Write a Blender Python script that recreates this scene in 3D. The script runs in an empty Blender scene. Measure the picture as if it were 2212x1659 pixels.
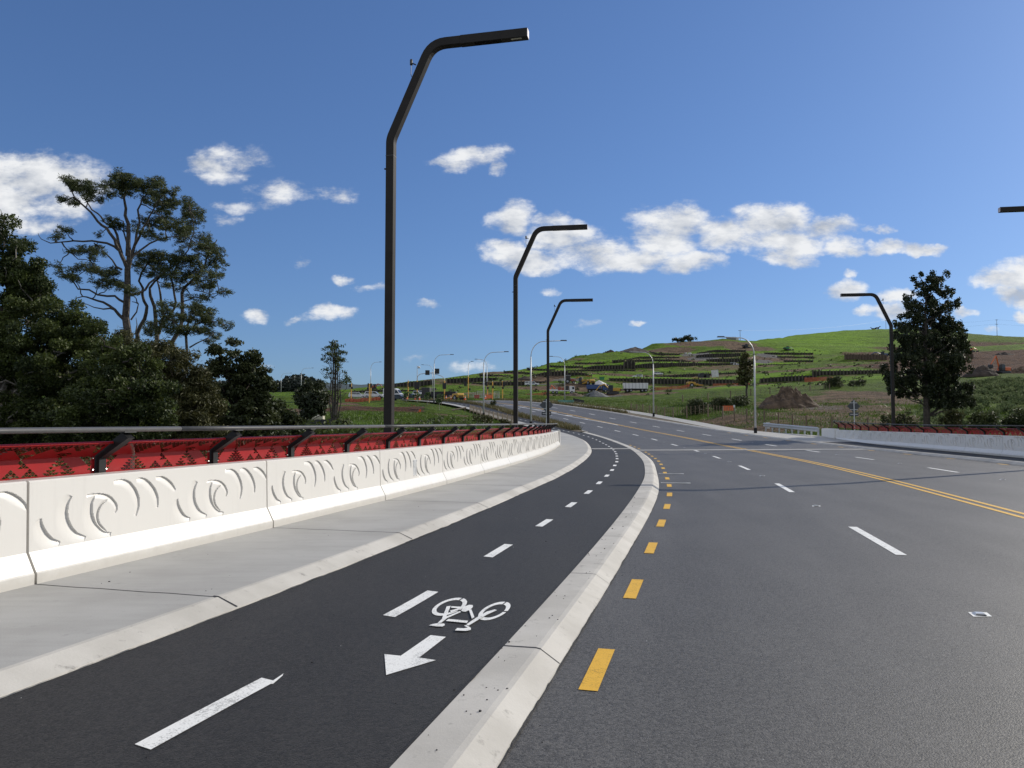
import bpy, math, random
import numpy as np
from mathutils import Vector, Matrix

random.seed(11)
rng = np.random.default_rng(11)
R = math.radians
S = bpy.context.scene
COL = S.collection

# ------------------------------------------------------------------ survey
# the picture was measured on a 2212 x 1659 print; eye 1.78 m over the road
F, CX, CY = 1640.0, 1106.0, 829.5
EYE = Vector((0, 0, 1.78))
PITCH = math.atan((912 - 829.5) / F)


def ray(px, py):
    x, y = (px - CX) / F, -(py - CY) / F
    c, s = math.cos(PITCH), math.sin(PITCH)
    return Vector((x, c - y * s, s + y * c))


def at(px, py, Y):
    d = ray(px, py)
    return EYE + d * (Y / d.y)


def ground(px, py, z):
    d = ray(px, py)
    return EYE + d * ((z - EYE.z) / d.z)


def curve(pts):
    """smooth X(Y) (monotone cubic) through (Y, value) points, linear outside"""
    pts = sorted(pts)
    x = np.array([p[0] for p in pts], float)
    y = np.array([p[1] for p in pts], float)
    h = np.diff(x)
    d = np.diff(y) / h
    m = np.zeros_like(x)
    for i in range(1, len(x) - 1):
        m[i] = (d[i - 1] * h[i] + d[i] * h[i - 1]) / (h[i - 1] + h[i])
    m[0], m[-1] = d[0], d[-1]

    def f(q):
        q = np.asarray(q, float)
        i = np.clip(np.searchsorted(x, q) - 1, 0, len(x) - 2)
        t = (q - x[i]) / h[i]
        t2, t3 = t * t, t * t * t
        r = ((2 * t3 - 3 * t2 + 1) * y[i] + (t3 - 2 * t2 + t) * h[i] * m[i]
             + (-2 * t3 + 3 * t2) * y[i + 1] + (t3 - t2) * h[i] * m[i + 1])
        r = np.where(q < x[0], y[0] + (q - x[0]) * m[0], r)
        r = np.where(q > x[-1], y[-1] + (q - x[-1]) * m[-1], r)
        return r if r.ndim else float(r)
    return f


ZR = curve([(-40, 0), (0, 0), (30, 0), (50, 0), (58, .08), (67, .28), (76, .52), (86, .84), (95, 1.24), (104, 1.74),
            (113, 2.3), (122, 3.0), (131, 3.7), (140, 4.37), (148, 5.0), (156, 5.6), (164, 6.1), (185, 7.0), (205, 7.6),
            (240, 8.4)])
XY = curve([(-40, -1.4), (0, 6.7), (14.4, 9.7), (24, 11.66), (37.9, 13.9), (50, 15.3), (62, 15.9), (76, 15.8), (86, 15.2), (95, 14.3),
            (104, 13.0), (113, 11.4), (122, 9.4), (131, 7.0), (140, 4.5), (148, 1.6), (156, -1.7), (164.5, -4.9), (185, -13.5), (205, -22)])
XIL = curve([(-40, -11.5), (-10, -3.75), (3.9, -.1), (5.75, .38), (9.6, 1.37), (20, 3.85), (27.1, 5.15), (34, 6.3), (41.3, 7.25),
             (50.6, 8.2), (57.5, 8.57), (76.5, 8.3), (94, 6.9), (103, 5.7), (118, 2.0), (148, -5.2), (170, -14.6), (205, -29)])
XIK = curve([(-40, -12.0), (-10, -4.22), (3.69, -.62), (5.76, -.07), (14.9, 2.2), (18.4, 3.0), (22.8, 3.94), (27.7, 4.82), (33.6, 5.75),
             (39.9, 6.57), (47.7, 7.43), (57.5, 8.0), (68, 8.0), (80, 7.35)])
XKL = curve([(-40, -15.5), (-10, -7.2), (4.65, -3.13), (6.7, -2.54), (10.7, -1.47), (18.4, .33), (22.25, 1.2), (27.7, 2.25), (35.8, 3.54),
             (44, 4.6), (49, 5.1), (54, 5.5), (61, 5.9), (70, 5.8), (80.5, 4.9), (90, 3.6), (104, 1.0), (118, -2.4), (148, -10.6), (170, -20), (190, -28)])
XBL = curve([(-12, -9.7), (0, -6.6), (7.5, -4.65), (11.4, -3.6), (15.4, -2.58), (19.5, -1.66), (24, -.76), (27.3, -.1), (31.6, .68), (35.5, 1.32),
             (44.9, 2.5), (52, 3.3)])
XKR = curve([(-40, 6.6), (0, 14.6), (31, 20.9), (38.4, 22.1), (45.9, 22.9), (57.2, 23.7), (70, 23.6), (86, 23.1), (96, 22.3), (112, 19.7),
             (127, 16.3), (148, 9.6), (164, 3.3), (185, -5.2), (205, -13.5)])
XBR = curve([(10, 18.7), (34.1, 23.5), (40.5, 24.45), (49.8, 25.8), (55.4, 26.5), (69, 28.4)])

# ------------------------------------------------------------------ mesh builder


class MB:
    def __init__(s):
        s.v, s.f = [], []

    def add(s, vs, fs):
        o = len(s.v)
        s.v += [tuple(p) for p in vs]
        s.f += [tuple(i + o for i in f) for f in fs]
        return s

    def box(s, x0, x1, y0, y1, z0, z1, M=None, taper=0):
        t = taper
        vs = [(x0, y0, z0), (x1, y0, z0), (x1, y1, z0), (x0, y1, z0),
              (x0 + t, y0 + t, z1), (x1 - t, y0 + t, z1), (x1 - t, y1 - t, z1), (x0 + t, y1 - t, z1)]
        if M is not None:
            vs = [M @ Vector(p) for p in vs]
        return s.add(vs, [(3, 2, 1, 0), (4, 5, 6, 7), (0, 1, 5, 4), (1, 2, 6, 5), (2, 3, 7, 6), (3, 0, 4, 7)])

    def prism(s, poly, y0, y1, M=None, inset=0.0):
        """(x, z) outline, counter-clockwise seen from -y, pushed along y"""
        n = len(poly)
        vs = [(x, y0, z) for x, z in poly] + [(x, y1, z) for x, z in poly]
        if M is not None:
            vs = [M @ Vector(p) for p in vs]
        fs = [tuple(range(n)), tuple(range(2 * n - 1, n - 1, -1))]
        fs += [((i + 1) % n, i, i + n, (i + 1) % n + n) for i in range(n)]
        return s.add(vs, fs)

    def tube(s, pts, r, n=8, cap=True, sq=False):
        pts = [Vector(p) for p in pts]
        k = len(pts)
        rs = [r] * k if not hasattr(r, '__len__') else list(r)
        vs, fs = [], []
        t0 = (pts[1] - pts[0]).normalized()
        u = Vector((0, 0, 1)) if abs(t0.z) < .9 else Vector((0, 1, 0))
        u = (u - t0 * u.dot(t0)).normalized()
        for i in range(k):
            a = pts[max(i - 1, 0)]
            b = pts[min(i + 1, k - 1)]
            t = (b - a).normalized() if (b - a).length > 1e-9 else t0
            u = u - t * u.dot(t)
            u = u.normalized() if u.length > 1e-6 else t.orthogonal().normalized()
            w = t.cross(u)
            kk = 1.0
            if 0 < i < k - 1:
                c = (pts[i] - a).normalized().dot((b - pts[i]).normalized())
                kk = 1 / max(.6, math.sqrt(max(.01, (1 + c) / 2)))
            for j in range(n):
                an = 2 * math.pi * (j + (.5 if sq else 0)) / n
                rr = rs[i] * (1.4142 if sq else 1)
                vs.append(pts[i] + u * (math.cos(an) * rr) + w * (math.sin(an) * rr))
        for i in range(k - 1):
            for j in range(n):
                j2 = (j + 1) % n
                fs.append((i * n + j, i * n + j2, (i + 1) * n + j2, (i + 1) * n + j))
        if cap:
            fs.append(tuple(range(n - 1, -1, -1)))
            fs.append(tuple((k - 1) * n + j for j in range(n)))
        return s.add(vs, fs)

    def cyl(s, p0, p1, r, n=12, r1=None):
        return s.tube([p0, p1], [r, r if r1 is None else r1], n)

    def ball(s, c, r, nu=8, nv=6):
        r = (r, r, r) if not hasattr(r, '__len__') else r
        vs = [(c[0], c[1], c[2] - r[2])]
        for i in range(1, nv):
            a = math.pi * i / nv - math.pi / 2
            for j in range(nu):
                b = 2 * math.pi * j / nu
                vs.append((c[0] + r[0] * math.cos(a) * math.cos(b), c[1] + r[1] * math.cos(a) * math.sin(b), c[2] + r[2] * math.sin(a)))
        vs.append((c[0], c[1], c[2] + r[2]))
        fs = []
        for j in range(nu):
            j2 = (j + 1) % nu
            fs.append((0, 1 + j2, 1 + j))
            for i in range(nv - 2):
                a = 1 + i * nu
                fs.append((a + j, a + j2, a + nu + j2, a + nu + j))
            fs.append((1 + (nv - 2) * nu + j, 1 + (nv - 2) * nu + j2, len(vs) - 1))
        return s.add(vs, fs)

    def build(s, name, m, parent=None, smooth=False, bevel=0):
        me = bpy.data.meshes.new(name)
        me.from_pydata([tuple(p) for p in s.v], [], s.f)
        me.validate()
        me.update()
        if smooth:
            for p in me.polygons:
                p.use_smooth = True
        return link(name, me, m, parent, bevel)


def link(name, me, m, parent=None, bevel=0):
    o = bpy.data.objects.new(name, me)
    COL.objects.link(o)
    if m is not None and len(me.materials) == 0:
        me.materials.append(m)
    if parent is not None:
        o.parent = parent
    if bevel:
        b = o.modifiers.new('bevel', 'BEVEL')
        b.width, b.segments, b.limit_method, b.angle_limit = bevel, 2, 'ANGLE', R(35)
    return o


def np_mesh(name, V, Fq, m, parent=None, tint=None, smooth=False):
    """fast mesh from arrays; faces all of one size"""
    V = np.asarray(V, np.float32)
    Fq = np.asarray(Fq, np.int32)
    k = Fq.shape[1]
    me = bpy.data.meshes.new(name)
    me.vertices.add(len(V))
    me.vertices.foreach_set('co', V.ravel())
    me.loops.add(Fq.size)
    me.loops.foreach_set('vertex_index', Fq.ravel())
    me.polygons.add(len(Fq))
    me.polygons.foreach_set('loop_start', np.arange(len(Fq), dtype=np.int32) * k)
    me.polygons.foreach_set('loop_total', np.full(len(Fq), k, np.int32))
    me.polygons.foreach_set('use_smooth', np.full(len(Fq), smooth, bool))
    me.update(calc_edges=True)
    if tint is not None:
        for nm, arr in (tint.items() if isinstance(tint, dict) else [('tint', tint)]):
            a = me.attributes.new(nm, 'FLOAT', 'POINT')
            a.data.foreach_set('value', np.asarray(arr, np.float32))
    return link(name, me, m, parent)


def tag(o, label=None, cat=None, group=None, kind=None):
    if label:
        o['label'] = label
    if cat:
        o['category'] = cat
    if group:
        o['group'] = group
    if kind:
        o['kind'] = kind
    return o


def thing(name, label, cat, loc=(0, 0, 0), rz=0.0, group=None):
    o = bpy.data.objects.new(name, None)
    COL.objects.link(o)
    o.location = loc
    o.rotation_euler = (0, 0, rz)
    o.empty_display_size = .3
    return tag(o, label, cat, group)


def copy_tree(o, loc, rz, label, group=None, parent=None):
    c = o.copy()
    COL.objects.link(c)
    if parent is None:
        c.location = loc
        c.rotation_euler = (0, 0, rz)
        c['label'] = label
        if group:
            c['group'] = group
    else:
        c.parent = parent
    for ch in list(o.children):
        copy_tree(ch, None, None, None, None, c)
    return c


# ------------------------------------------------------------------ materials
MATS = {}


def nodes(name):
    m = bpy.data.materials.new(name)
    m.use_nodes = True
    t = m.node_tree
    return m, t, t.nodes['Principled BSDF']


def N(t, typ, **kw):
    n = t.nodes.new(typ)
    for k, v in kw.items():
        if k.startswith('i_'):
            key = k[2:]
            n.inputs[int(key) if key.isdigit() else key].default_value = v
        else:
            setattr(n, k, v)
    return n


def math_n(t, op, a, b=None, clamp=False):
    n = t.nodes.new('ShaderNodeMath')
    n.operation = op
    n.use_clamp = clamp
    for i, q in enumerate((a, b)):
        if q is None:
            continue
        if isinstance(q, (int, float)):
            n.inputs[i].default_value = q
        else:
            t.links.new(q, n.inputs[i])
    return n.outputs[0]


def mixc(t, fac, a, b):
    n = t.nodes.new('ShaderNodeMix')
    n.data_type = 'RGBA'
    for i, q in ((0, fac), (6, a), (7, b)):
        if isinstance(q, (int, float)):
            n.inputs[i].default_value = q
        elif isinstance(q, (tuple, list)):
            n.inputs[i].default_value = (*q[:3], 1)
        else:
            t.links.new(q, n.inputs[i])
    return n.outputs[2]


def ramp(t, fac, lo, hi):
    n = t.nodes.new('ShaderNodeMapRange')
    n.interpolation_type = 'SMOOTHSTEP'
    t.links.new(fac, n.inputs[0])
    n.inputs[1].default_value, n.inputs[2].default_value = lo, hi
    return n.outputs[0]


def noise(t, co, scale, detail=4, rough=.55):
    n = N(t, 'ShaderNodeTexNoise', i_Scale=scale, i_Detail=detail, i_Roughness=rough)
    if co is not None:
        t.links.new(co, n.inputs['Vector'])
    return n.outputs[0]


def bump(t, bs, h, strength, dist=.02):
    b = N(t, 'ShaderNodeBump', i_Strength=strength, i_Distance=dist)
    t.links.new(h, b.inputs['Height'])
    t.links.new(b.outputs[0], bs.inputs['Normal'])


def mat(name, c1, c2=None, scale=6.0, rough=.6, bmp=0.0, bscale=40.0, metal=0.0, coat=0.0, world=False, spec=.5):
    if name in MATS:
        return MATS[name]
    m, t, bs = nodes(name)
    tc = N(t, 'ShaderNodeTexCoord')
    co = tc.outputs['Object']
    if world:
        co = N(t, 'ShaderNodeNewGeometry').outputs['Position']
    if c2 is None:
        c2 = tuple(v * .82 for v in c1)
    n1 = noise(t, co, scale, 5)
    t.links.new(mixc(t, ramp(t, n1, .33, .67), c1, c2), bs.inputs['Base Color'])
    t.links.new(math_n(t, 'ADD', math_n(t, 'MULTIPLY', n1, .16), rough - .08), bs.inputs['Roughness'])
    bs.inputs['Metallic'].default_value = metal
    bs.inputs['Specular IOR Level'].default_value = spec
    if coat:
        bs.inputs['Coat Weight'].default_value = coat
        bs.inputs['Coat Roughness'].default_value = .12
    if bmp:
        bump(t, bs, noise(t, co, bscale, 3), bmp)
    MATS[name] = m
    return m


def leafmat(name, dark, light, rough=.55, trans=.25, spec=.3):
    if name in MATS:
        return MATS[name]
    m, t, bs = nodes(name)
    a = N(t, 'ShaderNodeAttribute', attribute_name='tint')
    c = mixc(t, a.outputs['Fac'], dark, light)
    t.links.new(c, bs.inputs['Base Color'])
    bs.inputs['Roughness'].default_value = rough
    bs.inputs['Specular IOR Level'].default_value = spec
    if trans:
        tr = N(t, 'ShaderNodeBsdfTranslucent')
        t.links.new(c, tr.inputs['Color'])
        mx = N(t, 'ShaderNodeMixShader', i_Fac=trans)
        t.links.new(bs.outputs[0], mx.inputs[1])
        t.links.new(tr.outputs[0], mx.inputs[2])
        t.links.new(mx.outputs[0], t.nodes['Material Output'].inputs['Surface'])
    MATS[name] = m
    return m


def asphalt(name, base, spread, sheen, patch, lanes=0):
    m, t, bs = nodes(name)
    co = N(t, 'ShaderNodeNewGeometry').outputs['Position']
    fine = noise(t, co, 150, 3, .75)
    mid = noise(t, co, 24, 3, .6)
    big = noise(t, co, .35, 4)
    # long soft wear bands
    vm = N(t, 'ShaderNodeMapping')
    vm.inputs['Rotation'].default_value = (0, 0, R(12))
    vm.inputs['Scale'].default_value = (1.1, .08, 1)
    t.links.new(co, vm.inputs['Vector'])
    wear = noise(t, vm.outputs[0], 1.0, 3)
    v = N(t, 'ShaderNodeTexVoronoi', i_Scale=85.0)
    t.links.new(co, v.inputs['Vector'])
    stone = N(t, 'ShaderNodeSeparateColor')
    t.links.new(v.outputs['Color'], stone.inputs[0])
    s1 = math_n(t, 'MULTIPLY', math_n(t, 'SUBTRACT', fine, .5), spread * 3.4)
    s2 = math_n(t, 'MULTIPLY', math_n(t, 'SUBTRACT', stone.outputs[0], .5), spread * 1.1)
    s3 = math_n(t, 'MULTIPLY', math_n(t, 'SUBTRACT', big, .5), patch)
    s4 = math_n(t, 'MULTIPLY', math_n(t, 'SUBTRACT', wear, .5), patch)
    s5 = math_n(t, 'MULTIPLY', math_n(t, 'SUBTRACT', mid, .5), spread)
    k = math_n(t, 'ADD', math_n(t, 'ADD', math_n(t, 'ADD', s1, s2), math_n(t, 'ADD', s3, s4)), math_n(t, 'ADD', s5, 1.0))
    if lanes:       # wheel paths polished along the lanes, patchy
        u = N(t, 'ShaderNodeAttribute', attribute_name='across').outputs['Fac']
        wv = math_n(t, 'SINE', math_n(t, 'ADD', math_n(t, 'MULTIPLY', u, 2 * math.pi * 2 * lanes), -math.pi / 2))
        wp = math_n(t, 'MULTIPLY', ramp(t, wv, .1, .95), math_n(t, 'MULTIPLY', ramp(t, wear, .35, .65), .17))
        k = math_n(t, 'SUBTRACT', k, wp)
        oil = ramp(t, noise(t, co, 1.7, 4, .6), .70, .78)
        k = math_n(t, 'SUBTRACT', k, math_n(t, 'MULTIPLY', oil, .16))
    k = math_n(t, 'MAXIMUM', k, .15)
    mul = N(t, 'ShaderNodeVectorMath', operation='SCALE')
    mul.inputs[0].default_value = base
    t.links.new(k, mul.inputs['Scale'])
    t.links.new(mul.outputs[0], bs.inputs['Base Color'])
    bs.inputs['Roughness'].default_value = sheen
    bs.inputs['Specular IOR Level'].default_value = .42
    h = math_n(t, 'ADD', fine, math_n(t, 'MULTIPLY', v.outputs['Distance'], -.8))
    bump(t, bs, h, .4, .008)
    MATS[name] = m
    return m


def concrete(name, c1, c2, broom=0.0, dirt=.25):
    m, t, bs = nodes(name)
    co = N(t, 'ShaderNodeNewGeometry').outputs['Position']
    vm = N(t, 'ShaderNodeMapping')
    vm.inputs['Rotation'].default_value = (0, 0, R(-12))
    vm.inputs['Scale'].default_value = (1.0, 7.0, 1)
    t.links.new(co, vm.inputs['Vector'])
    streak = noise(t, vm.outputs[0], 1.2, 5)
    big = noise(t, co, .9, 5)
    fine = noise(t, co, 60, 3)
    k = math_n(t, 'ADD', math_n(t, 'MULTIPLY', streak, broom), math_n(t, 'MULTIPLY', big, 1 - broom))
    c = mixc(t, ramp(t, k, .36, .66), c1, c2)
    sp = ramp(t, noise(t, co, 7, 6, .72), .57, .74)
    c = mixc(t, math_n(t, 'MULTIPLY', sp, dirt), c, tuple(v * .45 for v in c2))
    c = mixc(t, math_n(t, 'MULTIPLY', fine, .18), c, tuple(v * .6 for v in c2))
    t.links.new(c, bs.inputs['Base Color'])
    bs.inputs['Roughness'].default_value = .75
    bs.inputs['Specular IOR Level'].default_value = .3
    bump(t, bs, math_n(t, 'ADD', fine, math_n(t, 'MULTIPLY', streak, broom * 2)), .25, .006)
    MATS[name] = m
    return m


def streaked(name, c, rough):
    """painted precast: faint rain streaks, pores, splash dirt along the foot"""
    m, t, bs = nodes(name)
    tcn = N(t, 'ShaderNodeTexCoord')
    co = tcn.outputs['Object']
    wp = N(t, 'ShaderNodeNewGeometry').outputs['Position']
    mp_ = N(t, 'ShaderNodeMapping')
    mp_.inputs['Scale'].default_value = (7, 7, .5)
    t.links.new(wp, mp_.inputs['Vector'])
    st = ramp(t, noise(t, mp_.outputs[0], 1.0, 5, .65), .52, .74)
    sp = N(t, 'ShaderNodeSeparateXYZ')
    t.links.new(co, sp.inputs[0])
    foot = math_n(t, 'SUBTRACT', 1.0, ramp(t, math_n(t, 'ADD', sp.outputs[2], math_n(t, 'MULTIPLY', noise(t, wp, 6, 5, .7), -.16)), -.06, .10))
    pores = ramp(t, noise(t, wp, 55, 2, .5), .70, .78)
    big = ramp(t, noise(t, wp, 1.1, 4), .4, .65)
    col = mixc(t, math_n(t, 'MULTIPLY', st, .16), c, tuple(v * .62 for v in c))
    col = mixc(t, math_n(t, 'MULTIPLY', big, .10), col, tuple(v * .8 for v in c))
    col = mixc(t, math_n(t, 'MULTIPLY', pores, .22), col, tuple(v * .45 for v in c))
    col = mixc(t, math_n(t, 'MULTIPLY', foot, .42), col, (.34, .31, .26))
    t.links.new(col, bs.inputs['Base Color'])
    bs.inputs['Roughness'].default_value = rough
    bs.inputs['Coat Weight'].default_value = .2
    bs.inputs['Coat Roughness'].default_value = .15
    MATS[name] = m
    return m


def paint(name, c, worn=.25):
    m, t, bs = nodes(name)
    co = N(t, 'ShaderNodeNewGeometry').outputs['Position']
    n = noise(t, co, 70, 4, .7)
    n2 = noise(t, co, 5, 5, .6)
    w = math_n(t, 'MULTIPLY', ramp(t, math_n(t, 'ADD', n, math_n(t, 'MULTIPLY', n2, .5)), .74, .95), worn)
    t.links.new(mixc(t, w, c, tuple(v * .25 for v in c)), bs.inputs['Base Color'])
    bs.inputs['Roughness'].default_value = .6
    bump(t, bs, n, .3, .008)
    MATS[name] = m
    return m


asphalt('road asphalt', (.077, .0738, .0700), .85, .58, .65, 4)
asphalt('cycleway asphalt', (.0215, .0203, .0188), 1.1, .66, .8)
concrete('footpath concrete', (.41, .405, .39), (.34, .334, .32), .3, .25)
concrete('kerb concrete', (.53, .51, .475), (.41, .392, .36), .1, .75)
paint('white marking', (.78, .78, .76), .7)
paint('yellow marking', (.70, .40, .03), .6)
mat('sealant', (.02, .02, .022), rough=.7)
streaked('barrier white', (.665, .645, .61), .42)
streaked('barrier shade lift', (.79, .78, .76), .5)  # same white barrier; its shaded side lifted by a lighter colour
mat('red panel', (.33, .006, .008), (.29, .0055, .007), 3, .4, coat=.08, spec=.25)
mat('black steel', (.010, .010, .011), (.014, .014, .015), 5, .45, spec=.25)
mat('lamp black', (.026, .0235, .022), (.032, .029, .027), 3, .55, .03, 30, spec=.12)
mat('rail metal', (.085, .085, .087), (.07, .07, .072), 8, .5, metal=.0, spec=.3)
mat('galvanised', (.56, .57, .58), (.44, .45, .46), 12, .45, metal=.3)
mat('bolt metal', (.6, .6, .6), rough=.3, metal=.9)
mat('label plate', (.55, .55, .45), rough=.5)
mat('lamp end', (.62, .56, .60), rough=.5)
mat('timber', (.20, .15, .10), (.12, .09, .06), 20, .8, .2, 60)
mat('pale timber', (.34, .27, .19), (.22, .17, .12), 20, .8, .2, 60)
mat('wall timber', (.030, .027, .021), (.016, .014, .011), .8, .85, world=True)
mat('wall pole', (.10, .088, .066), (.045, .04, .03), .5, .85, world=True)
mat('sign back', (.07, .075, .085), (.06, .065, .075), 6, .5, metal=.3)
mat('white paint', (.64, .64, .64), (.58, .58, .58), 3, .3, coat=.4)
mat('glass dark', (.012, .014, .016), rough=.08)
mat('tyre', (.02, .02, .02), rough=.8)
mat('machine yellow', (.48, .28, .03), (.38, .22, .03), 3, .45)
mat('machine orange', (.62, .13, .03), (.5, .1, .03), 3, .45)
mat('machine blue', (.03, .07, .20), (.02, .05, .15), 3, .45)
mat('machine dark', (.03, .03, .032), rough=.6)
mat('rust red', (.30, .07, .04), (.22, .05, .03), 3, .6)
mat('cone orange', (.75, .13, .03), rough=.5)
mat('net orange', (.50, .12, .06), (.36, .085, .045), 8, .7)
mat('signal yellow', (.66, .36, .05), rough=.5)
mat('signal black', (.012, .012, .012), rough=.5)
mat('lens', (.5, .5, .48), rough=.2)
mat('bin green', (.03, .2, .07), rough=.5)
mat('dark car', (.014, .017, .028), rough=.25, coat=.5)
mat('grey body', (.30, .31, .33), rough=.5)
mat('shed grey', (.20, .20, .20), (.15, .15, .15), 2, .7)
mat('horse dark', (.025, .018, .014), rough=.6)
mat('guardrail steel', (.52, .54, .56), (.42, .44, .46), 6, .4, metal=.1)
mat('bark', (.085, .073, .062), (.036, .031, .026), 6, .85, .4, 20)
mat('dark bark', (.075, .06, .05), (.04, .033, .028), 6, .85, .4, 20)
mat('grey bark', (.32, .29, .25), (.17, .15, .13), 8, .8, .3, 20)
mat('soil heap', (.125, .085, .056), (.05, .034, .023), 1.3, .95, 1.0, 4)
mat('dark soil', (.058, .042, .032), (.032, .024, .019), .6, .95, .7, 2)
mat('gravel', (.13, .135, .14), (.07, .073, .078), 5, .9, .8, 12)
mat('white sheet', (.62, .62, .62), (.5, .48, .48), 1, .6, .5, 2)
mat('teal sheet', (.10, .26, .22), rough=.6)
mat('silt fence', (.028, .028, .03), (.02, .02, .022), 2, .6, .3, 6)
mat('concrete pipe', (.50, .47, .38), rough=.8)
mat('pole timber', (.16, .14, .12), rough=.8)
leafmat('leaf totara', (.017, .029, .009), (.095, .122, .026), trans=.25)
leafmat('leaf olive', (.03, .034, .010), (.10, .098, .034), trans=.2)
leafmat('leaf pine', (.034, .052, .018), (.115, .13, .046), trans=.25)
leafmat('leaf dark', (.012, .020, .009), (.052, .064, .023), trans=.18)
leafmat('leaf bush', (.02, .03, .010), (.075, .088, .030), trans=.2)
leafmat('leaf scrub', (.07, .10, .045), (.17, .205, .095), trans=.3, spec=.05, rough=.8)
leafmat('leaf sapling', (.04, .075, .025), (.10, .15, .05), trans=.3)
leafmat('blade grass', (.035, .064, .009), (.105, .165, .02), trans=.3)
leafmat('blade plant', (.06, .068, .022), (.17, .135, .06), trans=.25)
leafmat('far wood', (.022, .032, .026), (.045, .055, .040), trans=0)
SUN_E, SKY_S, EXPO = 4.2, .10, 0.0
SKY_GAIN = (.435, .605, .905)
CLOUD_LO, CLOUD_HI = (4.6, 5.0, 5.7), (8.9, 9.0, 9.1)
CLOUD_FILL = (8.6, 8.7, 8.8)
# ------------------------------------------------------------------ roads and paths


def ys(a, b, step):
    n = max(2, int(math.ceil((b - a) / step)) + 1)
    return np.linspace(a, b, n)


def lift(zoff):
    return lambda Y: ZR(Y) + zoff


def slope(f, Y):
    return (f(Y + .2) - f(Y - .2)) / .4


def strip(name, lines, Y0, Y1, step, m, kind='structure', parent=None, across=None):
    """lines: list of (X(Y), z(Y)) from left to right"""
    q = ys(Y0, Y1, step)
    V, Fs = [], []
    k = len(lines)
    for Y in q:
        for fx, fz in lines:
            V.append((float(fx(Y)), float(Y), float(fz(Y))))
    for i in range(len(q) - 1):
        for j in range(k - 1):
            a = i * k + j
            Fs.append((a, a + 1, a + k + 1, a + k))
    o = np_mesh(name, V, Fs, m, parent, {'across': np.tile(across, len(q))} if across else None)
    if kind:
        o['kind'] = kind
    return o


def sm(Y, a, b):
    t = np.clip((np.asarray(Y, float) - a) / (b - a), 0, 1)
    return t * t * (3 - 2 * t)


def XCR(Y):          # right edge of the cycleway
    w = sm(Y, 74, 92)
    return XIK(np.minimum(Y, 82)) * (1 - w) + (XIL(Y) - 1.9) * w


def XFL(Y):          # left edge of the left footpath
    a = XBL(np.minimum(Y, 53)) - .5
    w = sm(Y, 53, 92)
    return a * (1 - w) + (XKL(Y) - 1.5) * w


def berm(Y):
    return .12 + 2.0 * sm(Y, 84, 118)


def XRP(Y):          # inner edge of the right-hand path
    return XKR(Y) + .45 + np.maximum(0, berm(Y) - .12)


def XRO(Y):          # outer edge of the right-hand path
    a = XBR(Y) + .6
    b = XRP(Y) + 2.5
    w = sm(Y, 66, 84)
    return a * (1 - w) + b * w


road = strip('road', [(lambda Y, t=t: XIL(Y) * (1 - t) + XKR(Y) * t, lift(0)) for t in (-.004, .2, .4, .6, .8, 1.004)], -40, 205, 1.2, MATS['road asphalt'], across=[0, .2, .4, .6, .8, 1])
strip('side_road', [(lambda Y: -95 + 0 * Y, lift(-.012)), (lambda Y: -60 + 0 * Y, lift(-.012)), (lambda Y: -25 + 0 * Y, lift(-.012)),
                    (lambda Y: 16 + 0 * Y, lift(-.012))], 189, 206, 2, MATS['road asphalt'])
cyc = strip('cycleway', [(lambda Y, t=t: XKL(Y) * (1 - t) + XCR(Y) * t, lift(.1)) for t in (0, .33, .66, 1)], -20, 186, 1.0, MATS['cycleway asphalt'])


def ridge(Y):
    return XIK(Y) * .36 + XIL(Y) * .64


strip('kerb_island', [(lambda Y: XIK(Y), lift(.085)), (lambda Y: XIK(Y) + .006, lift(.108)), (lambda Y: ridge(Y) - .03, lift(.112)),
                      (lambda Y: ridge(Y) + .01, lift(.106)), (lambda Y: XIL(Y) - .008, lift(.014)), (lambda Y: XIL(Y), lift(-.02))],
      -14, 80, .6, MATS['kerb concrete'])
strip('planted_strip', [(lambda Y: XCR(Y) + 0 * Y, lift(.115)), (lambda Y: (XCR(Y) + XIL(Y)) / 2, lift(.16)), (lambda Y: XIL(Y) - .15, lift(.11))],
      80.2, 184, 2, mat('mulch', (.11, .085, .05), (.06, .046, .03), 3, .9, .6, 8, world=True))
strip('kerb', [(lambda Y: XIL(Y) - .18, lift(.125)), (lambda Y: XIL(Y) - .03, lift(.125)), (lambda Y: XIL(Y) + .012, lift(-.02))], 80.2, 188, 1.5, MATS['kerb concrete'])
strip('footpath', [(lambda Y: XFL(Y), lift(.2)), (lambda Y: XFL(Y) * .5 + (XKL(Y) - .24) * .5, lift(.2)), (lambda Y: XKL(Y) - .24, lift(.2))],
      -14, 186, 1.0, MATS['footpath concrete'])
strip('kerb', [(lambda Y: XKL(Y) - .24, lift(.2)), (lambda Y: XKL(Y) - .20, lift(.196)), (lambda Y: XKL(Y) - .012, lift(.112)), (lambda Y: XKL(Y), lift(.08))],
      -14, 186, .8, MATS['kerb concrete'])
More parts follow.
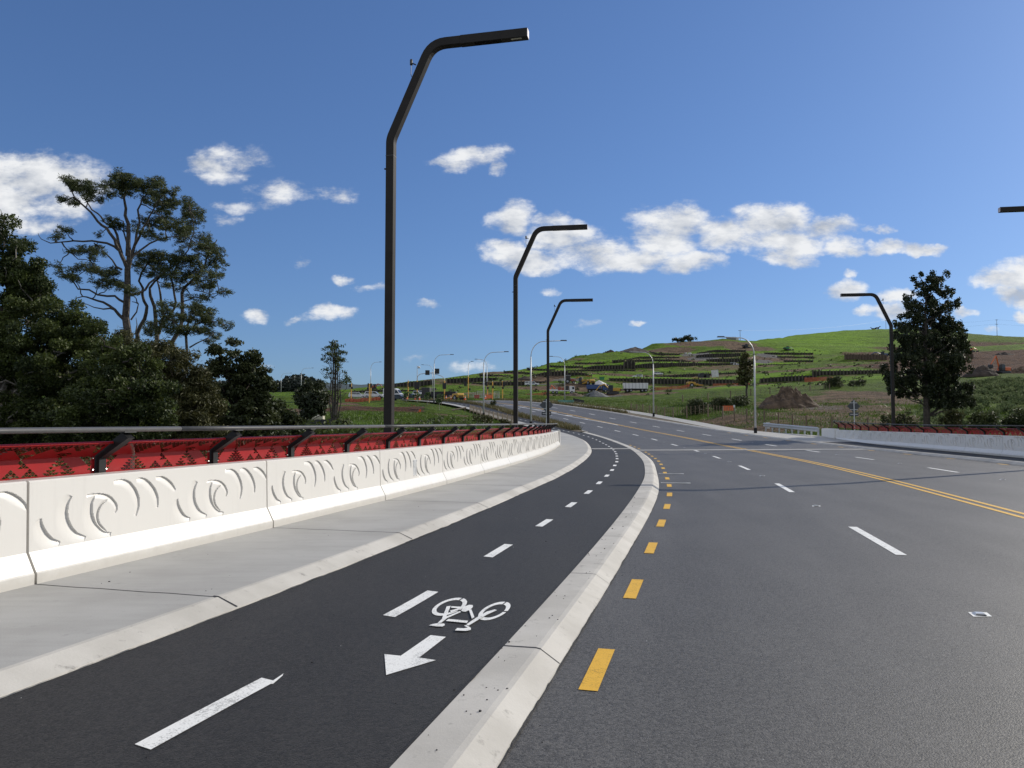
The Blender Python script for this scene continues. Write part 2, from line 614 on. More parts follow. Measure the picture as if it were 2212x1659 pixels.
# right-hand side: sloped kerb, path
strip('kerb', [(lambda Y: XKR(Y) - .01, lift(-.02)), (lambda Y: XKR(Y), lift(.02)), (lambda Y: XKR(Y) + .16, lift(.12)), (lambda Y: XKR(Y) + .45, lift(.12))],
      -20, 190, 1.0, MATS['kerb concrete'])
strip('berm', [(lambda Y: XKR(Y) + .44, lift(.09)), (lambda Y: XKR(Y) + .25 + berm(Y) / 2, lift(.11)), (lambda Y: XRP(Y) + .03, lift(.09))],
      85, 186, 2, MATS['mulch'])
strip('footpath', [(lambda Y: XRP(Y), lift(.124)), (lambda Y: (XRP(Y) + XRO(Y)) / 2, lift(.124)), (lambda Y: XRO(Y), lift(.124))], 60, 186, 1.5, MATS['footpath concrete'])
strip('cycleway', [(lambda Y: XRP(Y), lift(.124)), (lambda Y: (XRP(Y) + XRO(Y)) / 2, lift(.124)), (lambda Y: XRO(Y), lift(.124))], -20, 60, 1.5, MATS['cycleway asphalt'])
# bridge deck underside edges, so the deck has a thickness
for nm, fx, w in (('bridge_edge', lambda Y: XBL(Y) - .62, .3), ('bridge_edge', lambda Y: XBR(Y) + .55, .3)):
    strip(nm, [(fx, lift(.19)), (lambda Y, fx=fx, w=w: fx(Y) + (w if nm and fx(30.) < 5 else -w), lift(.19)),
               (lambda Y, fx=fx, w=w: fx(Y) + (w if fx(30.) < 5 else -w), lift(-1.3)), (fx, lift(-1.3)), (fx, lift(.19))], -14, 52 if fx(30.) < 5 else 69, 4, MATS['kerb concrete'])


# ------------------------------------------------------------------ painted markings
def band(mb, fx, o0, o1, Y0, Y1, z, step=1.2, skew=0.0):
    q = ys(Y0, Y1, step)
    vs = []
    for Y in q:
        th = math.atan(slope(fx, Y))
        for o in (o0, o1):
            y = Y - o * math.sin(th) + skew * (o - o0)
            vs.append((fx(Y) + o * math.cos(th), y, ZR(y) + z))
    n = len(q)
    mb.add(vs, [(2 * i, 2 * i + 1, 2 * i + 3, 2 * i + 2) for i in range(n - 1)])


def arc_table(fx, Y0, Y1):
    q = np.arange(Y0, Y1, .1)
    x = fx(q)
    s = np.concatenate([[0], np.cumsum(np.hypot(np.diff(x), .1))])
    return q, s


def dashes(fx, off, Ystart, length, period, Yend, w, z):
    q, s = arc_table(fx, -12, Yend + 6)
    s0 = np.interp(Ystart, q, s)
    out, k = [], -int(s0 // period)
    while True:
        a = s0 + k * period
        k += 1
        if a < 0:
            continue
        if a + length > s[-1] - 6:
            break
        out.append((float(np.interp(a, s, q)), float(np.interp(a + length, s, q))))
    return out


mk = MB()
for a, b in dashes(XY, -3.55, 9.55, 2.8, 9.35, 175, .1, .004):
    band(mk, XY, -3.62, -3.48 + .04 * (a > 45), a, b, .005)
for a, b in dashes(XY, 3.55, 9.3, 2.8, 9.35, 175, .1, .004):
    band(mk, XY, 3.48, 3.62 + .04 * (a > 45), a, b, .005)
# flush median: white edge line drawing away from the yellow, with bars
q = ys(98, 152, 1.5)


def med(Y):
    return -.35 - 1.5 * sm(Y, 98, 130)


vs = []
for Y in q:
    th = math.atan(slope(XY, Y))
    for o in (med(Y), med(Y) + .2):
        y = Y - o * math.sin(th)
        vs.append((XY(Y) + o * math.cos(th), y, ZR(y) + .006))
mk.add(vs, [(2 * i, 2 * i + 1, 2 * i + 3, 2 * i + 2) for i in range(len(q) - 1)])
for Yb in range(104, 152, 8):
    band(mk, XY, med(Yb) + .16, -.3, Yb, Yb + .8, .006, skew=-.8)
# far lane arrows and stop bar
for o in (-5.3, -1.9):
    band(mk, XY, o - .12, o + .12, 163, 168, .006)
    band(mk, XY, o - .45, o + .45, 168, 169.2, .006)
band(mk, XY, -6.6, -.3, 178, 178.4, .006)
tag(mk.build('lane_markings', MATS['white marking']), kind='structure')

mk = MB()
for o in (-.2, .08):
    band(mk, XY, o, o + .12, -6, 178, .005)
for a, b in dashes(XIL, .3, 5.2, .95, 2.72, 58, .1, .004):
    band(mk, XIL, .21, .34, a, b, .005, .4)
for a, b in dashes(XKR, -.3, 5.2, 1.0, 5.4, 82, .1, .004):
    band(mk, XKR, -.42, -.28, a, b, .005, .4)
tag(mk.build('yellow_markings', MATS['yellow marking']), kind='structure')

XCD = curve([(-10, -5.6), (4.5, -1.77), (7.15, -.93), (10.05, -.18), (12.8, .54), (15.7, 1.23), (18.5, 1.86), (21.3, 2.44), (24.1, 3.0), (26.9, 3.53), (29.7, 4.0),
             (32.4, 4.45), (35.3, 4.86), (47, 6.24), (57, 6.9), (70, 6.95), (80, 6.1), (95, 4.0), (104, 2.4), (118, -1.0), (148, -9.0), (170, -18.4)])
mk = MB()
for k, (a, b) in enumerate([(4.03, 5.06), (6.68, 7.65), (9.57, 10.55)] + dashes(XCD, 0, 12.35, .92, 2.86, 170, .1, .1)):
    if k > 2 and a < 12:
        continue
    band(mk, XCD, -.055, .065, a, b, .1045, .4, skew=-.25)
tag(mk.build('cycle_lane_markings', MATS['white marking'], cyc))
ln = [ground(x, y, .1) for x, y in ((578, 1479), (612, 1456), (611, 1460), (590, 1478))]
mk = MB().add([(p.x, p.y, .1035) for p in ln], [(3, 2, 1, 0)])
tag(mk.build('paint_smear', MATS['white marking'], cyc))


def trace(polys, z, fx, fy):
    mb = MB()
    for k, P in enumerate(polys):
        g = [ground(fx(x), fy(y), z) for x, y in P]
        mb.add([(p.x, p.y, z + .0008 * k) for p in g], [tuple(range(len(P)))])
    return mb


def ringpoly(outer, inner):
    return outer, inner


zx, zy = (lambda c: 822.9 + .19841 * c), (lambda c: 1234.3 + .19841 * c)
ar = [(540, 693), (707, 712), (415, 938), (598, 965), (57, 1127), (38, 900), (215, 918)]
tag(trace([ar], .105, zx, zy).build('direction_arrow', MATS['white marking'], cyc))
bars = [[(715, 380), (760, 375), (705, 510), (665, 512)], [(765, 380), (890, 386), (885, 405), (765, 396)],
        [(872, 425), (905, 385), (960, 365), (1000, 368), (1002, 387), (972, 420), (920, 440), (885, 437)],
        [(752, 430), (848, 402), (862, 414), (765, 452)],
        [(862, 434), (872, 446), (720, 512), (658, 562), (616, 566), (676, 510)],
        [(522, 592), (560, 578), (610, 570), (690, 573), (697, 590), (670, 605), (600, 603)],
        [(736, 523), (950, 543), (935, 567), (705, 545)], [(958, 425), (985, 418), (1018, 505), (990, 522)],
        [(1265, 428), (1240, 440), (1160, 476), (1070, 528), (955, 598), (930, 585), (1035, 512), (1150, 446), (1235, 421)],
        [(905, 600), (930, 592), (980, 625), (978, 645), (930, 657), (805, 652), (830, 625), (900, 628), (945, 622)]]
bike = trace(bars, .105, zx, zy)


def ellring(mb, cx, cy, a, b, rot, w1, w2, gaps, z):
    """tyre ring: outer ellipse minus inner one, painted in segments with stencil gaps"""
    n = 48
    ca, sa = math.cos(rot), math.sin(rot)
    def pt(k, s, dx=0):
        an = 2 * math.pi * k / n
        x, y = a * s * math.cos(an), b * s * math.sin(an)
        return ground(zx(cx + dx + x * ca - y * sa), zy(cy + x * sa + y * ca), z)
    for k in range(n):
        if k in gaps:
            continue
        q = [pt(k, 1), pt(k + 1, 1), pt(k + 1, w1, w2), pt(k, w1, w2)]
        mb.add([(p.x, p.y, z) for p in q], [(0, 1, 2, 3)])


ellring(bike, 1234, 430, 188, 78, R(-22), .72, 0, (6, 43), .1048)
ellring(bike, 746, 384, 200, 80, R(-18), .74, 0, (8, 43), .1048)
tag(bike.build('bicycle_symbol', MATS['white marking'], cyc))

# dark joints across footpath, kerbs and island, and the expansion joint of the bridge
jt = MB()
q, s = arc_table(XBL, -10, 60)
sJ = np.interp(7.5, q, s)
JY = [float(np.interp(sJ + k * 4.12, s, q)) for k in range(-2, 12)]


def cross(mb, fa, fb, Y, z0, w=.022, wig=.0, dip=None):
    n = 8
    vs = []
    th = math.atan(slope(XBL, Y))
    xa, xb = fa(Y), fb(Y)
    for i in range(n + 1):
        t = i / n
        x = xa + (xb - xa) * t
        y = Y - (x - xa) * math.tan(th) * 1.0 + wig * math.sin(i * 2.1 + Y)
        z = z0(t, y)
        vs += [(x, y - w / 2, z), (x, y + w / 2, z)]
    mb.add(vs, [(2 * i, 2 * i + 1, 2 * i + 3, 2 * i + 2) for i in range(n)])


for k, Y in enumerate(JY):
    cross(jt, lambda y: XBL(y) - .02, lambda y: XKL(y - .4) - .25, Y, lambda t, y: ZR(y) + .2015, .02 if k < 5 else .03, .01)
tag(jt.build('path_joints', MATS['sealant']), kind='structure')
jt = MB()


def kerb_cut(mb, Y, w=.02):
    th = math.atan(slope(XKL, Y))
    for o0, o1, z0, z1 in ((-.245, -.2, .2015, .1985), (-.2, -.012, .1985, .1145)):
        vs = []
        for o, z in ((o0, z0), (o1, z1)):
            for d in (-w / 2, w / 2):
                vs.append((XKL(Y + d) + o, Y + d - o * math.tan(th) * .6, ZR(Y) + z + .003))
        mb.add(vs, [(0, 2, 3, 1)])


def isl_cut(mb, Y, w=.02):
    th = math.atan(slope(XIL, Y))
    a, r_, b = XIK(Y), ridge(Y), XIL(Y)
    vs = []
    pr = ((a + .006, .1088), (r_ - .03, .1128), (r_ + .01, .1068), (b - .008, .0148))
    for x, z in pr:
        y = Y - (x - a) * math.tan(th)
        dx = slope(XIL, Y) * (y - Y)
        vs += [(x + dx, y - w / 2, ZR(y) + z), (x + dx, y + w / 2, ZR(y) + z)]
    mb.add(vs, [(2 * k, 2 * k + 1, 2 * k + 3, 2 * k + 2) for k in range(3)])


for k, Y in enumerate(JY):
    kerb_cut(jt, Y - .55, .02 if k < 6 else .03)
for k in range(16):
    isl_cut(jt, 5.78 + k * 2.06 * (1 if k else 1) if k < 1 else 5.78 + k * 2.75, .016 if k else .03)
for Y in (6.28, 9.0, 20.6, 23.6):
    pass
tag(jt.build('kerb_joints', MATS['sealant']), kind='structure')
ej = MB()
for fa, fb, z in ((XKL, XIK, .106), (XIL, XKR, .007)):
    n = 10
    vs = []
    for i in range(n + 1):
        x = float(fa(48.5)) + (float(fb(49.5)) - float(fa(48.5))) * i / n
        y = 48.3 + (x - 5) * .1
        vs += [(x, y - .65, max(ZR(y - .65), ZR(y)) + z), (x, y + .65, ZR(y + .65) + z + .002)]
    ej.add(vs, [(2 * i, 2 * i + 1, 2 * i + 3, 2 * i + 2) for i in range(n)])
tag(ej.build('expansion_joint', mat('joint concrete', (.34, .335, .325), (.27, .265, .255), 1, .8, world=True)), kind='structure')

# white road studs
sm_ = MB()
sm_.box(-.055, .055, -.05, .05, 0, .02, taper=.022)
stud = thing('road_stud', 'nearest white raised road stud with dark lens on a pale pad', 'road stud')
pad = MB().add([(-.085, -.10, .003), (.085, -.06, .003), (.10, .10, .003), (-.07, .07, .003)], [(0, 1, 2, 3)]).build('glue_pad', MATS['white marking'], stud)
sb_ = sm_.build('body', MATS['white paint'], stud)
MB().box(-.042, .042, -.0535, -.044, .004, .013).build('reflector', MATS['glass dark'], sb_)
stud['group'] = 'white road studs along the lane lines'
q, s = arc_table(XY, -12, 130)
s0 = float(np.interp(6.35, q, s))
first = True
for off, ph, lab in ((-3.55, 0.0, 'white raised road stud between dashes of the left lane line'), (3.55, 4.4 - 9.35 + 4.7, 'white raised road stud between dashes of the right lane line')):
    off0 = off
    for k in range(0, 12):
        off = off0
        a = (s0 if off < 0 else float(np.interp(6.0, q, s))) + k * 9.35
        Y = float(np.interp(a, s, q))
        th = math.atan(slope(XY, Y))
        off = off if k or off > 0 else -3.78
        P = Vector((XY(Y) + off * math.cos(th), Y - off * math.sin(th), ZR(Y) + .001))
        if first:
            stud.location, stud.rotation_euler = P, (0, 0, -th)
            first = False
        elif P.y > 6:
            copy_tree(stud, P, -th, lab)

# two slotted deck drains beside the island
dr = None
for k, Y in enumerate((22.4, 26.4)):
    x = XIL(Y)
    th = math.atan(slope(XIL, Y))
    if dr is None:
        dr = thing('deck_drain', 'narrow steel framed slot drain in the road beside the island, nearer one', 'drain', (x + .05, Y, .0), -th, 'slot drains beside the kerb island')
        fr = MB()
        fr.box(0, .85, -.07, -.035, .002, .012).box(0, .85, .035, .07, .002, .012).box(0, .05, -.035, .035, .002, .012).box(.72, .85, -.035, .035, .002, .012)
        fr.build('frame', mat('pale steel', (.62, .62, .6), rough=.5), dr)
        MB().box(.05, .72, -.033, .033, .002, .006).build('grate', MATS['sealant'], dr)
    else:
        copy_tree(dr, (x + .05, Y, 0), -th, 'narrow steel framed slot drain in the road beside the island, farther one')

# ragged bitumen edges where the asphalt was laid against the concrete, and loose grit
ed = MB()


def ragged(fx, sgn, zf, Y0, Y1, wmax):
    q = np.arange(Y0, Y1, .045)
    n = rng.normal(0, 1, len(q))
    n = np.convolve(n, np.ones(5) / 5, 'same') + np.convolve(rng.normal(0, 1, len(q)), np.ones(40) / 40, 'same') * 3
    w_ = np.clip(.35 + n * .55, .02, 1.6) * wmax
    vs = []
    for Y, ww in zip(q, w_):
        vs += [(fx(Y), Y, ZR(Y) + zf(0)), (fx(Y) + sgn * ww, Y, ZR(Y) + zf(ww))]
    ed.add(vs, [(2 * k, 2 * k + 1, 2 * k + 3, 2 * k + 2) for k in range(len(q) - 1)])


ragged(lambda Y: XIK(Y) - .012, 1, lambda w: .1095 + .004 * (w > .02), -2, 34, .018)
ragged(lambda Y: XKL(Y) + .01, -1, lambda w: .104 + max(0, w - .02) * .46 + .004, -2, 34, .016)
ragged(lambda Y: XIL(Y) + .01, -1, lambda w: .005 + max(0, w - .01) * .62 + .003, -2, 34, .018)
tag(ed.build('bitumen_edge', MATS['cycleway asphalt']), kind='structure')
gr_ = MB()
for _ in range(190):
    Y = 3 + 22 * random.random() ** 1.6
    r_ = random.random()
    t_ = random.random()
    if r_ < .55:
        x = XIK(Y) + (ridge(Y) - XIK(Y)) * t_ ** 1.5
        z = ZR(Y) + .112
    elif r_ < .7:
        x, z = XKL(Y) - .3 - t_ * 1.6, ZR(Y) + .2
    elif r_ < .85:
        x, z = XIL(Y) + .05 + t_ * .35, ZR(Y) + .0
    else:
        x, z = XKL(Y) + (XIK(Y) - XKL(Y)) * t_, ZR(Y) + .1
    s_ = random.uniform(.002, .0065) * (1 if random.random() < .9 else 1.8)
    gr_.ball((x, Y, z + s_ * .3), (s_ * random.uniform(.8, 1.6), s_, s_ * .6), 5, 3)
tag(gr_.build('loose_grit', MATS['sealant']), kind='stuff')
gw = MB()
for _ in range(26):
    Y = 3.5 + 18 * random.random() ** 1.4
    x = XKL(Y) + (XIK(Y) - XKL(Y)) * random.random() if random.random() < .4 else XIL(Y) + random.random() * 8
    z = ZR(Y) + (.1 if x < XIK(Y) else 0)
    s_ = random.uniform(.002, .0045)
    gw.ball((x, Y, z + s_ * .4), (s_, s_, s_ * .7), 5, 3)
tag(gw.build('pale_grit', MATS['white marking']), kind='stuff')
# ------------------------------------------------------------------ barriers with carved swirls
QUAD = [(245, 690), (2296, 506), (2316, 900), (290, 1280)]     # one unit's upper face on the print


def homography(src):
    dst = [(0, 1), (1, 1), (1, 0), (0, 0)]
    A, b = [], []
    for (x, y), (u, v) in zip(src, dst):
        A.append([x, y, 1, 0, 0, 0, -u * x, -u * y]); b.append(u)
        A.append([0, 0, 0, x, y, 1, -v * x, -v * y]); b.append(v)
    h = np.linalg.solve(np.array(A, float), np.array(b, float))
    return np.append(h, 1).reshape(3, 3)


Hm = homography(QUAD)
STROKES = [  # crests of the carved crescents: (points, recess width m)
    ([(372, 992), (392, 1050), (435, 1115), (490, 1165), (552, 1190)], .16),
    ([(622, 808), (598, 880), (600, 965), (630, 1045), (685, 1110), (770, 1149)], .17),
    ([(740, 798), (800, 788), (870, 783), (930, 795), (980, 828), (1013, 872), (1024, 915), (1003, 955)], .07),
    ([(830, 792), (806, 860), (810, 940), (835, 1010), (880, 1070), (930, 1105), (982, 1113)], .17),
    ([(940, 830), (885, 885), (862, 950), (870, 1015), (900, 1062), (940, 1098)], .06),
    ([(970, 676), (1045, 661), (1115, 683), (1168, 740), (1203, 815), (1210, 890), (1187, 978)], .12),
    ([(1165, 655), (1230, 650), (1290, 685), (1340, 745), (1372, 825), (1372, 906)], .12),
    ([(1335, 640), (1392, 635), (1450, 663), (1490, 703), (1517, 750)], .10)]
UL, UH0, UH1 = 4.12, .30, .985


def relief(nu, nv, depth, flip):
    L, Hh = UL - .03, UH1 - UH0
    uu = np.linspace(0, L, nu)
    vv = np.linspace(0, Hh, nv)
    U, Vv = np.meshgrid(uu, vv, indexing='ij')
    D = np.zeros_like(U)
    for shift in (0, .49):
        for P, W in STROKES:
            p = np.array([[x, y, 1] for x, y in P], float) @ Hm.T
            p = p[:, :2] / p[:, 2:]
            p = np.stack([(p[:, 0] + shift) * L, p[:, 1] * Hh], 1)
            t = np.linspace(0, len(p) - 1, 60)
            # smooth resample (Catmull-Rom)
            pp = np.vstack([2 * p[0] - p[1], p, 2 * p[-1] - p[-2]])
            i = np.minimum(t.astype(int), len(p) - 2)
            f = (t - i)[:, None]
            a, b, c, d = pp[i], pp[i + 1], pp[i + 2], pp[i + 3]
            cu = .5 * (2 * b + (c - a) * f + (2 * a - 5 * b + 4 * c - d) * f ** 2 + (3 * b - a - 3 * c + d) * f ** 3)
            lo, hi = cu.min(0) - W - .03, cu.max(0) + .03
            sel = (U > lo[0]) & (U < hi[0]) & (Vv > lo[1]) & (Vv < hi[1])
            if not sel.any():
                continue
            X = np.stack([U[sel], Vv[sel]], 1)
            dist = np.linalg.norm(X[:, None] - cu[None], axis=2)
            k = dist.argmin(1)
            dm = dist[np.arange(len(k)), k]
            tg = np.gradient(cu, axis=0)
            tg /= np.linalg.norm(tg, axis=1)[:, None] + 1e-9
            r = X - cu[k]
            side = tg[k, 0] * r[:, 1] - tg[k, 1] * r[:, 0]
            inner = (side > 0) if flip else (side < 0)
            s = k / 59.0
            tap = np.sin(np.pi * np.clip(s * .86 + .07, 0, 1)) ** .55
            ends = (k > 0) & (k < 59)
            w = W * tap * (.55 if flip else 1) + 1e-4
            x_ = np.clip(1 - dm / w, 0, 1)
            dep = depth * tap * (np.minimum(1, x_ * 4) if flip else x_ ** 1.7) * (inner & ends)
            D[sel] = np.maximum(D[sel], dep)
    return U, Vv, D


def barrier_mesh(nu, nv, depth=.029, flip=False):
    U, Vv, D = relief(nu, nv, depth, flip)
    z = UH0 + Vv
    y = .11 + .02 * (z - UH0) / (UH1 - UH0) + D
    V = list(zip(U.ravel() + .015, y.ravel(), z.ravel()))
    mb = MB()
    Fs = []
    for i in range(nu - 1):
        for j in range(nv - 1):
            a = i * nv + j
            Fs.append((a, a + nv, a + nv + 1, a + 1))
    mb.add(V, Fs)
    x0, x1 = .015, UL - .015
    prof = [(.13, UH1), (.145, 1.0), (.41, 1.0), (.43, .98), (.43, 0), (0, 0), (0, .10), (.012, .115), (.11, UH0)]
    vs = [(x0, p, q) for p, q in prof] + [(x1, p, q) for p, q in prof]
    n = len(prof)
    fs = [(i, i + n, i + 1 + n, i + 1) for i in range(n - 1)]
    fs = [tuple(reversed(f)) for f in fs]
    o = len(mb.v)
    mb.add(vs, fs)
    # ends follow the carved edge so the unit is closed
    e0 = [(x0, p, q) for p, q in prof]
    mb.add(e0, [tuple(range(n))])
    mb.add([(x1, p, q) for p, q in prof], [tuple(reversed(range(n)))])
    return mb


ordn = ['nearest', 'second', 'third', 'fourth', 'fifth', 'sixth', 'seventh', 'eighth', 'ninth', 'tenth', 'eleventh', 'twelfth', 'thirteenth',
        'fourteenth', 'fifteenth', 'sixteenth', 'seventeenth', 'eighteenth', 'nineteenth', 'twentieth', 'twenty-first', 'twenty-second', 'twenty-third', 'twenty-fourth', 'twenty-fifth']
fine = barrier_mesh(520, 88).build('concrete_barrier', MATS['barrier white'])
tag(fine, 'white concrete barrier unit with carved swirls, cut off by the left picture edge', 'barrier', 'white barrier units along the left footpath')
for k, Y in enumerate(JY[1:-1] if False else JY[:-1]):
    Y1 = JY[k + 1]
    a = Vector((XBL(Y), Y, .2 + ZR(Y)))
    b = Vector((XBL(Y1), Y1, .2 + ZR(Y1)))
    if k == 0:
        o = fine
        o['label'] = 'white concrete barrier unit with carved swirls beside the camera, mostly out of view'
    else:
        o = fine.copy()
        COL.objects.link(o)
        if k == 1:
            o['label'] = 'white concrete barrier unit with carved swirls, cut off by the left picture edge'
        elif k == 4:
            o['label'] = 'white carved barrier unit with the small grey metal cover plate'
        else:
            o['label'] = '%s complete white carved barrier unit from the camera along left footpath' % ordn[k - 2]
    o.location = a
    o.rotation_euler = (0, 0, math.atan2(b.y - a.y, b.x - a.x))
    if k == 4:
        pm = MB().box(1.94, 2.16, .112, .135, .33, .72)
        pl = pm.build('cover_plate', MATS['galvanised'], o, bevel=.004)
        for bx, bz in ((1.965, .36), (2.135, .36), (1.965, .69), (2.135, .69)):
            MB().ball((bx, .11, bz), .012).build('bolt', MATS['bolt metal'], pl)
# plain end block
Y = JY[-1]
eb = MB().prism([(0, 0), (.55, 0), (.55, .3), (.34, 1.0), (0, 1.0)], 0.02, .45).build('barrier_end', MATS['barrier white'])
eb.location = (XBL(Y), Y, .2 + ZR(Y))
eb.rotation_euler = (0, 0, math.atan2(1, slope(XBL, Y)))
tag(eb, 'plain white concrete end block closing the far end of left barrier', 'barrier')

coarse = barrier_mesh(300, 60, .11, True).build('concrete_barrier', MATS['barrier shade lift'])
coarse['group'] = 'shaded barrier units along the right edge of bridge'
q, s = arc_table(XBR, 10, 75)
sB = float(np.interp(66, q, s))
tag(coarse, cat='barrier')
for k in range(11):
    ya, yb = float(np.interp(sB - k * 4.12, s, q)), float(np.interp(sB - (k + 1) * 4.12, s, q))
    o = coarse
    if k:
        o = coarse.copy()
        COL.objects.link(o)
    o['label'] = '%s shaded carved barrier unit from the steel guardrail on right side' % (ordn[k] if k else 'first')
    o.location = (XBR(ya), ya, .12)
    o.rotation_euler = (0, 0, math.atan2(yb - ya, XBR(yb) - XBR(ya)))
ya = 70.4
tr = MB().prism([(0, 0), (4.25, 0), (4.25, 1.0), (.3, 1.0), (0, .93)], .05, .43).prism([(0.9, 0), (4.25, 0), (4.25, .3), (2.2, .3)], -.0, .05).build('barrier_end', MATS['barrier shade lift'])
tr.location = (XBR(ya), ya, .22)
tr.rotation_euler = (0, 0, math.atan2(66 - ya, XBR(66) - XBR(ya)))
tag(tr, 'plain shaded concrete transition block between guardrail and right barrier', 'barrier')

# ------------------------------------------------------------------ railings: black bent posts, red pierced panels, handrail
ROWS_V, ROWS_S, RH, TW = 8, 9, .031, .075
BEND = 1.19           # above the path


def panel_mesh(L):
    n = int(round(L / TW))
    w = L / n
    rows = ROWS_V + ROWS_S
    si, co = math.sin(R(56)), math.cos(R(56))

    def P(x, t):
        x = min(max(x, 0), L)
        z0 = BEND - ROWS_V * RH
        if t <= ROWS_V:
            return (x, 0, z0 + t * RH)
        d = (t - ROWS_V) * RH
        return (x, -d * si, BEND + d * co)

    def hole(cx, t):
        """is the small triangle centred at (cx, t) cut out"""
        f = cx / L
        vert = t < ROWS_V
        if vert and t < 2:
            return False
        if not vert and t > ROWS_V + ROWS_S - 1.4:
            return False
        h = (ROWS_V - t) if vert else (t - ROWS_V)          # distance from the bend
        hmax = 6.0 if vert else 6.6
        for c, typ in ((.245, 0), (.5, 1), (.745, 2)):
            dx = abs(cx - c * L)
            if dx < h * w * .5 - 1e-6:
                if typ == 0:
                    return True
                lower = h > hmax / 2
                if lower and dx < (hmax - h) * w * .5 * (1.0 if typ == 2 else .8):
                    return False
                if typ == 1 and not lower and cx < c * L and h > 1.6 and vert:
                    return False
                return True
        e = min(cx, L - cx) - .04
        if vert and 0 < e < (t - 1.6) * w * .33:
            return True
        if not vert and 0 < e < (t - ROWS_V) * w * .25:
            return True
        return False

    mb = MB()

    def tri(a, b, c):
        cx, t = (a[0] + b[0] + c[0]) / 3, (a[1] + b[1] + c[1]) / 3
        if hole(cx, t):
            k = .86
            ins = [(cx + (p[0] - cx) * k, t + (p[1] - t) * k) for p in (a, b, c)]
            vs = [P(*p) for p in (a, b, c)] + [P(*p) for p in ins]
            mb.add(vs, [(0, 1, 4, 3), (1, 2, 5, 4), (2, 0, 3, 5)])
        else:
            mb.add([P(*a), P(*b), P(*c)], [(0, 1, 2)])
    for r in range(rows):
        s0, s1 = (r % 2) * .5, ((r + 1) % 2) * .5
        for k in range(-1, n + 1):
            a, b = ((k + s0) * w, r), ((k + 1 + s0) * w, r)
            sft = .5 if s0 < s1 else -.5
            c = ((k + s0 + .5) * w, r + 1)
            d = ((k + s0 + 1.5) * w, r + 1)
            if b[0] > 0 and a[0] < L:
                tri(a, b, c)
            if d[0] > 0 and c[0] < L:
                tri(b, d, c)
    # rolled top lip
    x, y, z = P(0, rows)
    lip = [(y + .018 * math.cos(R(a)) - .012, z + .018 * math.sin(R(a))) for a in range(-60, 240, 30)]
    m = len(lip)
    mb.add([(0, p, q_) for p, q_ in lip] + [(L, p, q_) for p, q_ in lip], [(i, i + m, i + 1 + m, i + 1) for i in range(m - 1)])
    return mb


def post_mesh():
    w, d = .052, .045
    si, co = math.sin(R(56)), math.cos(R(56))
    top = .47
    pr = [(.03, 0), (.03, BEND + .01), (.03 - top * si, BEND + .01 + top * co), (-.055 - top * si, BEND - .035 + top * co - .02), (-.055, BEND - .035), (-.055, 0)]
    mb = MB()
    n = len(pr)
    mb.add([(-w, p, z) for p, z in pr] + [(w, p, z) for p, z in pr], [tuple(range(n)), tuple(range(2 * n - 1, n - 1, -1))] + [((i + 1) % n, i, i + n, (i + 1) % n + n) for i in range(n)])
    return mb, (-.015 - top * si, BEND + top * co)


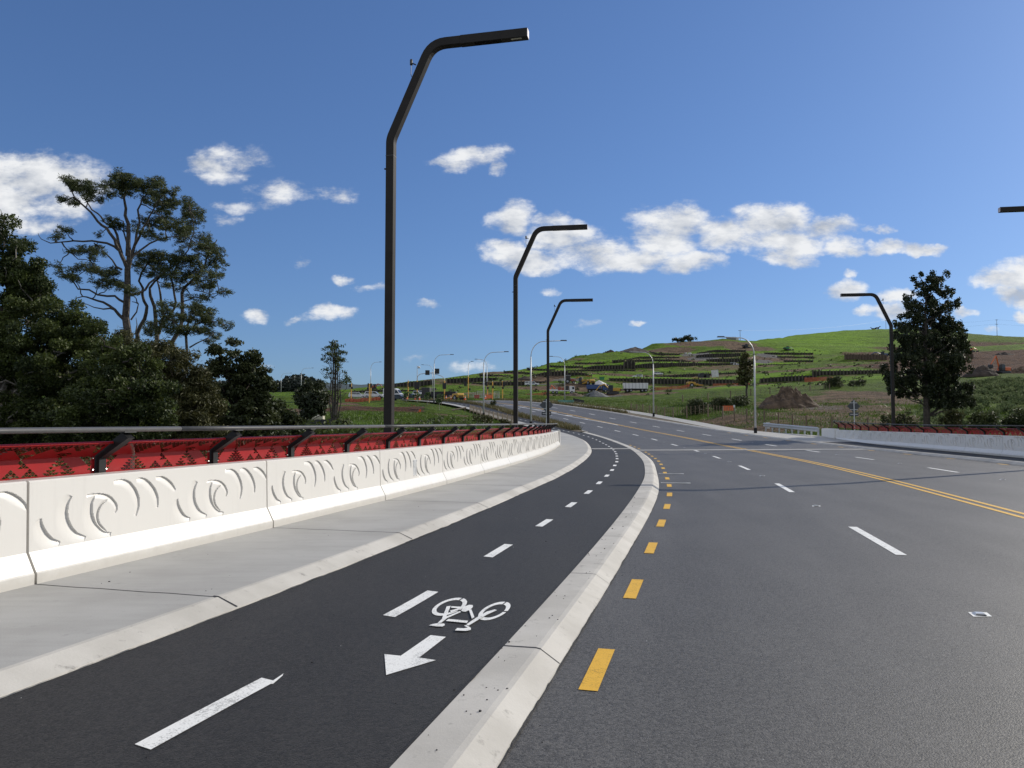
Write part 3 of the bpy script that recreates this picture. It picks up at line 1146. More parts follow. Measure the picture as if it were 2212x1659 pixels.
def railing(fx, sgn, pts, label, name_rail, zb):
    """pts: ordered post positions (Vector) with the walkway on the right hand of travel"""
    root = thing('railing', label, 'railing', pts[0])
    pm, (py, pz) = post_mesh()
    p0 = pm.build('post', MATS['black steel'])
    br = MB().box(-.09, .09, -.05, .05, -.012, .004).build('bracket', MATS['rail metal'], p0)
    br.location = (0, py + .02, pz + .02)
    L = (pts[1] - pts[0]).length
    pn = panel_mesh(L - .13)
    pn0 = pn.build('panel', MATS['red panel'])
    bl0 = []
    if sgn > 0:
        b = MB().ball((0, 0, 0), .013, 6, 4).build('bolt', MATS['bolt metal'], pn0)
        for k, (x, z) in enumerate([(x, z) for x in (.035, L - .165) for z in (BEND - .16, BEND - .02)]):
            if k:
                b = b.copy(); COL.objects.link(b)
            b.location = (x, -.008, z)
            bl0.append(b)
    tops = []
    for i, p in enumerate(pts):
        d = (pts[min(i + 1, len(pts) - 1)] - pts[max(i - 1, 0)])
        rz = math.atan2(d.y, d.x)
        o, b2 = (p0, br)
        if i:
            o = p0.copy(); COL.objects.link(o)
            b2 = br.copy(); COL.objects.link(b2); b2.parent = o
        o.parent = root
        o.location = p - pts[0]
        o.rotation_euler = (0, 0, rz)
        tops.append(p + Vector((-math.sin(rz) * py, math.cos(rz) * py, pz + .045)))
        if i < len(pts) - 1:
            d = pts[i + 1] - p
            rz = math.atan2(d.y, d.x)
            o = pn0
            if i:
                o = pn0.copy(); COL.objects.link(o)
                if i < 6:
                    for b in bl0:
                        b2 = b.copy(); COL.objects.link(b2); b2.parent = o
            o.parent = root
            o.location = p - pts[0] + d.normalized() * .065
            o.rotation_euler = (0, 0, rz)
            o.scale = ((d.length - .13) / (L - .13), 1, 1)
    # handrail in lengths with black couplers
    i = 0
    while i < len(tops) - 1:
        seg = tops[i:i + 4]
        e = (seg[-1] - seg[-2]).normalized() * .85
        st = (seg[1] - seg[0]).normalized() * (.87 if i else 0)
        seg = [seg[0] + st] + seg[1:-1] + [seg[-1] + (e if i + 3 < len(tops) - 1 else Vector())]
        rm = MB()
        seg = [v - pts[0] for v in seg]
        n = 12
        vs = []
        for j, c in enumerate(seg):
            t = (seg[min(j + 1, len(seg) - 1)] - seg[max(j - 1, 0)]).normalized()
            w = Vector((-t.y, t.x, 0)).normalized()
            for k in range(n):
                an = 2 * math.pi * k / n
                vs.append(c + w * (.047 * math.cos(an)) + Vector((0, 0, .03 * math.sin(an))))
        fs = []
        for j in range(len(seg) - 1):
            for k in range(n):
                k2 = (k + 1) % n
                fs.append((j * n + k, j * n + k2, (j + 1) * n + k2, (j + 1) * n + k))
        fs += [tuple(range(n - 1, -1, -1)), tuple((len(seg) - 1) * n + k for k in range(n))]
        h = rm.add(vs, fs).build('handrail', MATS['rail metal'], root, smooth=True)
        if i + 3 < len(tops) - 1:
            e1 = seg[-1]
            t = (seg[-1] - seg[-2]).normalized()
            MB().tube([e1, e1 + t * .02], .026, 10).build('coupler', MATS['black steel'], h)
        i += 3
    return root


def along(fx, off, Ya, Yb, first_s, step, count, z, rev=False):
    q, s = arc_table(fx, min(Ya, Yb) - 6, max(Ya, Yb) + 8)
    out = []
    for k in range(count):
        a = first_s(q, s) + (-1 if rev else 1) * k * step
        Y = float(np.interp(a, s, q))
        th = math.atan(slope(fx, Y))
        out.append(Vector((fx(Y) - off * math.cos(th), Y + off * math.sin(th), ZR(Y) + z)))
    return out


PS = 4.12 / 2
lp = along(XBL, .5, 0, 55, lambda q, s: np.interp(2.75, q, s), PS, 24, .2)
railing(XBL, 1, lp, 'sunlit red perforated railing with black bent posts behind the left barrier', 'left', .2)
rp = along(XBR, -.5, 14, 66, lambda q, s: np.interp(66.6, q, s), PS, 21, .12, rev=True)
railing(XBR, -1, rp, 'shaded red perforated railing with black bent posts behind the right barrier', 'right', .12)


# ------------------------------------------------------------------ black square lamp posts
def bendpath(pts, r, n=6):
    out = [Vector(pts[0])]
    for i in range(1, len(pts) - 1):
        p, a, b = Vector(pts[i]), Vector(pts[i - 1]), Vector(pts[i + 1])
        u, v = (a - p).normalized(), (b - p).normalized()
        ang = u.angle(v)
        d = r / math.tan(ang / 2)
        s0, s1 = p + u * d, p + v * d
        for k in range(n + 1):
            t = k / n
            out.append(s0 * (1 - t) ** 2 + p * 2 * t * (1 - t) + s1 * t * t)
    out.append(Vector(pts[-1]))
    return out


def black_lamp(label):
    t = thing('street_lamp', label, 'street lamp', group='black angular street lamps along the bridge')
    path = bendpath([(0, 0, -.9), (0, 0, 8.62), (1.02, 0, 10.88), (1.75, 0, 10.88)], .55)
    vs, fs = [], []
    hw = .10
    n = len(path)
    for i, c in enumerate(path):
        tg = (path[min(i + 1, n - 1)] - path[max(i - 1, 0)]).normalized()
        nn = Vector((-tg.z, 0, tg.x))
        for a, b in ((-1, -1), (1, -1), (1, 1), (-1, 1)):
            vs.append(c + nn * (a * hw) + Vector((0, b * hw, 0)))
    for i in range(n - 1):
        for k in range(4):
            fs.append((i * 4 + k, i * 4 + (k + 1) % 4, (i + 1) * 4 + (k + 1) % 4, (i + 1) * 4 + k))
    fs += [(3, 2, 1, 0), tuple((n - 1) * 4 + k for k in range(4))]
    pole = MB().add(vs, fs).build('pole', MATS['lamp black'], t, bevel=.012)
    MB().box(-.103, .103, -.103, .103, 8.2, 8.215).build('weld_seam', MATS['rail metal'], pole)
    hd = MB().box(1.75, 3.38, -.102, .102, 10.775, 10.985).build('luminaire', MATS['lamp black'], t, bevel=.008)
    MB().box(3.38, 3.39, -.095, .095, 10.785, 10.975).build('end_cap', MATS['lamp end'], hd)
    MB().box(2.1, 2.75, -.075, .075, 10.768, 10.774).build('lens', MATS['glass dark'], hd)
    MB().box(2.98, 3.24, -.065, -.01, 10.77, 10.774).build('label_plate', MATS['label plate'], hd)
    sn = MB().cyl((.62, 0, 10.42), (.5, 0, 10.48), .016, 6).cyl((.5, 0, 10.43), (.5, 0, 10.53), .036, 8).ball((.5, 0, 10.54), .036)
    sn.tube([(.5, 0, 10.42), (.49, 0, 10.2), (.55, 0, 10.05)], .008, 5)
    sn.build('sensor', MATS['signal black'], t)
    MB().box(-.17, -.1, -.015, .015, 7.9, 7.93).build('step_peg', MATS['lamp black'], pole)
    MB().box(-.2, .2, -.2, .2, -.94, -.9).build('base_plate', MATS['lamp black'], t)
    return t


L1 = black_lamp('tallest-looking black angular street lamp, nearest one behind the left railing')
spots = [((-2.93, 18.1), 'l', None),
         ((.17, 35.5), 'l', 'middle one of three black angular street lamps behind the left railing'),
         ((2.71, 57.0), 'l', 'farthest black angular street lamp on the left, beside the diamond sign'),
         ((27.0, 53.8), 'r', 'black angular street lamp behind the right railing beside the big tree'),
         ((24.25, 31.6), 'r', 'black street lamp with only its arm reaching in at the right edge')]
for i, ((x, y), side, lab) in enumerate(spots):
    rz = -math.atan(slope(XBL if side == 'l' else XBR, min(y, 50))) + (0 if side == 'l' else math.pi)
    if i == 0:
        L1.location, L1.rotation_euler = (x, y, 0), (0, 0, rz)
    else:
        copy_tree(L1, (x, y, ZR(y)), rz, lab)
# ------------------------------------------------------------------ ground survey points; every base below is also a point the terrain passes through
CTRL = []


def base(px, py, Y, reg=True):
    p = at(px, py, Y)
    if reg:
        CTRL.append((p.x, p.y, p.z))
    return p


for px, py, Y in [
    # left bank beyond the bridge
    (700, 955, 52), (800, 948, 54), (950, 945, 55), (1060, 935, 60), (820, 925, 68), (950, 920, 72), (1040, 917, 78), (760, 915, 74), (900, 905, 88),
    (980, 905, 92), (740, 898, 92), (860, 892, 105), (960, 893, 108), (750, 880, 122), (860, 878, 130), (930, 882, 125), (760, 868, 160), (860, 868, 165),
    (920, 872, 150), (700, 885, 110), (650, 895, 95), (640, 880, 120), (690, 868, 150), (620, 866, 160), (560, 880, 130),
    (720, 861, 190), (800, 862, 188), (880, 863, 186), (620, 850, 270), (700, 852, 240), (560, 850, 280), (600, 848, 330), (780, 853, 230),
    # right of the road
    (1800, 926, 80), (1950, 922, 82), (2100, 920, 82), (2212, 920, 80), (1660, 925, 86), (1500, 905, 106), (1560, 895, 112),
    (1700, 895, 104), (1820, 890, 108), (1900, 885, 105), (1800, 870, 128), (2000, 890, 95), (2100, 870, 105), (2200, 860, 112), (2050, 840, 140), (2150, 824, 150),
    (2210, 822, 150), (1950, 850, 140), (1420, 880, 140), (1500, 872, 150), (1350, 870, 160), (1300, 862, 180), (1250, 860, 190), (1400, 862, 190), (1480, 862, 180),
    (1560, 862, 160), (1650, 862, 150), (1640, 850, 175), (1740, 845, 180), (1830, 850, 165), (1900, 838, 185), (1980, 838, 180), (1550, 845, 220), (1440, 850, 230),
    (1700, 835, 230), (1820, 830, 225), (1900, 828, 230), (1180, 855, 210), (1120, 852, 220), (1060, 853, 215), (1000, 850, 230), (960, 848, 240),
    (1060, 842, 250), (1120, 838, 262), (900, 845, 260),
    # right-hand earthworks
    (2060, 815, 205), (2140, 812, 205), (2212, 812, 205), (2060, 795, 260), (2140, 790, 260), (2212, 795, 250), (2060, 768, 360), (2150, 768, 360), (2212, 772, 340),
    (1960, 800, 300), (1880, 800, 320), (1850, 810, 290), (1950, 770, 430), (1880, 775, 430),
    # hill silhouettes and what drops behind them
    (850, 829, 330), (960, 817, 345), (1010, 812, 350), (1050, 803, 365), (1130, 800, 372), (1190, 783, 410), (1240, 769, 440), (1290, 762, 455), (1330, 758, 466), (1410, 741, 508),
    (1450, 741, 510), (1480, 738, 515), (1560, 731, 530), (1640, 737, 540), (1640, 733, 620), (1700, 726, 660), (1780, 719, 700), (1880, 712.5, 730), (2000, 714, 720), (2100, 722, 690), (2212, 729, 660),
    (1780, 745, 560), (1880, 745, 570), (2000, 745, 560), (2100, 745, 540), (2212, 748, 520),
    (820, 836, 330), (780, 838, 345)]:
    base(px, py, Y)
for px, py, Y, drop in [(850, 829, 420, 10), (1010, 812, 450, 14), (1130, 800, 480, 16), (1240, 769, 560, 20), (1410, 741, 640, 22), (1560, 731, 680, 20), (1700, 726, 800, 20), (1880, 712, 900, 20), (2100, 722, 850, 20), (2300, 735, 800, 20)]:
    p = at(px, py, Y)
    CTRL.append((p.x, p.y, p.z - drop * 1.6))
CTRL += [(-9, 10, -4.5), (-14, 25, -5), (-30, 30, -3.5), (-10, 40, -4), (-28, 55, -2.5), (-45, 60, -1.5), (-50, 30, -2), (-90, 40, -1), (0, 20, -5), (10, 30, -5), (20, 40, -4.5), (12, 10, -5),
         (35, 20, -4), (40, 45, -2.5), (60, 40, 0), (90, 60, 3), (0, -20, -3), (-40, -20, -2), (40, -20, -3), (-30, 80, .8), (-60, 90, 2.5), (-100, 120, 5), (-170, 200, 8), (-140, 300, 13),
         (-300, 400, 14), (-250, 320, 13), (300, 120, 14), (120, 90, 8), (180, 160, 16), (260, 250, 30), (420, 420, 60), (-400, 600, 16), (500, 800, 70), (60, -25, 0), (140, 20, 4), (-90, -20, 0)]

# ------------------------------------------------------------------ grey street lamps


def grey_lamp(label, px, py0, Y, pytop, pxtip, proto={}):
    b = base(px, py0, Y)
    top = at(px, pytop, Y).z - b.z
    reach = (pxtip - px) / F * Y
    t = thing('street_lamp', label, 'street lamp', b, 0, 'slender grey curved-arm street lamps')
    r_ = min(abs(reach) * .55, 1.5)
    sg = 1 if reach > 0 else -1
    pm = MB().tube([(0, 0, -.3), (0, 0, top * .5), (0, 0, top - r_ * 1.25)], [.115, .095, .07], 8)
    pm.build('pole', MATS['galvanised'], t, smooth=True)
    pts = [(0, 0, top - r_ * 1.27)]
    for k in range(1, 9):
        a = math.pi / 2 * k / 8
        pts.append((sg * r_ * (1 - math.cos(a)), 0, top - r_ * 1.25 + r_ * 1.2 * math.sin(a)))
    pts.append((reach - sg * .62, 0, top))
    MB().tube(pts, .052, 6).build('arm', MATS['galvanised'], t, smooth=True)
    x0, x1 = sorted((reach - sg * .75, reach))
    MB().box(x0, x1, -.14, .14, top - .03, top + .09, taper=.05).build('lamp_head', MATS['sign back'], t)
    MB().cyl((0, 0, -.25), (0, 0, .35), .17, 8).build('base_sleeve', MATS['black steel'], t)
    return t


for a in [
    ('curved grey street lamp beside the bend of the right footpath, arm pointing left', 1632, 932, 77, 728, 1552),
    ('curved grey street lamp at the fence right of the road, below the terraces', 1412, 897, 116, 760, 1349),
    ('curved grey street lamp on the right verge behind the farthest black lamp', 1220, 867, 162, 770, 1187),
    ('curved grey street lamp left of the diamond sign, nearest on the left', 1147, 917, 88, 736, 1225),
    ('curved grey street lamp standing in the picket fence of the far cycle path', 1044.7, 897, 116, 760, 1099),
    ('curved grey street lamp right of the mast signals, by the saplings', 937.5, 868, 157, 766, 980),
    ('grey street lamp on a yellow footed pole beside the orange barrier, arm to left', 1052, 860, 190, 776, 1025),
    ('grey street lamp with short arm behind the yellow roller', 1011.5, 858, 200, 781, 1023),
    ('grey street lamp with left arm behind the mast signals', 934, 849, 228, 788, 909.7),
    ('grey street lamp left of the tallest black lamp, arm running behind it', 800.5, 853, 215, 782, 824),
    ('grey street lamp just right of the tallest black lamp over the white van', 848.5, 858, 205, 779, 833),
    ('grey street lamp whose arm shows behind the slim tall tree', 724, 853, 235, 782, 753),
    ('grey street lamp left of the slim tall tree, nearer of two', 650.5, 850, 262, 795, 677),
    ('grey street lamp left of the slim tall tree, farther of two', 607, 849, 300, 806, 630),
    ('grey street lamp half hidden by the leafy spires on the left', 566, 848, 330, 817, 586),
    ('thin far grey lamp with left arm between the two left fields', 658, 848, 335, 828, 643),
    ('thin far grey lamp with left arm against the slim tall tree', 699, 847, 320, 821, 682),
]:
    grey_lamp(*a)

# ------------------------------------------------------------------ diamond signs seen from behind


def diamond(label, px, py0, Y, pyc, half, pyp, hw, hh, pxs):
    b = base(px, py0, Y, False)
    b.z -= .3
    k = Y / F
    t = thing('warning_sign', label, 'road sign', b, 0)
    top = at(px, pyc - half * .85, Y).z - b.z
    MB().cyl((0, 0, 0), (0, 0, top), .045, 8).build('post', MATS['galvanised'], t)
    zc, dx = at(px, pyc, Y).z - b.z, (pxs - px) * k
    r_ = half * k
    MB().prism([(dx - r_, zc), (dx, zc - r_), (dx + r_, zc), (dx, zc + r_)], .05, .058).build('sign_plate', MATS['sign back'], t)
    z2 = at(px, pyp, Y).z - b.z
    MB().box(dx - hw * k, dx + hw * k, .05, .058, z2 - hh * k, z2 + hh * k).build('small_plate', MATS['sign back'], t)
    for z in (zc - r_ * .5, zc + r_ * .5, z2):
        MB().box(dx - .3, dx + .3, .028, .049, z - .025, z + .025).build('bracket', MATS['galvanised'], t)


diamond('back of a diamond warning sign on a grey post by the farthest left black lamp', 1180.5, 930, 61, 875, 15, 893, 10.3, 4, 1180.5)
diamond('back of a diamond warning sign on a grey post behind the right barrier', 1846, 932, 63, 877.5, 14.5, 895, 10, 4, 1846)

# ------------------------------------------------------------------ steel guardrail
gp = [(28.45, 70.6), (28.4, 75), (28.3, 79.5), (28.0, 84.5)]
g0 = Vector((gp[0][0], gp[0][1], ZR(70)))
gr = thing('guardrail', 'galvanised steel W-beam guardrail leading into the right barrier', 'guardrail', g0)
prof = [(0, .34), (-.09, .40), (-.09, .48), (0, .54), (0, .58), (-.09, .64), (-.09, .72), (0, .78)]
gm = MB()
q = []
n = 14
for i in range(n):
    f = i / (n - 1) * 3
    k = min(int(f), 2)
    a, b = Vector(gp[k]), Vector(gp[k + 1])
    c = a + (b - a) * (f - k)
    zz = ZR(c.y) + .16
    q += [(c.x + dx - g0.x, c.y - g0.y, zz + z - g0.z) for dx, z in prof]
m = len(prof)
gm.add(q, [(i * m + j, (i + 1) * m + j, (i + 1) * m + j + 1, i * m + j + 1) for i in range(n - 1) for j in range(m - 1)])
gm.build('beam', MATS['guardrail steel'], gr)
gpost = None
for i in range(9):
    f = i / 8 * 3 * .96 + .06
    k = min(int(f), 2)
    a, b = Vector(gp[k]), Vector(gp[k + 1])
    c = a + (b - a) * (f - k)
    if gpost is None:
        gpost = MB().box(.02, .16, -.06, .06, -.6, .72).build('post', MATS['guardrail steel'], gr)
        o = gpost
    else:
        o = gpost.copy(); COL.objects.link(o)
    o.location = (c.x - g0.x, c.y - g0.y, ZR(c.y) + .16 - g0.z)
MB().box(-.16, .16, 13.85, 14.1, ZR(84) + .3 - g0.z, ZR(84) + 1.0 - g0.z).build('end_terminal', MATS['white paint'], gr)

# ------------------------------------------------------------------ fences


def fence(name, label, pts, m, h, post_r, gap, nb, bat=.025, rail=True):
    """posts as parts, with a batten-and-wire infill as one more part"""
    r0 = pts[0]
    t = thing(name, label, 'fence', r0)
    d = [0]
    for a, b in zip(pts, pts[1:]):
        d.append(d[-1] + (b - a).length)
    n = max(2, int(d[-1] / gap) + 1)

    def P(s):
        for i in range(len(pts) - 1):
            if s <= d[i + 1] or i == len(pts) - 2:
                return pts[i] + (pts[i + 1] - pts[i]) * ((s - d[i]) / (d[i + 1] - d[i]))
    po = pk = None
    bm = MB()
    for k in range(n):
        c = P(d[-1] * k / (n - 1)) - r0
        if po is None:
            po = MB().tube([(0, 0, -.5), (0, 0, h)], post_r, 6).build('post', m, t)
            o = po
        else:
            o = po.copy(); COL.objects.link(o)
        o.location = c + Vector((0, 0, random.uniform(-.08, .06)))
        o.rotation_euler = (random.uniform(-.04, .04), random.uniform(-.04, .04), random.uniform(0, 3))
        o.parent = t
        if k < n - 1:
            e = P(d[-1] * (k + 1) / (n - 1)) - r0
            for j in range(1, nb + 1):
                p = c + (e - c) * (j / (nb + 1))
                if rail:
                    bm.tube([p + Vector((0, 0, .02)), p + Vector((random.uniform(-.02, .02), 0, h * .93))], bat, 4)
                else:
                    if pk is None:
                        pk = MB().tube([(0, 0, .02), (0, 0, h * .93)], bat, 4).build('picket', m, t)
                        o = pk
                    else:
                        o = pk.copy(); COL.objects.link(o)
                    o.location = p
            if rail:
                for z in (.3, .58, .86):
                    bm.tube([c + Vector((0, 0, h * z)), e + Vector((0, 0, h * z))], .008, 3)
    if rail:
        bm.build('battens_and_wire', m, t)
    return t


fr_pts = [(1363, 887, 135), (1404, 893, 124), (1430, 897, 118), (1462, 898, 112), (1495, 896, 109), (1537, 891.5, 107), (1570, 899, 103), (1589, 901.6, 100), (1611, 905, 97), (1638, 907, 95),
          (1672, 912, 91), (1706, 917, 87), (1747, 924, 82), (1800, 928, 79), (1862, 930, 77), (1960, 931, 76)]
fence('post_and_batten_fence', 'long timber post and batten fence across the field right of the road', [base(*p) for p in fr_pts], MATS['timber'], 1.35, .11, 3.6, 4, .03)
fence('post_and_batten_fence', 'short farther timber fence running up to the brown soil mound', [base(*p) for p in ((1475, 868, 150), (1540, 862, 150), (1600, 856, 152), (1660, 850, 155), (1740, 845, 158), (1792, 842, 160))],
      MATS['timber'], 1.3, .11, 5.0, 3)
lf = []
for Y in np.arange(97, 131, 3.0):
    x = XFL(Y) - .35
    lf.append(Vector((x, Y, ZR(Y) + .12)))
    CTRL.append((x - 1.2, Y, ZR(Y) - .25))
fence('picket_fence', 'low timber picket fence along the left edge of the far cycle path', lf, MATS['pale timber'], 1.05, .085, 2.9, 6, .03, False)

# ------------------------------------------------------------------ trees


def leaves(C, size, squash=1.0, aspect=.55):
    """random leaf-sized quads round the points C"""
    n = len(C)
    u = rng.normal(size=(n, 3)); u[:, 2] *= squash
    u /= np.linalg.norm(u, axis=1)[:, None]
    v = np.cross(u, rng.normal(size=(n, 3)))
    v /= np.linalg.norm(v, axis=1)[:, None]
    s = size * rng.uniform(.6, 1.4, (n, 1))
    a, b = u * s, v * s * aspect
    V = np.stack([C - a, C + b - a * .1, C + a, C - b - a * .1], 1).reshape(-1, 3)
    return V, np.arange(n * 4).reshape(n, 4)


def clumps(lumps, dens, shell=.55, jit=.0):
    """points through ellipsoid lumps (centre, radii), denser near the outside; plus a tint per lump and height"""
    out, tint = [], []
    for c, r_ in lumps:
        r_ = np.array(r_, float)
        n = max(6, int(dens * (r_[0] * r_[1] + r_[1] * r_[2] + r_[0] * r_[2]) / 3))
        d = rng.normal(size=(n, 3))
        d /= np.linalg.norm(d, axis=1)[:, None]
        rad = shell + (1 - shell) * rng.uniform(0, 1, (n, 1)) ** .7
        out.append(np.array(c) + d * rad * r_ + rng.normal(size=(n, 3)) * jit)
        tint.append(np.clip(rng.uniform(.15, .75) + rng.normal(0, .18, n), 0, 1))
    return np.concatenate(out), np.concatenate(tint)


def crown(name, lumps, dens, size, m, parent, shell=.55, jit=.05, squash=1.0, aspect=.55, off=Vector()):
    C, tn = clumps(lumps, dens, shell, jit)
    C = C - np.array(off)
    V, Fq = leaves(C, size, squash, aspect)
    return np_mesh(name, V, Fq, m, parent, np.repeat(tn, 4))


def sub_lumps(c, r_, n, s0, s1, flat=.7):
    """break one big ellipsoid into many leafy lumps sitting on and in it"""
    out = []
    for _ in range(n):
        d = Vector(rng.normal(size=3)).normalized()
        k = random.uniform(.55, .98)
        s = random.uniform(s0, s1)
        out.append(((c[0] + d.x * r_[0] * k, c[1] + d.y * r_[1] * k, c[2] + d.z * r_[2] * k), (s, s, s * flat)))
    return out


def branchy(mb, a, b, r0, r1, wob=.12, n=5, sides=5):
    a, b = Vector(a), Vector(b)
    L = (b - a).length
    pts = [a + (b - a) * (i / n) + (Vector(rng.normal(size=3)) * (wob * L / n) if 0 < i < n else Vector()) for i in range(n + 1)]
    mb.tube(pts, [r0 + (r1 - r0) * i / n for i in range(n + 1)], sides)


def big_tree(label, px, py0, Y, blobs, nl, s, dens, leaf, lm, bark, trunk_r, name='dense_tree', twigs=0, depth=1.0, group=None, shell=.5, flat=.7, squash=1.0, aspect=.55):
    """blobs: (px, py, rx, ry) on the print at distance Y; given depth of their own"""
    b = base(px, py0, Y, False)
    k = Y / F
    t = thing(name, label, 'tree', b, 0, group)
    lum, tr = [], MB()
    for (x, y, rx, ry) in blobs:
        dy = random.uniform(-.5, .5) * rx * k * depth
        c = at(x, y, Y + dy)
        R3 = (rx * k, rx * k * depth, ry * k)
        lum += sub_lumps(c, R3, max(3, int(nl * rx * ry / 2500)), s * .7, s * 1.35, flat)
        branchy(tr, (0, 0, (c.z - b.z) * .25), (c - b) * .92, trunk_r * .4, .03, .25)
    zt = max(l[0][2] for l in lum) - b.z
    branchy(tr, (0, 0, -.5), (0, 0, zt * .7), trunk_r, trunk_r * .35, .06, 6, 8)
    for _ in range(twigs):
        l = random.choice(lum)
        c = Vector(l[0]) - b
        e = c + Vector((random.uniform(-1, 1), random.uniform(-1.2, .2), random.uniform(-.5, .5))) * s * 2.2
        branchy(tr, c * .8 + Vector((0, 0, (c.z) * .1)), e, .035, .01, .3)
    tr.build('trunk', MATS[bark], t)
    crown('crown', lum, dens, leaf, MATS[lm], t, shell, leaf * .8, squash, aspect, b)
    return t


big_tree('large dark dense evergreen tree filling the left picture edge', -30, 1010, 30,
         [(10, 560, 58, 76), (-10, 520, 55, 52), (0, 600, 85, 60), (62, 600, 48, 56), (20, 640, 95, 75), (60, 700, 120, 90), (-40, 700, 120, 120), (110, 770, 130, 80), (30, 830, 160, 90), (165, 715, 62, 50), (150, 830, 110, 60),
          (190, 780, 70, 60), (-60, 850, 120, 100), (60, 900, 140, 50), (-40, 950, 110, 46), (60, 955, 90, 44), (140, 945, 80, 50)], 9, .38, 4200, .052, 'leaf totara', 'grey bark', .4, twigs=110, depth=.9)
big_tree('dark dense evergreen tree right of the largest left tree', 275, 990, 27,
         [(240, 790, 62, 62), (215, 850, 80, 50), (290, 800, 55, 50), (260, 860, 85, 55), (320, 860, 70, 55), (300, 910, 70, 40), (190, 900, 90, 40), (210, 945, 80, 44), (300, 950, 80, 44)], 12, .32, 4200, .052, 'leaf totara', 'dark bark', .24, twigs=40)
big_tree('olive feathery tree below the tall pines', 345, 985, 36,
         [(272, 745, 34, 36), (310, 755, 48, 36), (355, 775, 52, 40), (400, 800, 48, 42), (345, 830, 80, 50), (415, 850, 50, 60), (440, 880, 40, 50), (380, 890, 70, 50), (360, 940, 80, 44), (440, 940, 70, 44)], 17, .33, 2300, .11, 'leaf olive', 'dark bark', .25, twigs=40, aspect=.22)
big_tree('spired grey-green tree right of the pines', 512, 985, 40,
         [(508, 748, 12, 28), (470, 775, 20, 36), (505, 790, 26, 40), (548, 778, 14, 34), (480, 830, 44, 46), (540, 830, 40, 46), (575, 815, 12, 26), (505, 880, 70, 50), (580, 850, 18, 30), (545, 905, 60, 40), (500, 945, 80, 40), (570, 945, 60, 36)],
         42, .21, 2600, .10, 'leaf bush', 'dark bark', .22, twigs=24)
big_tree('low bushy tree beside the spired tree, pale olive leaves', 590, 985, 48, [(585, 880, 34, 34), (610, 905, 34, 30), (565, 915, 40, 30), (625, 925, 26, 22)], 26, .34, 1500, .12, 'leaf bush', 'dark bark', .14, name='bushy_tree')
big_tree('small dark tree with thin leaning trunk left of the slim tall tree', 664, 935, 66, [(660, 853, 28, 18), (688, 862, 24, 22), (645, 872, 26, 16), (675, 885, 32, 16), (700, 882, 20, 14), (668, 842, 14, 10)],
         30, .42, 900, .15, 'leaf dark', 'grey bark', .13, name='small_tree')
big_tree('tufted sapling with dark top beyond the small dark tree', 672, 862, 150, [(664, 827, 6, 12), (676, 832, 9, 10), (697, 828, 6, 7), (686, 838, 10, 6)], 60, .5, 300, .25, 'leaf dark', 'dark bark', .15, name='small_tree')

# tall pines drawn limb by limb
PX, PY = (lambda c: c * .24801), (lambda c: 329.2 + c * .24801)


def pine(label, px, py0, Y, limbs, pads, dens=760, leaf=.125):
    b = base(px, py0, Y, False)
    t = thing('tall_pine', label, 'pine tree', b, 0)
    tr = MB()
    nodes_ = []
    kk = .24801 * Y / F
    for pts, r0, r1, dz in limbs:
        w = [at(PX(x), PY(y), Y + dz * (i / max(1, len(pts) - 1))) - b for i, (x, y) in enumerate(pts)]
        # roughen between the surveyed points
        path = [w[0]]
        for a, c in zip(w, w[1:]):
            path += [a + (c - a) * .5 + Vector(rng.normal(size=3)) * (c - a).length * .05, c]
        tr.tube(path, [.74 * (r0 + (r1 - r0) * i / (len(path) - 1)) for i in range(len(path))], 6)
        nodes_ += path[1:]
    lum = []
    for cx, cy, rx, ry in pads:
        dy = random.uniform(-2.2, 2.2)
        c = at(PX(cx), PY(cy), Y + dy) - b
        nr = min(nodes_, key=lambda q: (q - c).length)
        branchy(tr, nr, c, .05, .02, .15)
        n = max(5, int(rx * ry / 190))
        for _ in range(n):
            a = random.uniform(0, 6.28)
            q = math.sqrt(random.random())
            p = c + Vector((math.cos(a) * q * rx * kk, random.uniform(-1, 1) * rx * kk * .8, math.sin(a) * q * ry * kk))
            s = random.uniform(.13, .30)
            lum.append((tuple(p), (s * 1.25, s * 1.25, s * .7)))
            if random.random() < .3:
                branchy(tr, c, p, .025, .012, .2, 3, 4)
    tr.build('trunk', MATS['bark'], t)
    C, tn = clumps(lum, dens, .2, .05)
    V, Fq = leaves(C, leaf, .7, .17)
    np_mesh('crown', V, Fq, MATS['leaf pine'], t, np.repeat(tn, 4))


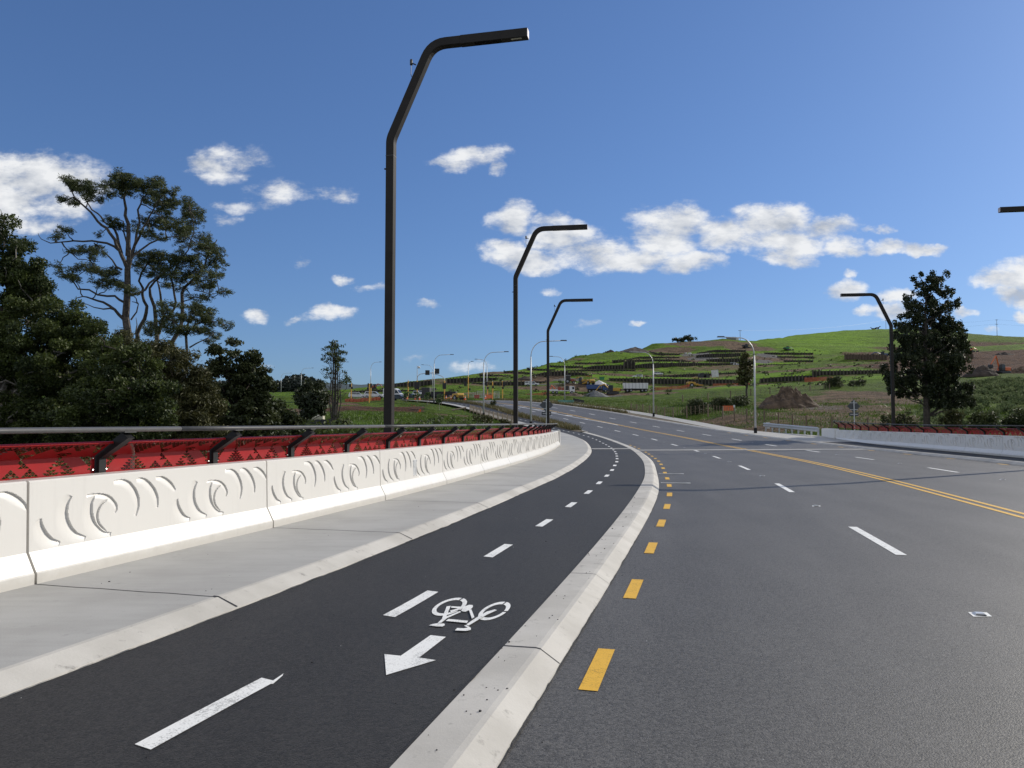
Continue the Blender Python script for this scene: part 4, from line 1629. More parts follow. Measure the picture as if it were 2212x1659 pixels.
pine('tallest spreading pine with bare lower limbs on the left', PX(1110), 960, 58,
     [([(1110, 2200), (1112, 1560), (1105, 1300), (1110, 1020), (1125, 900), (1120, 700), (1090, 550), (1080, 400), (1100, 250)], .42, .07, 0),
      ([(1110, 1010), (1085, 950), (1040, 850), (1000, 760), (930, 660), (850, 600), (790, 520), (700, 440), (620, 330), (590, 260)], .22, .04, -2),
      ([(1060, 880), (1020, 720), (960, 640), (880, 560), (800, 500), (750, 420), (690, 320)], .15, .04, 2),
      ([(1030, 850), (930, 790), (800, 770), (640, 770), (540, 780), (440, 790), (360, 755), (330, 700)], .13, .02, -1), ([(540, 785), (600, 860), (680, 930), (790, 950)], .08, .03, -1),
      ([(1060, 1020), (980, 940), (900, 870), (820, 790)], .12, .03, 1), ([(1095, 1470), (1000, 1370), (900, 1305), (800, 1275), (720, 1255), (650, 1270)], .17, .03, -2),
      ([(1000, 1370), (900, 1365), (820, 1350), (720, 1310)], .1, .03, 1),
      ([(1090, 1310), (1000, 1250), (850, 1240), (680, 1190), (620, 1100), (560, 1060), (490, 990)], .13, .03, 1.5), ([(1120, 1000), (1160, 850), (1190, 700), (1200, 500), (1240, 400), (1350, 280)], .18, .04, 1),
      ([(1180, 800), (1250, 650), (1300, 560), (1380, 420), (1430, 330)], .13, .03, -1.5), ([(1120, 1240), (1200, 1230), (1300, 1140), (1380, 1080), (1500, 1010)], .16, .05, 1),
      ([(1130, 930), (1240, 840), (1380, 760), (1540, 730), (1650, 740)], .12, .03, 2), ([(1140, 1460), (1190, 1390), (1205, 1320), (1150, 1300)], .09, .04, 0), ([(1100, 900), (1080, 700), (1075, 600), (960, 560)], .1, .03, 2)],
     [(590, 240, 45, 40), (640, 270, 60, 45), (720, 290, 90, 50), (800, 300, 70, 50), (800, 370, 90, 60), (700, 330, 70, 40), (570, 420, 80, 30), (640, 430, 40, 40), (1030, 200, 55, 50), (1000, 260, 60, 45), (1090, 230, 70, 60),
      (1150, 300, 130, 70), (1060, 330, 90, 60), (1200, 260, 80, 45), (1300, 300, 110, 60), (1370, 260, 60, 45), (1400, 330, 70, 60), (1330, 400, 120, 60), (1430, 450, 100, 60), (1500, 420, 55, 70), (1520, 350, 35, 40),
      (920, 290, 50, 40), (960, 360, 50, 40), (980, 600, 80, 50), (1300, 620, 130, 45), (1420, 600, 120, 50), (1400, 520, 100, 35), (1520, 650, 130, 60), (870, 710, 45, 22), (560, 680, 80, 35), (480, 740, 60, 30), (680, 850, 90, 40), (780, 880, 100, 45),
      (850, 850, 70, 40), (500, 990, 40, 40), (580, 1050, 70, 40), (660, 1100, 80, 35), (680, 1000, 70, 35), (780, 1010, 80, 40), (850, 1040, 110, 40), (980, 1040, 90, 40), (880, 1140, 100, 45), (1000, 1160, 110, 50), (1130, 1190, 100, 45),
      (1040, 650, 60, 40), (1250, 700, 90, 30), (1350, 740, 100, 30)])
pine('multi-stemmed pine with leaning trunks right of the tallest pine', PX(1380), 960, 61,
     [([(1190, 2200), (1195, 1580), (1260, 1450), (1280, 1340), (1240, 1240), (1210, 1120), (1290, 960), (1350, 900)], .24, .06, -1), ([(1375, 2200), (1370, 1590), (1355, 1450), (1310, 1250), (1305, 1180), (1380, 1100), (1480, 1000)], .26, .06, 0),
      ([(1385, 1580), (1425, 1420), (1395, 1220), (1370, 1120), (1420, 1000)], .17, .05, 1.5), ([(1470, 2000), (1500, 1650), (1570, 1540), (1588, 1300), (1602, 1180), (1690, 1100), (1780, 1000), (1850, 860), (1890, 760)], .27, .05, 2),
      ([(1410, 1500), (1500, 1390), (1530, 1300), (1510, 1180), (1490, 1100), (1560, 950), (1640, 850), (1690, 700), (1650, 500)], .15, .04, -1), ([(1590, 1300), (1690, 1260), (1800, 1280)], .07, .02, 0), ([(1690, 1200), (1830, 1240), (1950, 1220)], .06, .02, 1),
      ([(1180, 1580), (1185, 1440)], .08, .03, 1)],
     [(1640, 420, 45, 50), (1650, 500, 80, 70), (1610, 560, 50, 40), (1700, 600, 80, 70), (1740, 530, 40, 50), (1600, 700, 110, 50), (1600, 780, 90, 60), (1780, 760, 80, 50), (1800, 830, 120, 70), (1890, 880, 80, 70), (1880, 960, 80, 50), (1300, 900, 110, 60),
      (1260, 960, 110, 60), (1400, 930, 120, 60), (1480, 960, 120, 60), (1560, 910, 100, 50), (1350, 1040, 130, 50), (1480, 1060, 120, 45), (1650, 950, 120, 60), (1700, 1030, 140, 50), (1880, 1030, 70, 45), (1800, 1080, 120, 45), (1600, 1110, 120, 40),
      (1460, 1160, 60, 35), (1760, 1170, 100, 40), (1850, 1150, 60, 35), (1960, 1210, 50, 35), (1790, 1260, 60, 30), (1700, 1260, 80, 35), (1560, 1180, 60, 30)])
pine('low spreading pine under the multi-stemmed pine', PX(1650), 960, 56,
     [([(1600, 2000), (1620, 1600), (1640, 1480), (1660, 1400)], .16, .06, 0), ([(1620, 1600), (1700, 1500), (1830, 1470), (1950, 1500)], .1, .03, 1), ([(1620, 1600), (1520, 1480), (1430, 1420)], .09, .03, -1), ([(1650, 1700), (1760, 1640), (1850, 1580)], .08, .03, 1)],
     [(1470, 1340, 90, 35), (1420, 1400, 70, 40), (1750, 1380, 100, 45), (1680, 1350, 80, 35), (1800, 1400, 90, 45), (1700, 1450, 150, 50), (1560, 1450, 110, 40), (1850, 1470, 90, 45), (1960, 1500, 60, 30), (1400, 1490, 90, 40), (1340, 1570, 70, 35), (1500, 1540, 100, 40),
      (1650, 1540, 120, 45), (1780, 1560, 100, 40), (1870, 1600, 60, 30), (1830, 1650, 50, 30), (1300, 1540, 50, 30)])

# slim multi-stemmed tree
b = base(722, 922, 72)
t = thing('slim_tree', 'slim tall tree with several bare upright stems and a tufted top', 'tree', b)
tr = MB()
k1 = 72 / F
for dx, top, r_ in ((-3, 745, .12), (1, 738, .16), (5, 750, .1), (-7, 770, .08), (9, 775, .07)):
    e = at(722 + dx, top, 72) - b
    pts = [Vector((dx * .01, 0, -.4)), Vector((dx * k1 * 1.3, dx * .05, e.z * .35)), Vector((dx * k1 * .9, dx * .04, e.z * .7)), e]
    tr.tube(pts, [r_, r_ * .8, r_ * .6, .03], 6)
lum = []
for x, y, n in [(721, 745, 22), (712, 752, 14), (731, 750, 16), (737, 762, 18), (712, 763, 14), (724, 765, 18), (739, 775, 18), (727, 780, 14), (707, 778, 14), (733, 789, 12), (703, 797, 5), (709, 806, 7), (742, 812, 8), (746, 820, 12), (750, 825, 8), (737, 828, 7),
                (700, 829, 9), (727, 880, 10), (719, 895, 10), (730, 900, 10), (724, 915, 12), (716, 800, 3), (735, 800, 4)]:
    c = at(x, y, 72 + random.uniform(-.8, .8)) - b
    branchy(tr, (0, 0, max(.5, c.z - abs(c.x) * 1.4 - .4)), c, .05, .015, .15, 4, 4)
    for _ in range(int(n * .62)):
        s = random.uniform(.13, .25)
        lum.append(((c.x + random.gauss(0, .22), c.y + random.gauss(0, .3), c.z + random.gauss(0, .18)), (s * 1.3, s * 1.3, s * .6)))
for _ in range(46):
    z = random.uniform(.25, .85) * (at(722, 740, 72).z - b.z)
    d = random.choice((-1, 1)) * random.uniform(.4, 1.5)
    branchy(tr, (random.uniform(-.1, .1), 0, z), (d, random.uniform(-.8, .8), z + abs(d) * random.uniform(.2, 1.0)), .022, .008, .3, 4, 4)
tr.build('trunk', MATS['bark'], t)
C, tn = clumps(lum, 420, .2, .04)
V, Fq = leaves(C, .10, 1, .4)
np_mesh('crown', V, Fq, MATS['leaf totara'], t, np.repeat(tn, 4))

# big tree on the right
TX, TY = (lambda c: 1755.5 + .2063 * c), (lambda c: 576 + .2063 * c)
blobs = [(1120, 110, 45, 30), (1240, 120, 55, 40), (1330, 130, 70, 45), (1180, 200, 90, 50), (1320, 220, 80, 60), (1100, 260, 50, 40), (1400, 290, 55, 40), (1020, 330, 45, 30), (1220, 310, 100, 60), (1490, 400, 60, 45), (1420, 400, 60, 30), (1040, 420, 80, 50),
         (1160, 430, 100, 60), (1300, 420, 90, 60), (960, 500, 50, 40), (1060, 510, 90, 50), (1230, 540, 110, 60), (1380, 500, 60, 50), (930, 600, 60, 45), (1080, 620, 110, 60), (1250, 650, 120, 70), (1420, 620, 110, 80), (1540, 640, 70, 60), (900, 700, 60, 50),
         (1000, 730, 110, 60), (1180, 760, 120, 70), (1360, 760, 120, 80), (1530, 760, 90, 80), (900, 820, 60, 60), (1050, 850, 120, 70), (1240, 880, 120, 80), (1440, 880, 120, 80), (1580, 860, 50, 60), (900, 950, 90, 60), (1020, 990, 120, 60), (1300, 1000, 140, 80),
         (1500, 1000, 100, 80), (820, 1060, 80, 50), (960, 1110, 120, 60), (1300, 1120, 120, 70), (1470, 1120, 110, 70), (1600, 1080, 40, 30), (820, 1170, 70, 60), (930, 1220, 110, 70), (1280, 1230, 110, 70), (1440, 1250, 120, 70), (1580, 1300, 80, 60), (1000, 1300, 80, 50),
         (1350, 1350, 110, 60), (1500, 1380, 100, 60), (1620, 1400, 60, 50), (820, 1280, 50, 50), (1150, 1200, 60, 50), (1310, 1410, 90, 50), (1430, 1440, 110, 40), (900, 1330, 70, 46), (1080, 1330, 60, 40), (1550, 1420, 80, 46), (1250, 1310, 80, 50), (1000, 1200, 70, 60), (1120, 1060, 80, 60), (1240, 760, 90, 80), (1120, 900, 90, 70)]
bt = base(TX(1195), 932, 74)
t = thing('broad_evergreen', 'big dark shaggy tree standing behind the right railing', 'tree', bt)
tr = MB()
k1 = .2063 * 74 / F
tr.tube([Vector((0, 0, -1)), Vector((.05, 0, 3)), Vector((.1, .1, 7)), Vector((.15, 0, 11)), Vector((.3, 0, 13.6))], [.34, .29, .2, .11, .04], 8)
lum = []
for x, y, rx, ry in blobs:
    dy = random.uniform(-1, 1) * (1.0 + 1.6 * min(1, y / 700))
    c = at(TX(x), TY(y), 74 + dy) - bt
    branchy(tr, (.1, 0, max(1.5, c.z - abs(c.x) * .55 - .3)), c, .07, .02, .12)
    for _ in range(max(4, int(rx * ry / 330))):
        a, q = random.uniform(0, 6.28), math.sqrt(random.random())
        s = random.uniform(.2, .42)
        lum.append(((c.x + math.cos(a) * q * rx * k1, c.y + random.uniform(-.9, .9), c.z + math.sin(a) * q * ry * k1), (s * .85, s * .85, s * 1.1)))
tr.build('trunk', MATS['dark bark'], t)
C, tn = clumps(lum, 700, .25, .05)
V, Fq = leaves(C, .105, 1.3, .6)
np_mesh('crown', V, Fq, MATS['leaf dark'], t, np.repeat(tn, 4))

# slim tree on the terraces
big_tree('upright olive tree standing below the terraces beside a grey lamp', 1613, 853, 150, [(1613, 772, 10, 14), (1606, 785, 13, 14), (1620, 788, 12, 14), (1612, 800, 18, 16), (1608, 815, 16, 12), (1621, 814, 14, 14), (1613, 828, 12, 8)],
         60, .5, 330, .28, 'leaf olive', 'dark bark', .22, name='upright_tree')
for lab, px, py0, Y, bl in [('spreading dark tree clump on the hilltop skyline, left one of two', 1464, 741, 515, [(1458, 735, 8, 4), (1470, 736, 8, 5)]),
                            ('taller dark tree on the hilltop skyline, right one of two', 1490, 741, 518, [(1480, 732, 7, 6), (1490, 729, 9, 7), (1499, 732, 6, 5)])]:
    big_tree(lab, px, py0, Y, bl, 260, 1.0, 60, .55, 'leaf dark', 'dark bark', .35, name='hilltop_tree', shell=.3)


def bush(label, px, py0, Y, w, h, m='leaf bush', n=26, leaf=.12, name='bush', cat='bush', group=None, dens=420):
    b = base(px, py0, Y)
    k = Y / F
    W, H_ = w * k / 2, h * k
    lum = []
    for _ in range(n):
        a, q = random.uniform(0, 6.28), math.sqrt(random.random())
        z = random.uniform(.1, .95)
        s = min(W, H_) * random.uniform(.22, .42)
        lum.append(((math.cos(a) * q * W * (1.05 - z * .45), math.sin(a) * q * W * .8, H_ * z - s * .3), (s, s, s * .8)))
    t = thing(name, label, cat, b, 0, group)
    st = MB()
    for _ in range(5):
        branchy(st, (0, 0, -.1), (random.uniform(-.6, .6) * W, random.uniform(-.5, .5) * W, H_ * .7), .04, .015, .2, 3, 4)
    st.build('stems', MATS['dark bark'], t)
    C, tn = clumps(lum, dens, .3, leaf * .5)
    V, Fq = leaves(C, leaf, 1, .5)
    np_mesh('foliage', V, Fq, MATS[m], t, np.repeat(tn, 4))


for a in [('rounded dark bush left of the fence gap right of road', 1505, 893, 118, 60, 30), ('low dark scrub bush behind the orange marker at fence', 1560, 886, 122, 55, 26), ('dark bush nearest the field below the dump trailer', 1600, 878, 130, 60, 22),
          ('dark rounded shrub beside the orange silt netting on the right', 1802, 836, 178, 40, 24), ('low shrub right of the rounded shrub, under the long wall', 1850, 834, 180, 50, 14), ('pale shrub at the foot of the big right tree, left side', 1955, 928, 72, 46, 46),
          ('tall pale shrub at the foot of the big right tree, right side', 2062, 930, 72, 60, 46), ('grey-green shrub between big tree and right picture edge', 2130, 930, 70, 70, 40), ('bush at the right picture edge above the red railing', 2205, 930, 72, 70, 50),
          ('small shrub behind the black lamp on the right', 1915, 930, 76, 30, 34), ('scrubby bush on the left bank under the picket fence', 1040, 915, 90, 60, 18), ('scrubby bush on left bank behind the middle black lamp', 1090, 922, 84, 44, 16),
          ('low thicket at the foot of the slim tall tree', 740, 932, 66, 40, 26), ('low thicket behind the railing below the leaning small tree', 640, 940, 60, 60, 26),
          ('single round shrub in the planted strip by the far road', 1066, 880, 140, 14, 17)]:
    bush(*a, m='leaf olive' if 'pale' in a[0] or 'bank' in a[0] else 'leaf bush')
for i, (px, py0, h, Y) in enumerate([(878, 867, 20, 176), (901, 869, 22, 166), (924, 875, 28, 148), (949, 883, 31, 132)]):
    lab = 'staked leafy sapling at left end of the planted row beyond the brown trench' if i == 0 else 'staked leafy sapling, %s from the left in the planted row' % ordn[i]
    if i == 3:
        lab = 'nearest and largest staked sapling of the planted row'
    b = base(px, py0, Y)
    k = Y / F
    t = thing('sapling', lab, 'sapling', b, 0, 'staked saplings in a row')
    tm = MB().tube([(0, 0, -.2), (.05, 0, h * k * .8)], [.05, .02], 5)
    tm.build('trunk', MATS['grey bark'], t)
    for dx in (-.3, .35):
        MB().box(dx - .03, dx + .03, -.03, .03, -.1, 1.15).build('stake', MATS['timber'], t)
    lum = [((random.gauss(0, .36), random.gauss(0, .36), h * k * random.uniform(.45, .98)), (.24, .24, .2)) for _ in range(22)]
    C, tn = clumps(lum, 420, .2, .05)
    V, Fq = leaves(C, .13, 1, .55)
    np_mesh('crown', V, Fq, MATS['leaf sapling'], t, np.repeat(tn, 4))
# ------------------------------------------------------------------ retaining walls of the terraces
mat('wall brown', (.12, .088, .062), (.08, .058, .042), 1, .9)
C3 = (932.6, 685.8)
C4 = (1316.7, 685.8)
CQ = .19841


FOOT = []


def hillY(py):
    return 300 + (832 - py) * 2.3


def wall(label, org, top, bot, Y=None, posts=True, mt='wall timber'):
    """top / bot: polylines on an enlarged print; the foot stands on the ground, the top follows"""
    def res(P, n):
        xs = np.linspace(P[0][0], P[-1][0], n)
        return [(x, float(np.interp(x, [p[0] for p in P], [p[1] for p in P]))) for x in xs]
    n = max(3, int(abs(bot[-1][0] - bot[0][0]) / 45) + 2)
    tp, bt_ = res(top, n), res(bot, n)
    B, H_ = [], []
    for (xt, yt), (xb, yb) in zip(tp, bt_):
        px, py = org[0] + xb * CQ, org[1] + yb * CQ
        yy = Y if Y else hillY(py)
        yy = yy if not callable(yy) else yy(px, py)
        p = at(px, py, yy)
        h = at(px, org[1] + yt * CQ, yy).z - p.z
        B.append(p)
        FOOT.append(p)
        H_.append(max(.5, h))
        CTRL.append((p.x, p.y - .6, p.z))
        CTRL.append((p.x, p.y + 4.5, p.z + h - .1))
    r0 = B[0]
    mb, pm = MB(), MB()
    d = [0]
    for a, c in zip(B, B[1:]):
        d.append(d[-1] + (c - a).length)
    m = max(2, int(d[-1] / (1.0 + .0011 * r0.y)))
    pr = None
    for i in range(m + 1):
        s = d[-1] * i / m
        k = min(len(B) - 2, max(0, int(np.searchsorted(d, s)) - 1))
        f = (s - d[k]) / max(1e-6, d[k + 1] - d[k])
        c = B[k] + (B[k + 1] - B[k]) * f - r0
        h = H_[k] + (H_[k + 1] - H_[k]) * f
        tg = (B[k + 1] - B[k]); tg.z = 0
        tg.normalize()
        nn = Vector((tg.y, -tg.x, 0))
        if nn.y > 0:
            nn = -nn
        if pr is not None:
            # plank infill between two posts
            vs = []
            for (cc, hh) in (pr, (c, h)):
                for o in (0, .3):
                    vs += [cc - nn * o + Vector((0, 0, -1.2)), cc - nn * o + Vector((0, 0, hh))]
            mb.add(vs, [(0, 4, 5, 1), (2, 3, 7, 6), (1, 5, 7, 3), (0, 2, 6, 4)])
        pm.tube([c + nn * .2 + Vector((0, 0, -1.2)), c + nn * .2 + Vector((0, 0, h + random.uniform(0, .45)))], .2 + .0003 * r0.y, 6)
        pr = (c, h)
    o = mb.build('retaining_wall', MATS[mt])
    o.location = r0
    pm.build('poles', MATS['wall pole' if mt == 'wall timber' else mt], o)['kind'] = 'stuff'
    tag(o, label, 'retaining wall', 'timber pole retaining walls of the terraces')


C2 = (548.6, 685.8)
for a in [
    ('high dark retaining wall on the skyline left of the mast signals', C2, [(1520, 722), (1740, 698), (1960, 682)], [(1520, 757), (1740, 757), (1960, 738)], 318),
    ('low dark retaining wall behind the parked vehicles and mast signals', C2, [(1060, 803), (1400, 785), (1700, 790), (1980, 770)], [(1060, 818), (1400, 815), (1700, 818), (1980, 800)], 268),
    ('long high dark retaining wall right of the mast signals', C3, [(165, 668), (530, 652)], [(165, 722), (530, 706)], 325),
    ('stepped continuation of long high wall, with lighter posts', C3, [(535, 652), (700, 658)], [(535, 704), (700, 680)], 323),
    ('dark retaining wall behind the parked white utility truck', C3, [(440, 716), (700, 704), (1000, 698), (1240, 695)], [(440, 724), (700, 742), (1000, 745), (1240, 712)], 288),
    ('leftmost terrace wall on the hill ending at a square corner', C3, [(525, 616), (830, 630)], [(525, 642), (830, 645)], None),
    ('second terrace wall up on the left slope of the hill, thin', C3, [(790, 582), (1100, 600)], [(790, 606), (1100, 616)], None),
    ('thin terrace wall crossing behind the middle and farthest black lamps', C3, [(1040, 552), (1340, 566)], [(1040, 578), (1340, 576)], None),
    ('terrace wall right of farthest black lamp with a sloping right end', C3, [(1290, 522), (1640, 532)], [(1290, 545), (1640, 552)], None),
    ('short high terrace wall on upper left slope, alone on the grass', C3, [(1565, 490), (1870, 495)], [(1565, 510), (1870, 512)], None),
    ('tall triangular-ended retaining wall above the blue machines', C3, [(1080, 632), (1250, 592), (1480, 580)], [(1080, 640), (1250, 640), (1480, 636)], 305),
    ('dark retaining wall sloping down to the right above yellow machines', C3, [(1480, 597), (1640, 598), (1740, 636)], [(1480, 640), (1640, 641), (1740, 642)], 303),
    ('low pale-posted retaining wall running along mid hill', C3, [(1470, 574), (1960, 568), (2212, 572)], [(1470, 590), (1960, 583), (2212, 585)], None),
    ('post retaining wall with clear vertical poles left of the big corner wall', C3, [(1640, 548), (1800, 522), (2090, 518)], [(1640, 560), (1800, 572), (2090, 570)], None),
    ('short block of upper retaining wall left of the corner', C3, [(1968, 466), (2094, 462)], [(1968, 508), (2094, 505)], None),
    ('big corner retaining wall, deepest and darkest on the hill', C3, [(2096, 476), (2212, 486)], [(2096, 566), (2212, 568)], None),
    ('long wavy pole wall across the middle of the hill', C4, [(270, 522), (400, 500), (700, 495), (1050, 496), (1420, 500)], [(270, 565), (480, 558), (700, 540), (1000, 526), (1420, 518)], None),
    ('second pole wall above the long wavy one, bending up at left', C4, [(185, 466), (480, 456), (800, 462), (880, 484)], [(185, 490), (480, 480), (800, 484), (880, 488)], None),
    ('third pole wall above the long wavy one, shorter and pale', C4, [(190, 458), (320, 430), (480, 425), (755, 430)], [(190, 466), (320, 452), (480, 446), (755, 442)], None),
    ('dark curved pole wall below the grey soil rise, upper middle', C4, [(440, 372), (520, 388), (760, 396)], [(440, 382), (520, 412), (760, 414)], None),
    ('uppermost pole wall under the bare earth bank on the hilltop', C4, [(960, 384), (1150, 352), (1480, 356)], [(960, 394), (1150, 380), (1480, 379)], None),
    ('pole wall one tier below the uppermost, left of the upright tree', C4, [(945, 412), (1130, 392), (1420, 390)], [(945, 440), (1130, 440), (1420, 424)], None),
    ('pole wall two tiers below the uppermost, left of the upright tree', C4, [(1062, 456), (1240, 446), (1420, 446)], [(1062, 476), (1240, 490), (1420, 490)], None),
    ('rear low wall rising behind the longest wall of the site', C4, [(480, 642), (850, 616), (1400, 600)], [(480, 660), (850, 655), (1400, 612)], None),
    ('longest retaining wall, dark poles along the foot of the terraces', C4, [(0, 662), (480, 665), (900, 672), (1450, 678)], [(0, 690), (480, 730), (900, 738), (1450, 735)], 296),
    ('longest wall continuation right of the upright tree, sunlit pale poles', C4, [(1640, 668), (1900, 642), (2212, 632)], [(1640, 715), (1900, 704), (2212, 690)], 296),
    ('pale pole wall above the shrub and orange netting, far right', (1755.5, 576), [(0, 1138), (780, 1128)], [(0, 1192), (780, 1168)], 296),
    ('upper tier pole wall right of the upright tree, under green hill', C4, [(1690, 382), (2212, 386)], [(1690, 400), (2212, 410)], None),
    ('middle tier pole wall right of the upright tree', C4, [(1830, 422), (2212, 426)], [(1830, 440), (2212, 446)], None),
    ('lower tier pole wall right of the upright tree', C4, [(1900, 466), (2212, 466)], [(1900, 482), (2212, 488)], None),
    ('thin lowest pole wall right of the upright tree', C4, [(1620, 516), (2212, 504)], [(1620, 524), (2212, 516)], None),
    ('brown pole wall left of the big right tree, in the excavated bowl', (1755.5, 576), [(350, 955), (800, 960)], [(350, 1018), (800, 1020)], 380, True, 'wall brown'),
    ('brown pole wall right of the big right tree behind the orange excavator', (1755.5, 576), [(1620, 950), (1740, 952)], [(1620, 1010), (1740, 1012)], 300, True, 'wall brown'),
]:
    wall(*a)

# ------------------------------------------------------------------ heaps


def heap(name, label, cat, px, py0, Y, w, h, m, skew=0.0, rough=.16, n=34, dz=None):
    b = base(px, py0, Y)
    k = Y / F
    W, H_ = w * k / 2, h * k
    D = (W * .8) if dz is None else dz
    from mathutils import noise as mn
    vs, fs = [], []
    nr = 16
    for i in range(nr + 1):
        r_ = i / nr
        for j in range(n):
            a = 2 * math.pi * j / n
            kk = 1 + .18 * mn.noise(Vector((math.cos(a) * 1.7 + px, math.sin(a) * 1.7, py0)))
            x, y = r_ * W * 1.12 * math.cos(a) * kk + skew * (1 - r_) * W, r_ * D * math.sin(a) * kk
            f = max(0, 1 - r_) ** .92
            z = H_ * f + (mn.fractal(Vector((x * 1.1 / max(W, 1) * 4, y / max(W, 1) * 4, px)), 1, 2, 5) * rough * H_) * min(1, r_ * 3 + .4) * (1 - r_ ** 3)
            vs.append((x, y, z - .35 * (r_ > .97)))
    for i in range(nr):
        for j in range(n):
            j2 = (j + 1) % n
            fs.append((i * n + j, i * n + j2, (i + 1) * n + j2, (i + 1) * n + j))
    o = MB().add(vs, fs).build(name, MATS[m])
    o.location = b
    tag(o, label, cat)
    return o


heap('soil_mound', 'big crumbly brown soil mound on the grass right of the road', 'soil heap', 1702, 880, 122, 120, 45, 'soil heap', .02, .34, 60)
heap('gravel_pile', 'dark grey gravel pile in front of the yellow excavator', 'gravel pile', 1286, 858, 225, 56, 15, 'gravel', .0, .08)
heap('soil_mound', 'low brown soil heap beside the white flatbed truck', 'soil heap', 1237, 858, 228, 56, 10, 'soil heap', .1, .2)
heap('soil_mound', 'dark soil heap in front of orange excavator at right', 'soil heap', 2120, 812, 196, 66, 24, 'dark soil', .2, .18)
heap('soil_mound', 'reddish soil heap right of the orange excavator', 'soil heap', 2200, 812, 210, 60, 20, 'rust red' if False else 'soil heap', .2, .25)
heap('soil_mound', 'pale brown soil mound behind the slim tall tree', 'soil heap', 703, 872, 160, 40, 28, 'soil heap', .1, .12)
heap('soil_mound', 'dark grey soil heap on the left slope behind the parked utility truck', 'soil heap', 1135, 820, 300, 34, 8, 'dark soil', 0, .15)
heap('soil_mound', 'bare dark brown soil stockpile on the hill skyline', 'soil heap', 1366, 766, 470, 86, 17, 'dark soil', .15, .1, 40, 14)
heap('soil_mound', 'small dark soil tip left of the skyline stockpile', 'soil heap', 1318, 764, 462, 30, 9, 'dark soil', .1, .15)
heap('sheeted_pile', 'pile under a pale sheet behind the blue truck', 'covered pile', 1296, 836, 272, 44, 15, 'white sheet', -.1, .08)
heap('soil_mound', 'dark vegetated heap on the brown bowl above orange excavator', 'soil heap', 2168, 770, 330, 50, 10, 'dark soil', 0, .2)

# ------------------------------------------------------------------ vehicles


def wheels(t, xs, yw, r, w=.28, name='wheel'):
    pr = None
    for x in xs:
        for s in (-1, 1):
            if pr is None:
                pr = MB().cyl((0, -w / 2, 0), (0, w / 2, 0), r, 12).build(name, MATS['tyre'], t)
                hub = MB().cyl((0, -w / 2 - .01, 0), (0, w / 2 + .01, 0), r * .5, 8).build('rim', MATS['grey body'], pr)
                o = pr
            else:
                o = pr.copy(); COL.objects.link(o); o.parent = t
                h2 = hub.copy(); COL.objects.link(h2); h2.parent = o
            o.location = (x, s * yw, r)


def car(name, label, px, py0, Y, rz, body, kind='suv', scale=1.0, group=None):
    b = base(px, py0, Y)
    t = thing(name, label, 'car' if kind != 'van' else 'van', b, rz, group)
    t.scale = (scale,) * 3
    if kind == 'ute':
        P = [(-2.6, .45), (2.55, .45), (2.65, .75), (2.55, 1.0), (1.4, 1.12), (.75, 1.72), (-1.0, 1.76), (-1.15, 1.75), (-2.55, 1.72), (-2.65, .8)]
        G = [[(1.2, 1.14), (.72, 1.62), (.2, 1.64), (.2, 1.14)], [(.1, 1.14), (.1, 1.64), (-.85, 1.66), (-.95, 1.14)], [(-1.25, 1.2), (-1.25, 1.6), (-2.4, 1.58), (-2.45, 1.2)]]
    elif kind == 'van':
        P = [(-2.7, .4), (2.6, .4), (2.75, .7), (2.65, 1.1), (1.75, 1.35), (1.0, 2.35), (.6, 2.6), (-2.5, 2.62), (-2.7, 2.5)]
        G = [[(1.62, 1.38), (1.02, 2.15), (.55, 2.15), (.55, 1.38)]]
    elif kind == 'sedan':
        P = [(-2.2, .4), (2.2, .4), (2.25, .7), (2.1, .88), (1.0, 1.0), (.3, 1.44), (-1.0, 1.44), (-1.7, 1.05), (-2.2, .98)]
        G = [[(.85, 1.02), (.28, 1.36), (-.25, 1.38), (-.25, 1.02)], [(-.33, 1.02), (-.33, 1.38), (-.95, 1.36), (-1.45, 1.04)]]
    else:
        P = [(-2.3, .45), (2.2, .45), (2.3, .75), (2.2, 1.0), (1.1, 1.12), (.45, 1.68), (-1.9, 1.7), (-2.25, 1.2)]
        G = [[(.95, 1.14), (.42, 1.58), (-.2, 1.6), (-.2, 1.14)], [(-.3, 1.14), (-.3, 1.6), (-1.75, 1.6), (-1.95, 1.16)]]
    W = .9
    MB().prism(P, -W, W).build('body', MATS[body], t, bevel=.06)
    for g in G:
        MB().prism(g, -W - .012, W + .012).build('window', MATS['glass dark'], t)
    # windscreen
    i = 4 if kind != 'van' else 4
    a, c = P[4], P[5]
    nrm = Vector((-(a[1] - c[1]), 0, a[0] - c[0])).normalized()
    if nrm.x < 0:
        nrm = -nrm
    pa, pc = Vector((a[0], 0, a[1])).lerp(Vector((c[0], 0, c[1])), .1), Vector((a[0], 0, a[1])).lerp(Vector((c[0], 0, c[1])), .92)
    MB().add([pa + nrm * .02 + Vector((0, -W * .88, 0)), pa + nrm * .02 + Vector((0, W * .88, 0)), pc + nrm * .02 + Vector((0, W * .8, 0)), pc + nrm * .02 + Vector((0, -W * .8, 0))], [(0, 1, 2, 3)]).build('windscreen', MATS['glass dark'], t)
    for s in (-.62, .62):
        MB().ball((P[2][0] - .03, s, P[2][1] + .08), (.06, .16, .09), 6, 4).build('headlight', MATS['lens'], t)
    wheels(t, (1.5 if kind != 'sedan' else 1.35, -1.55 if kind != 'sedan' else -1.35), .8, .37)
    return t


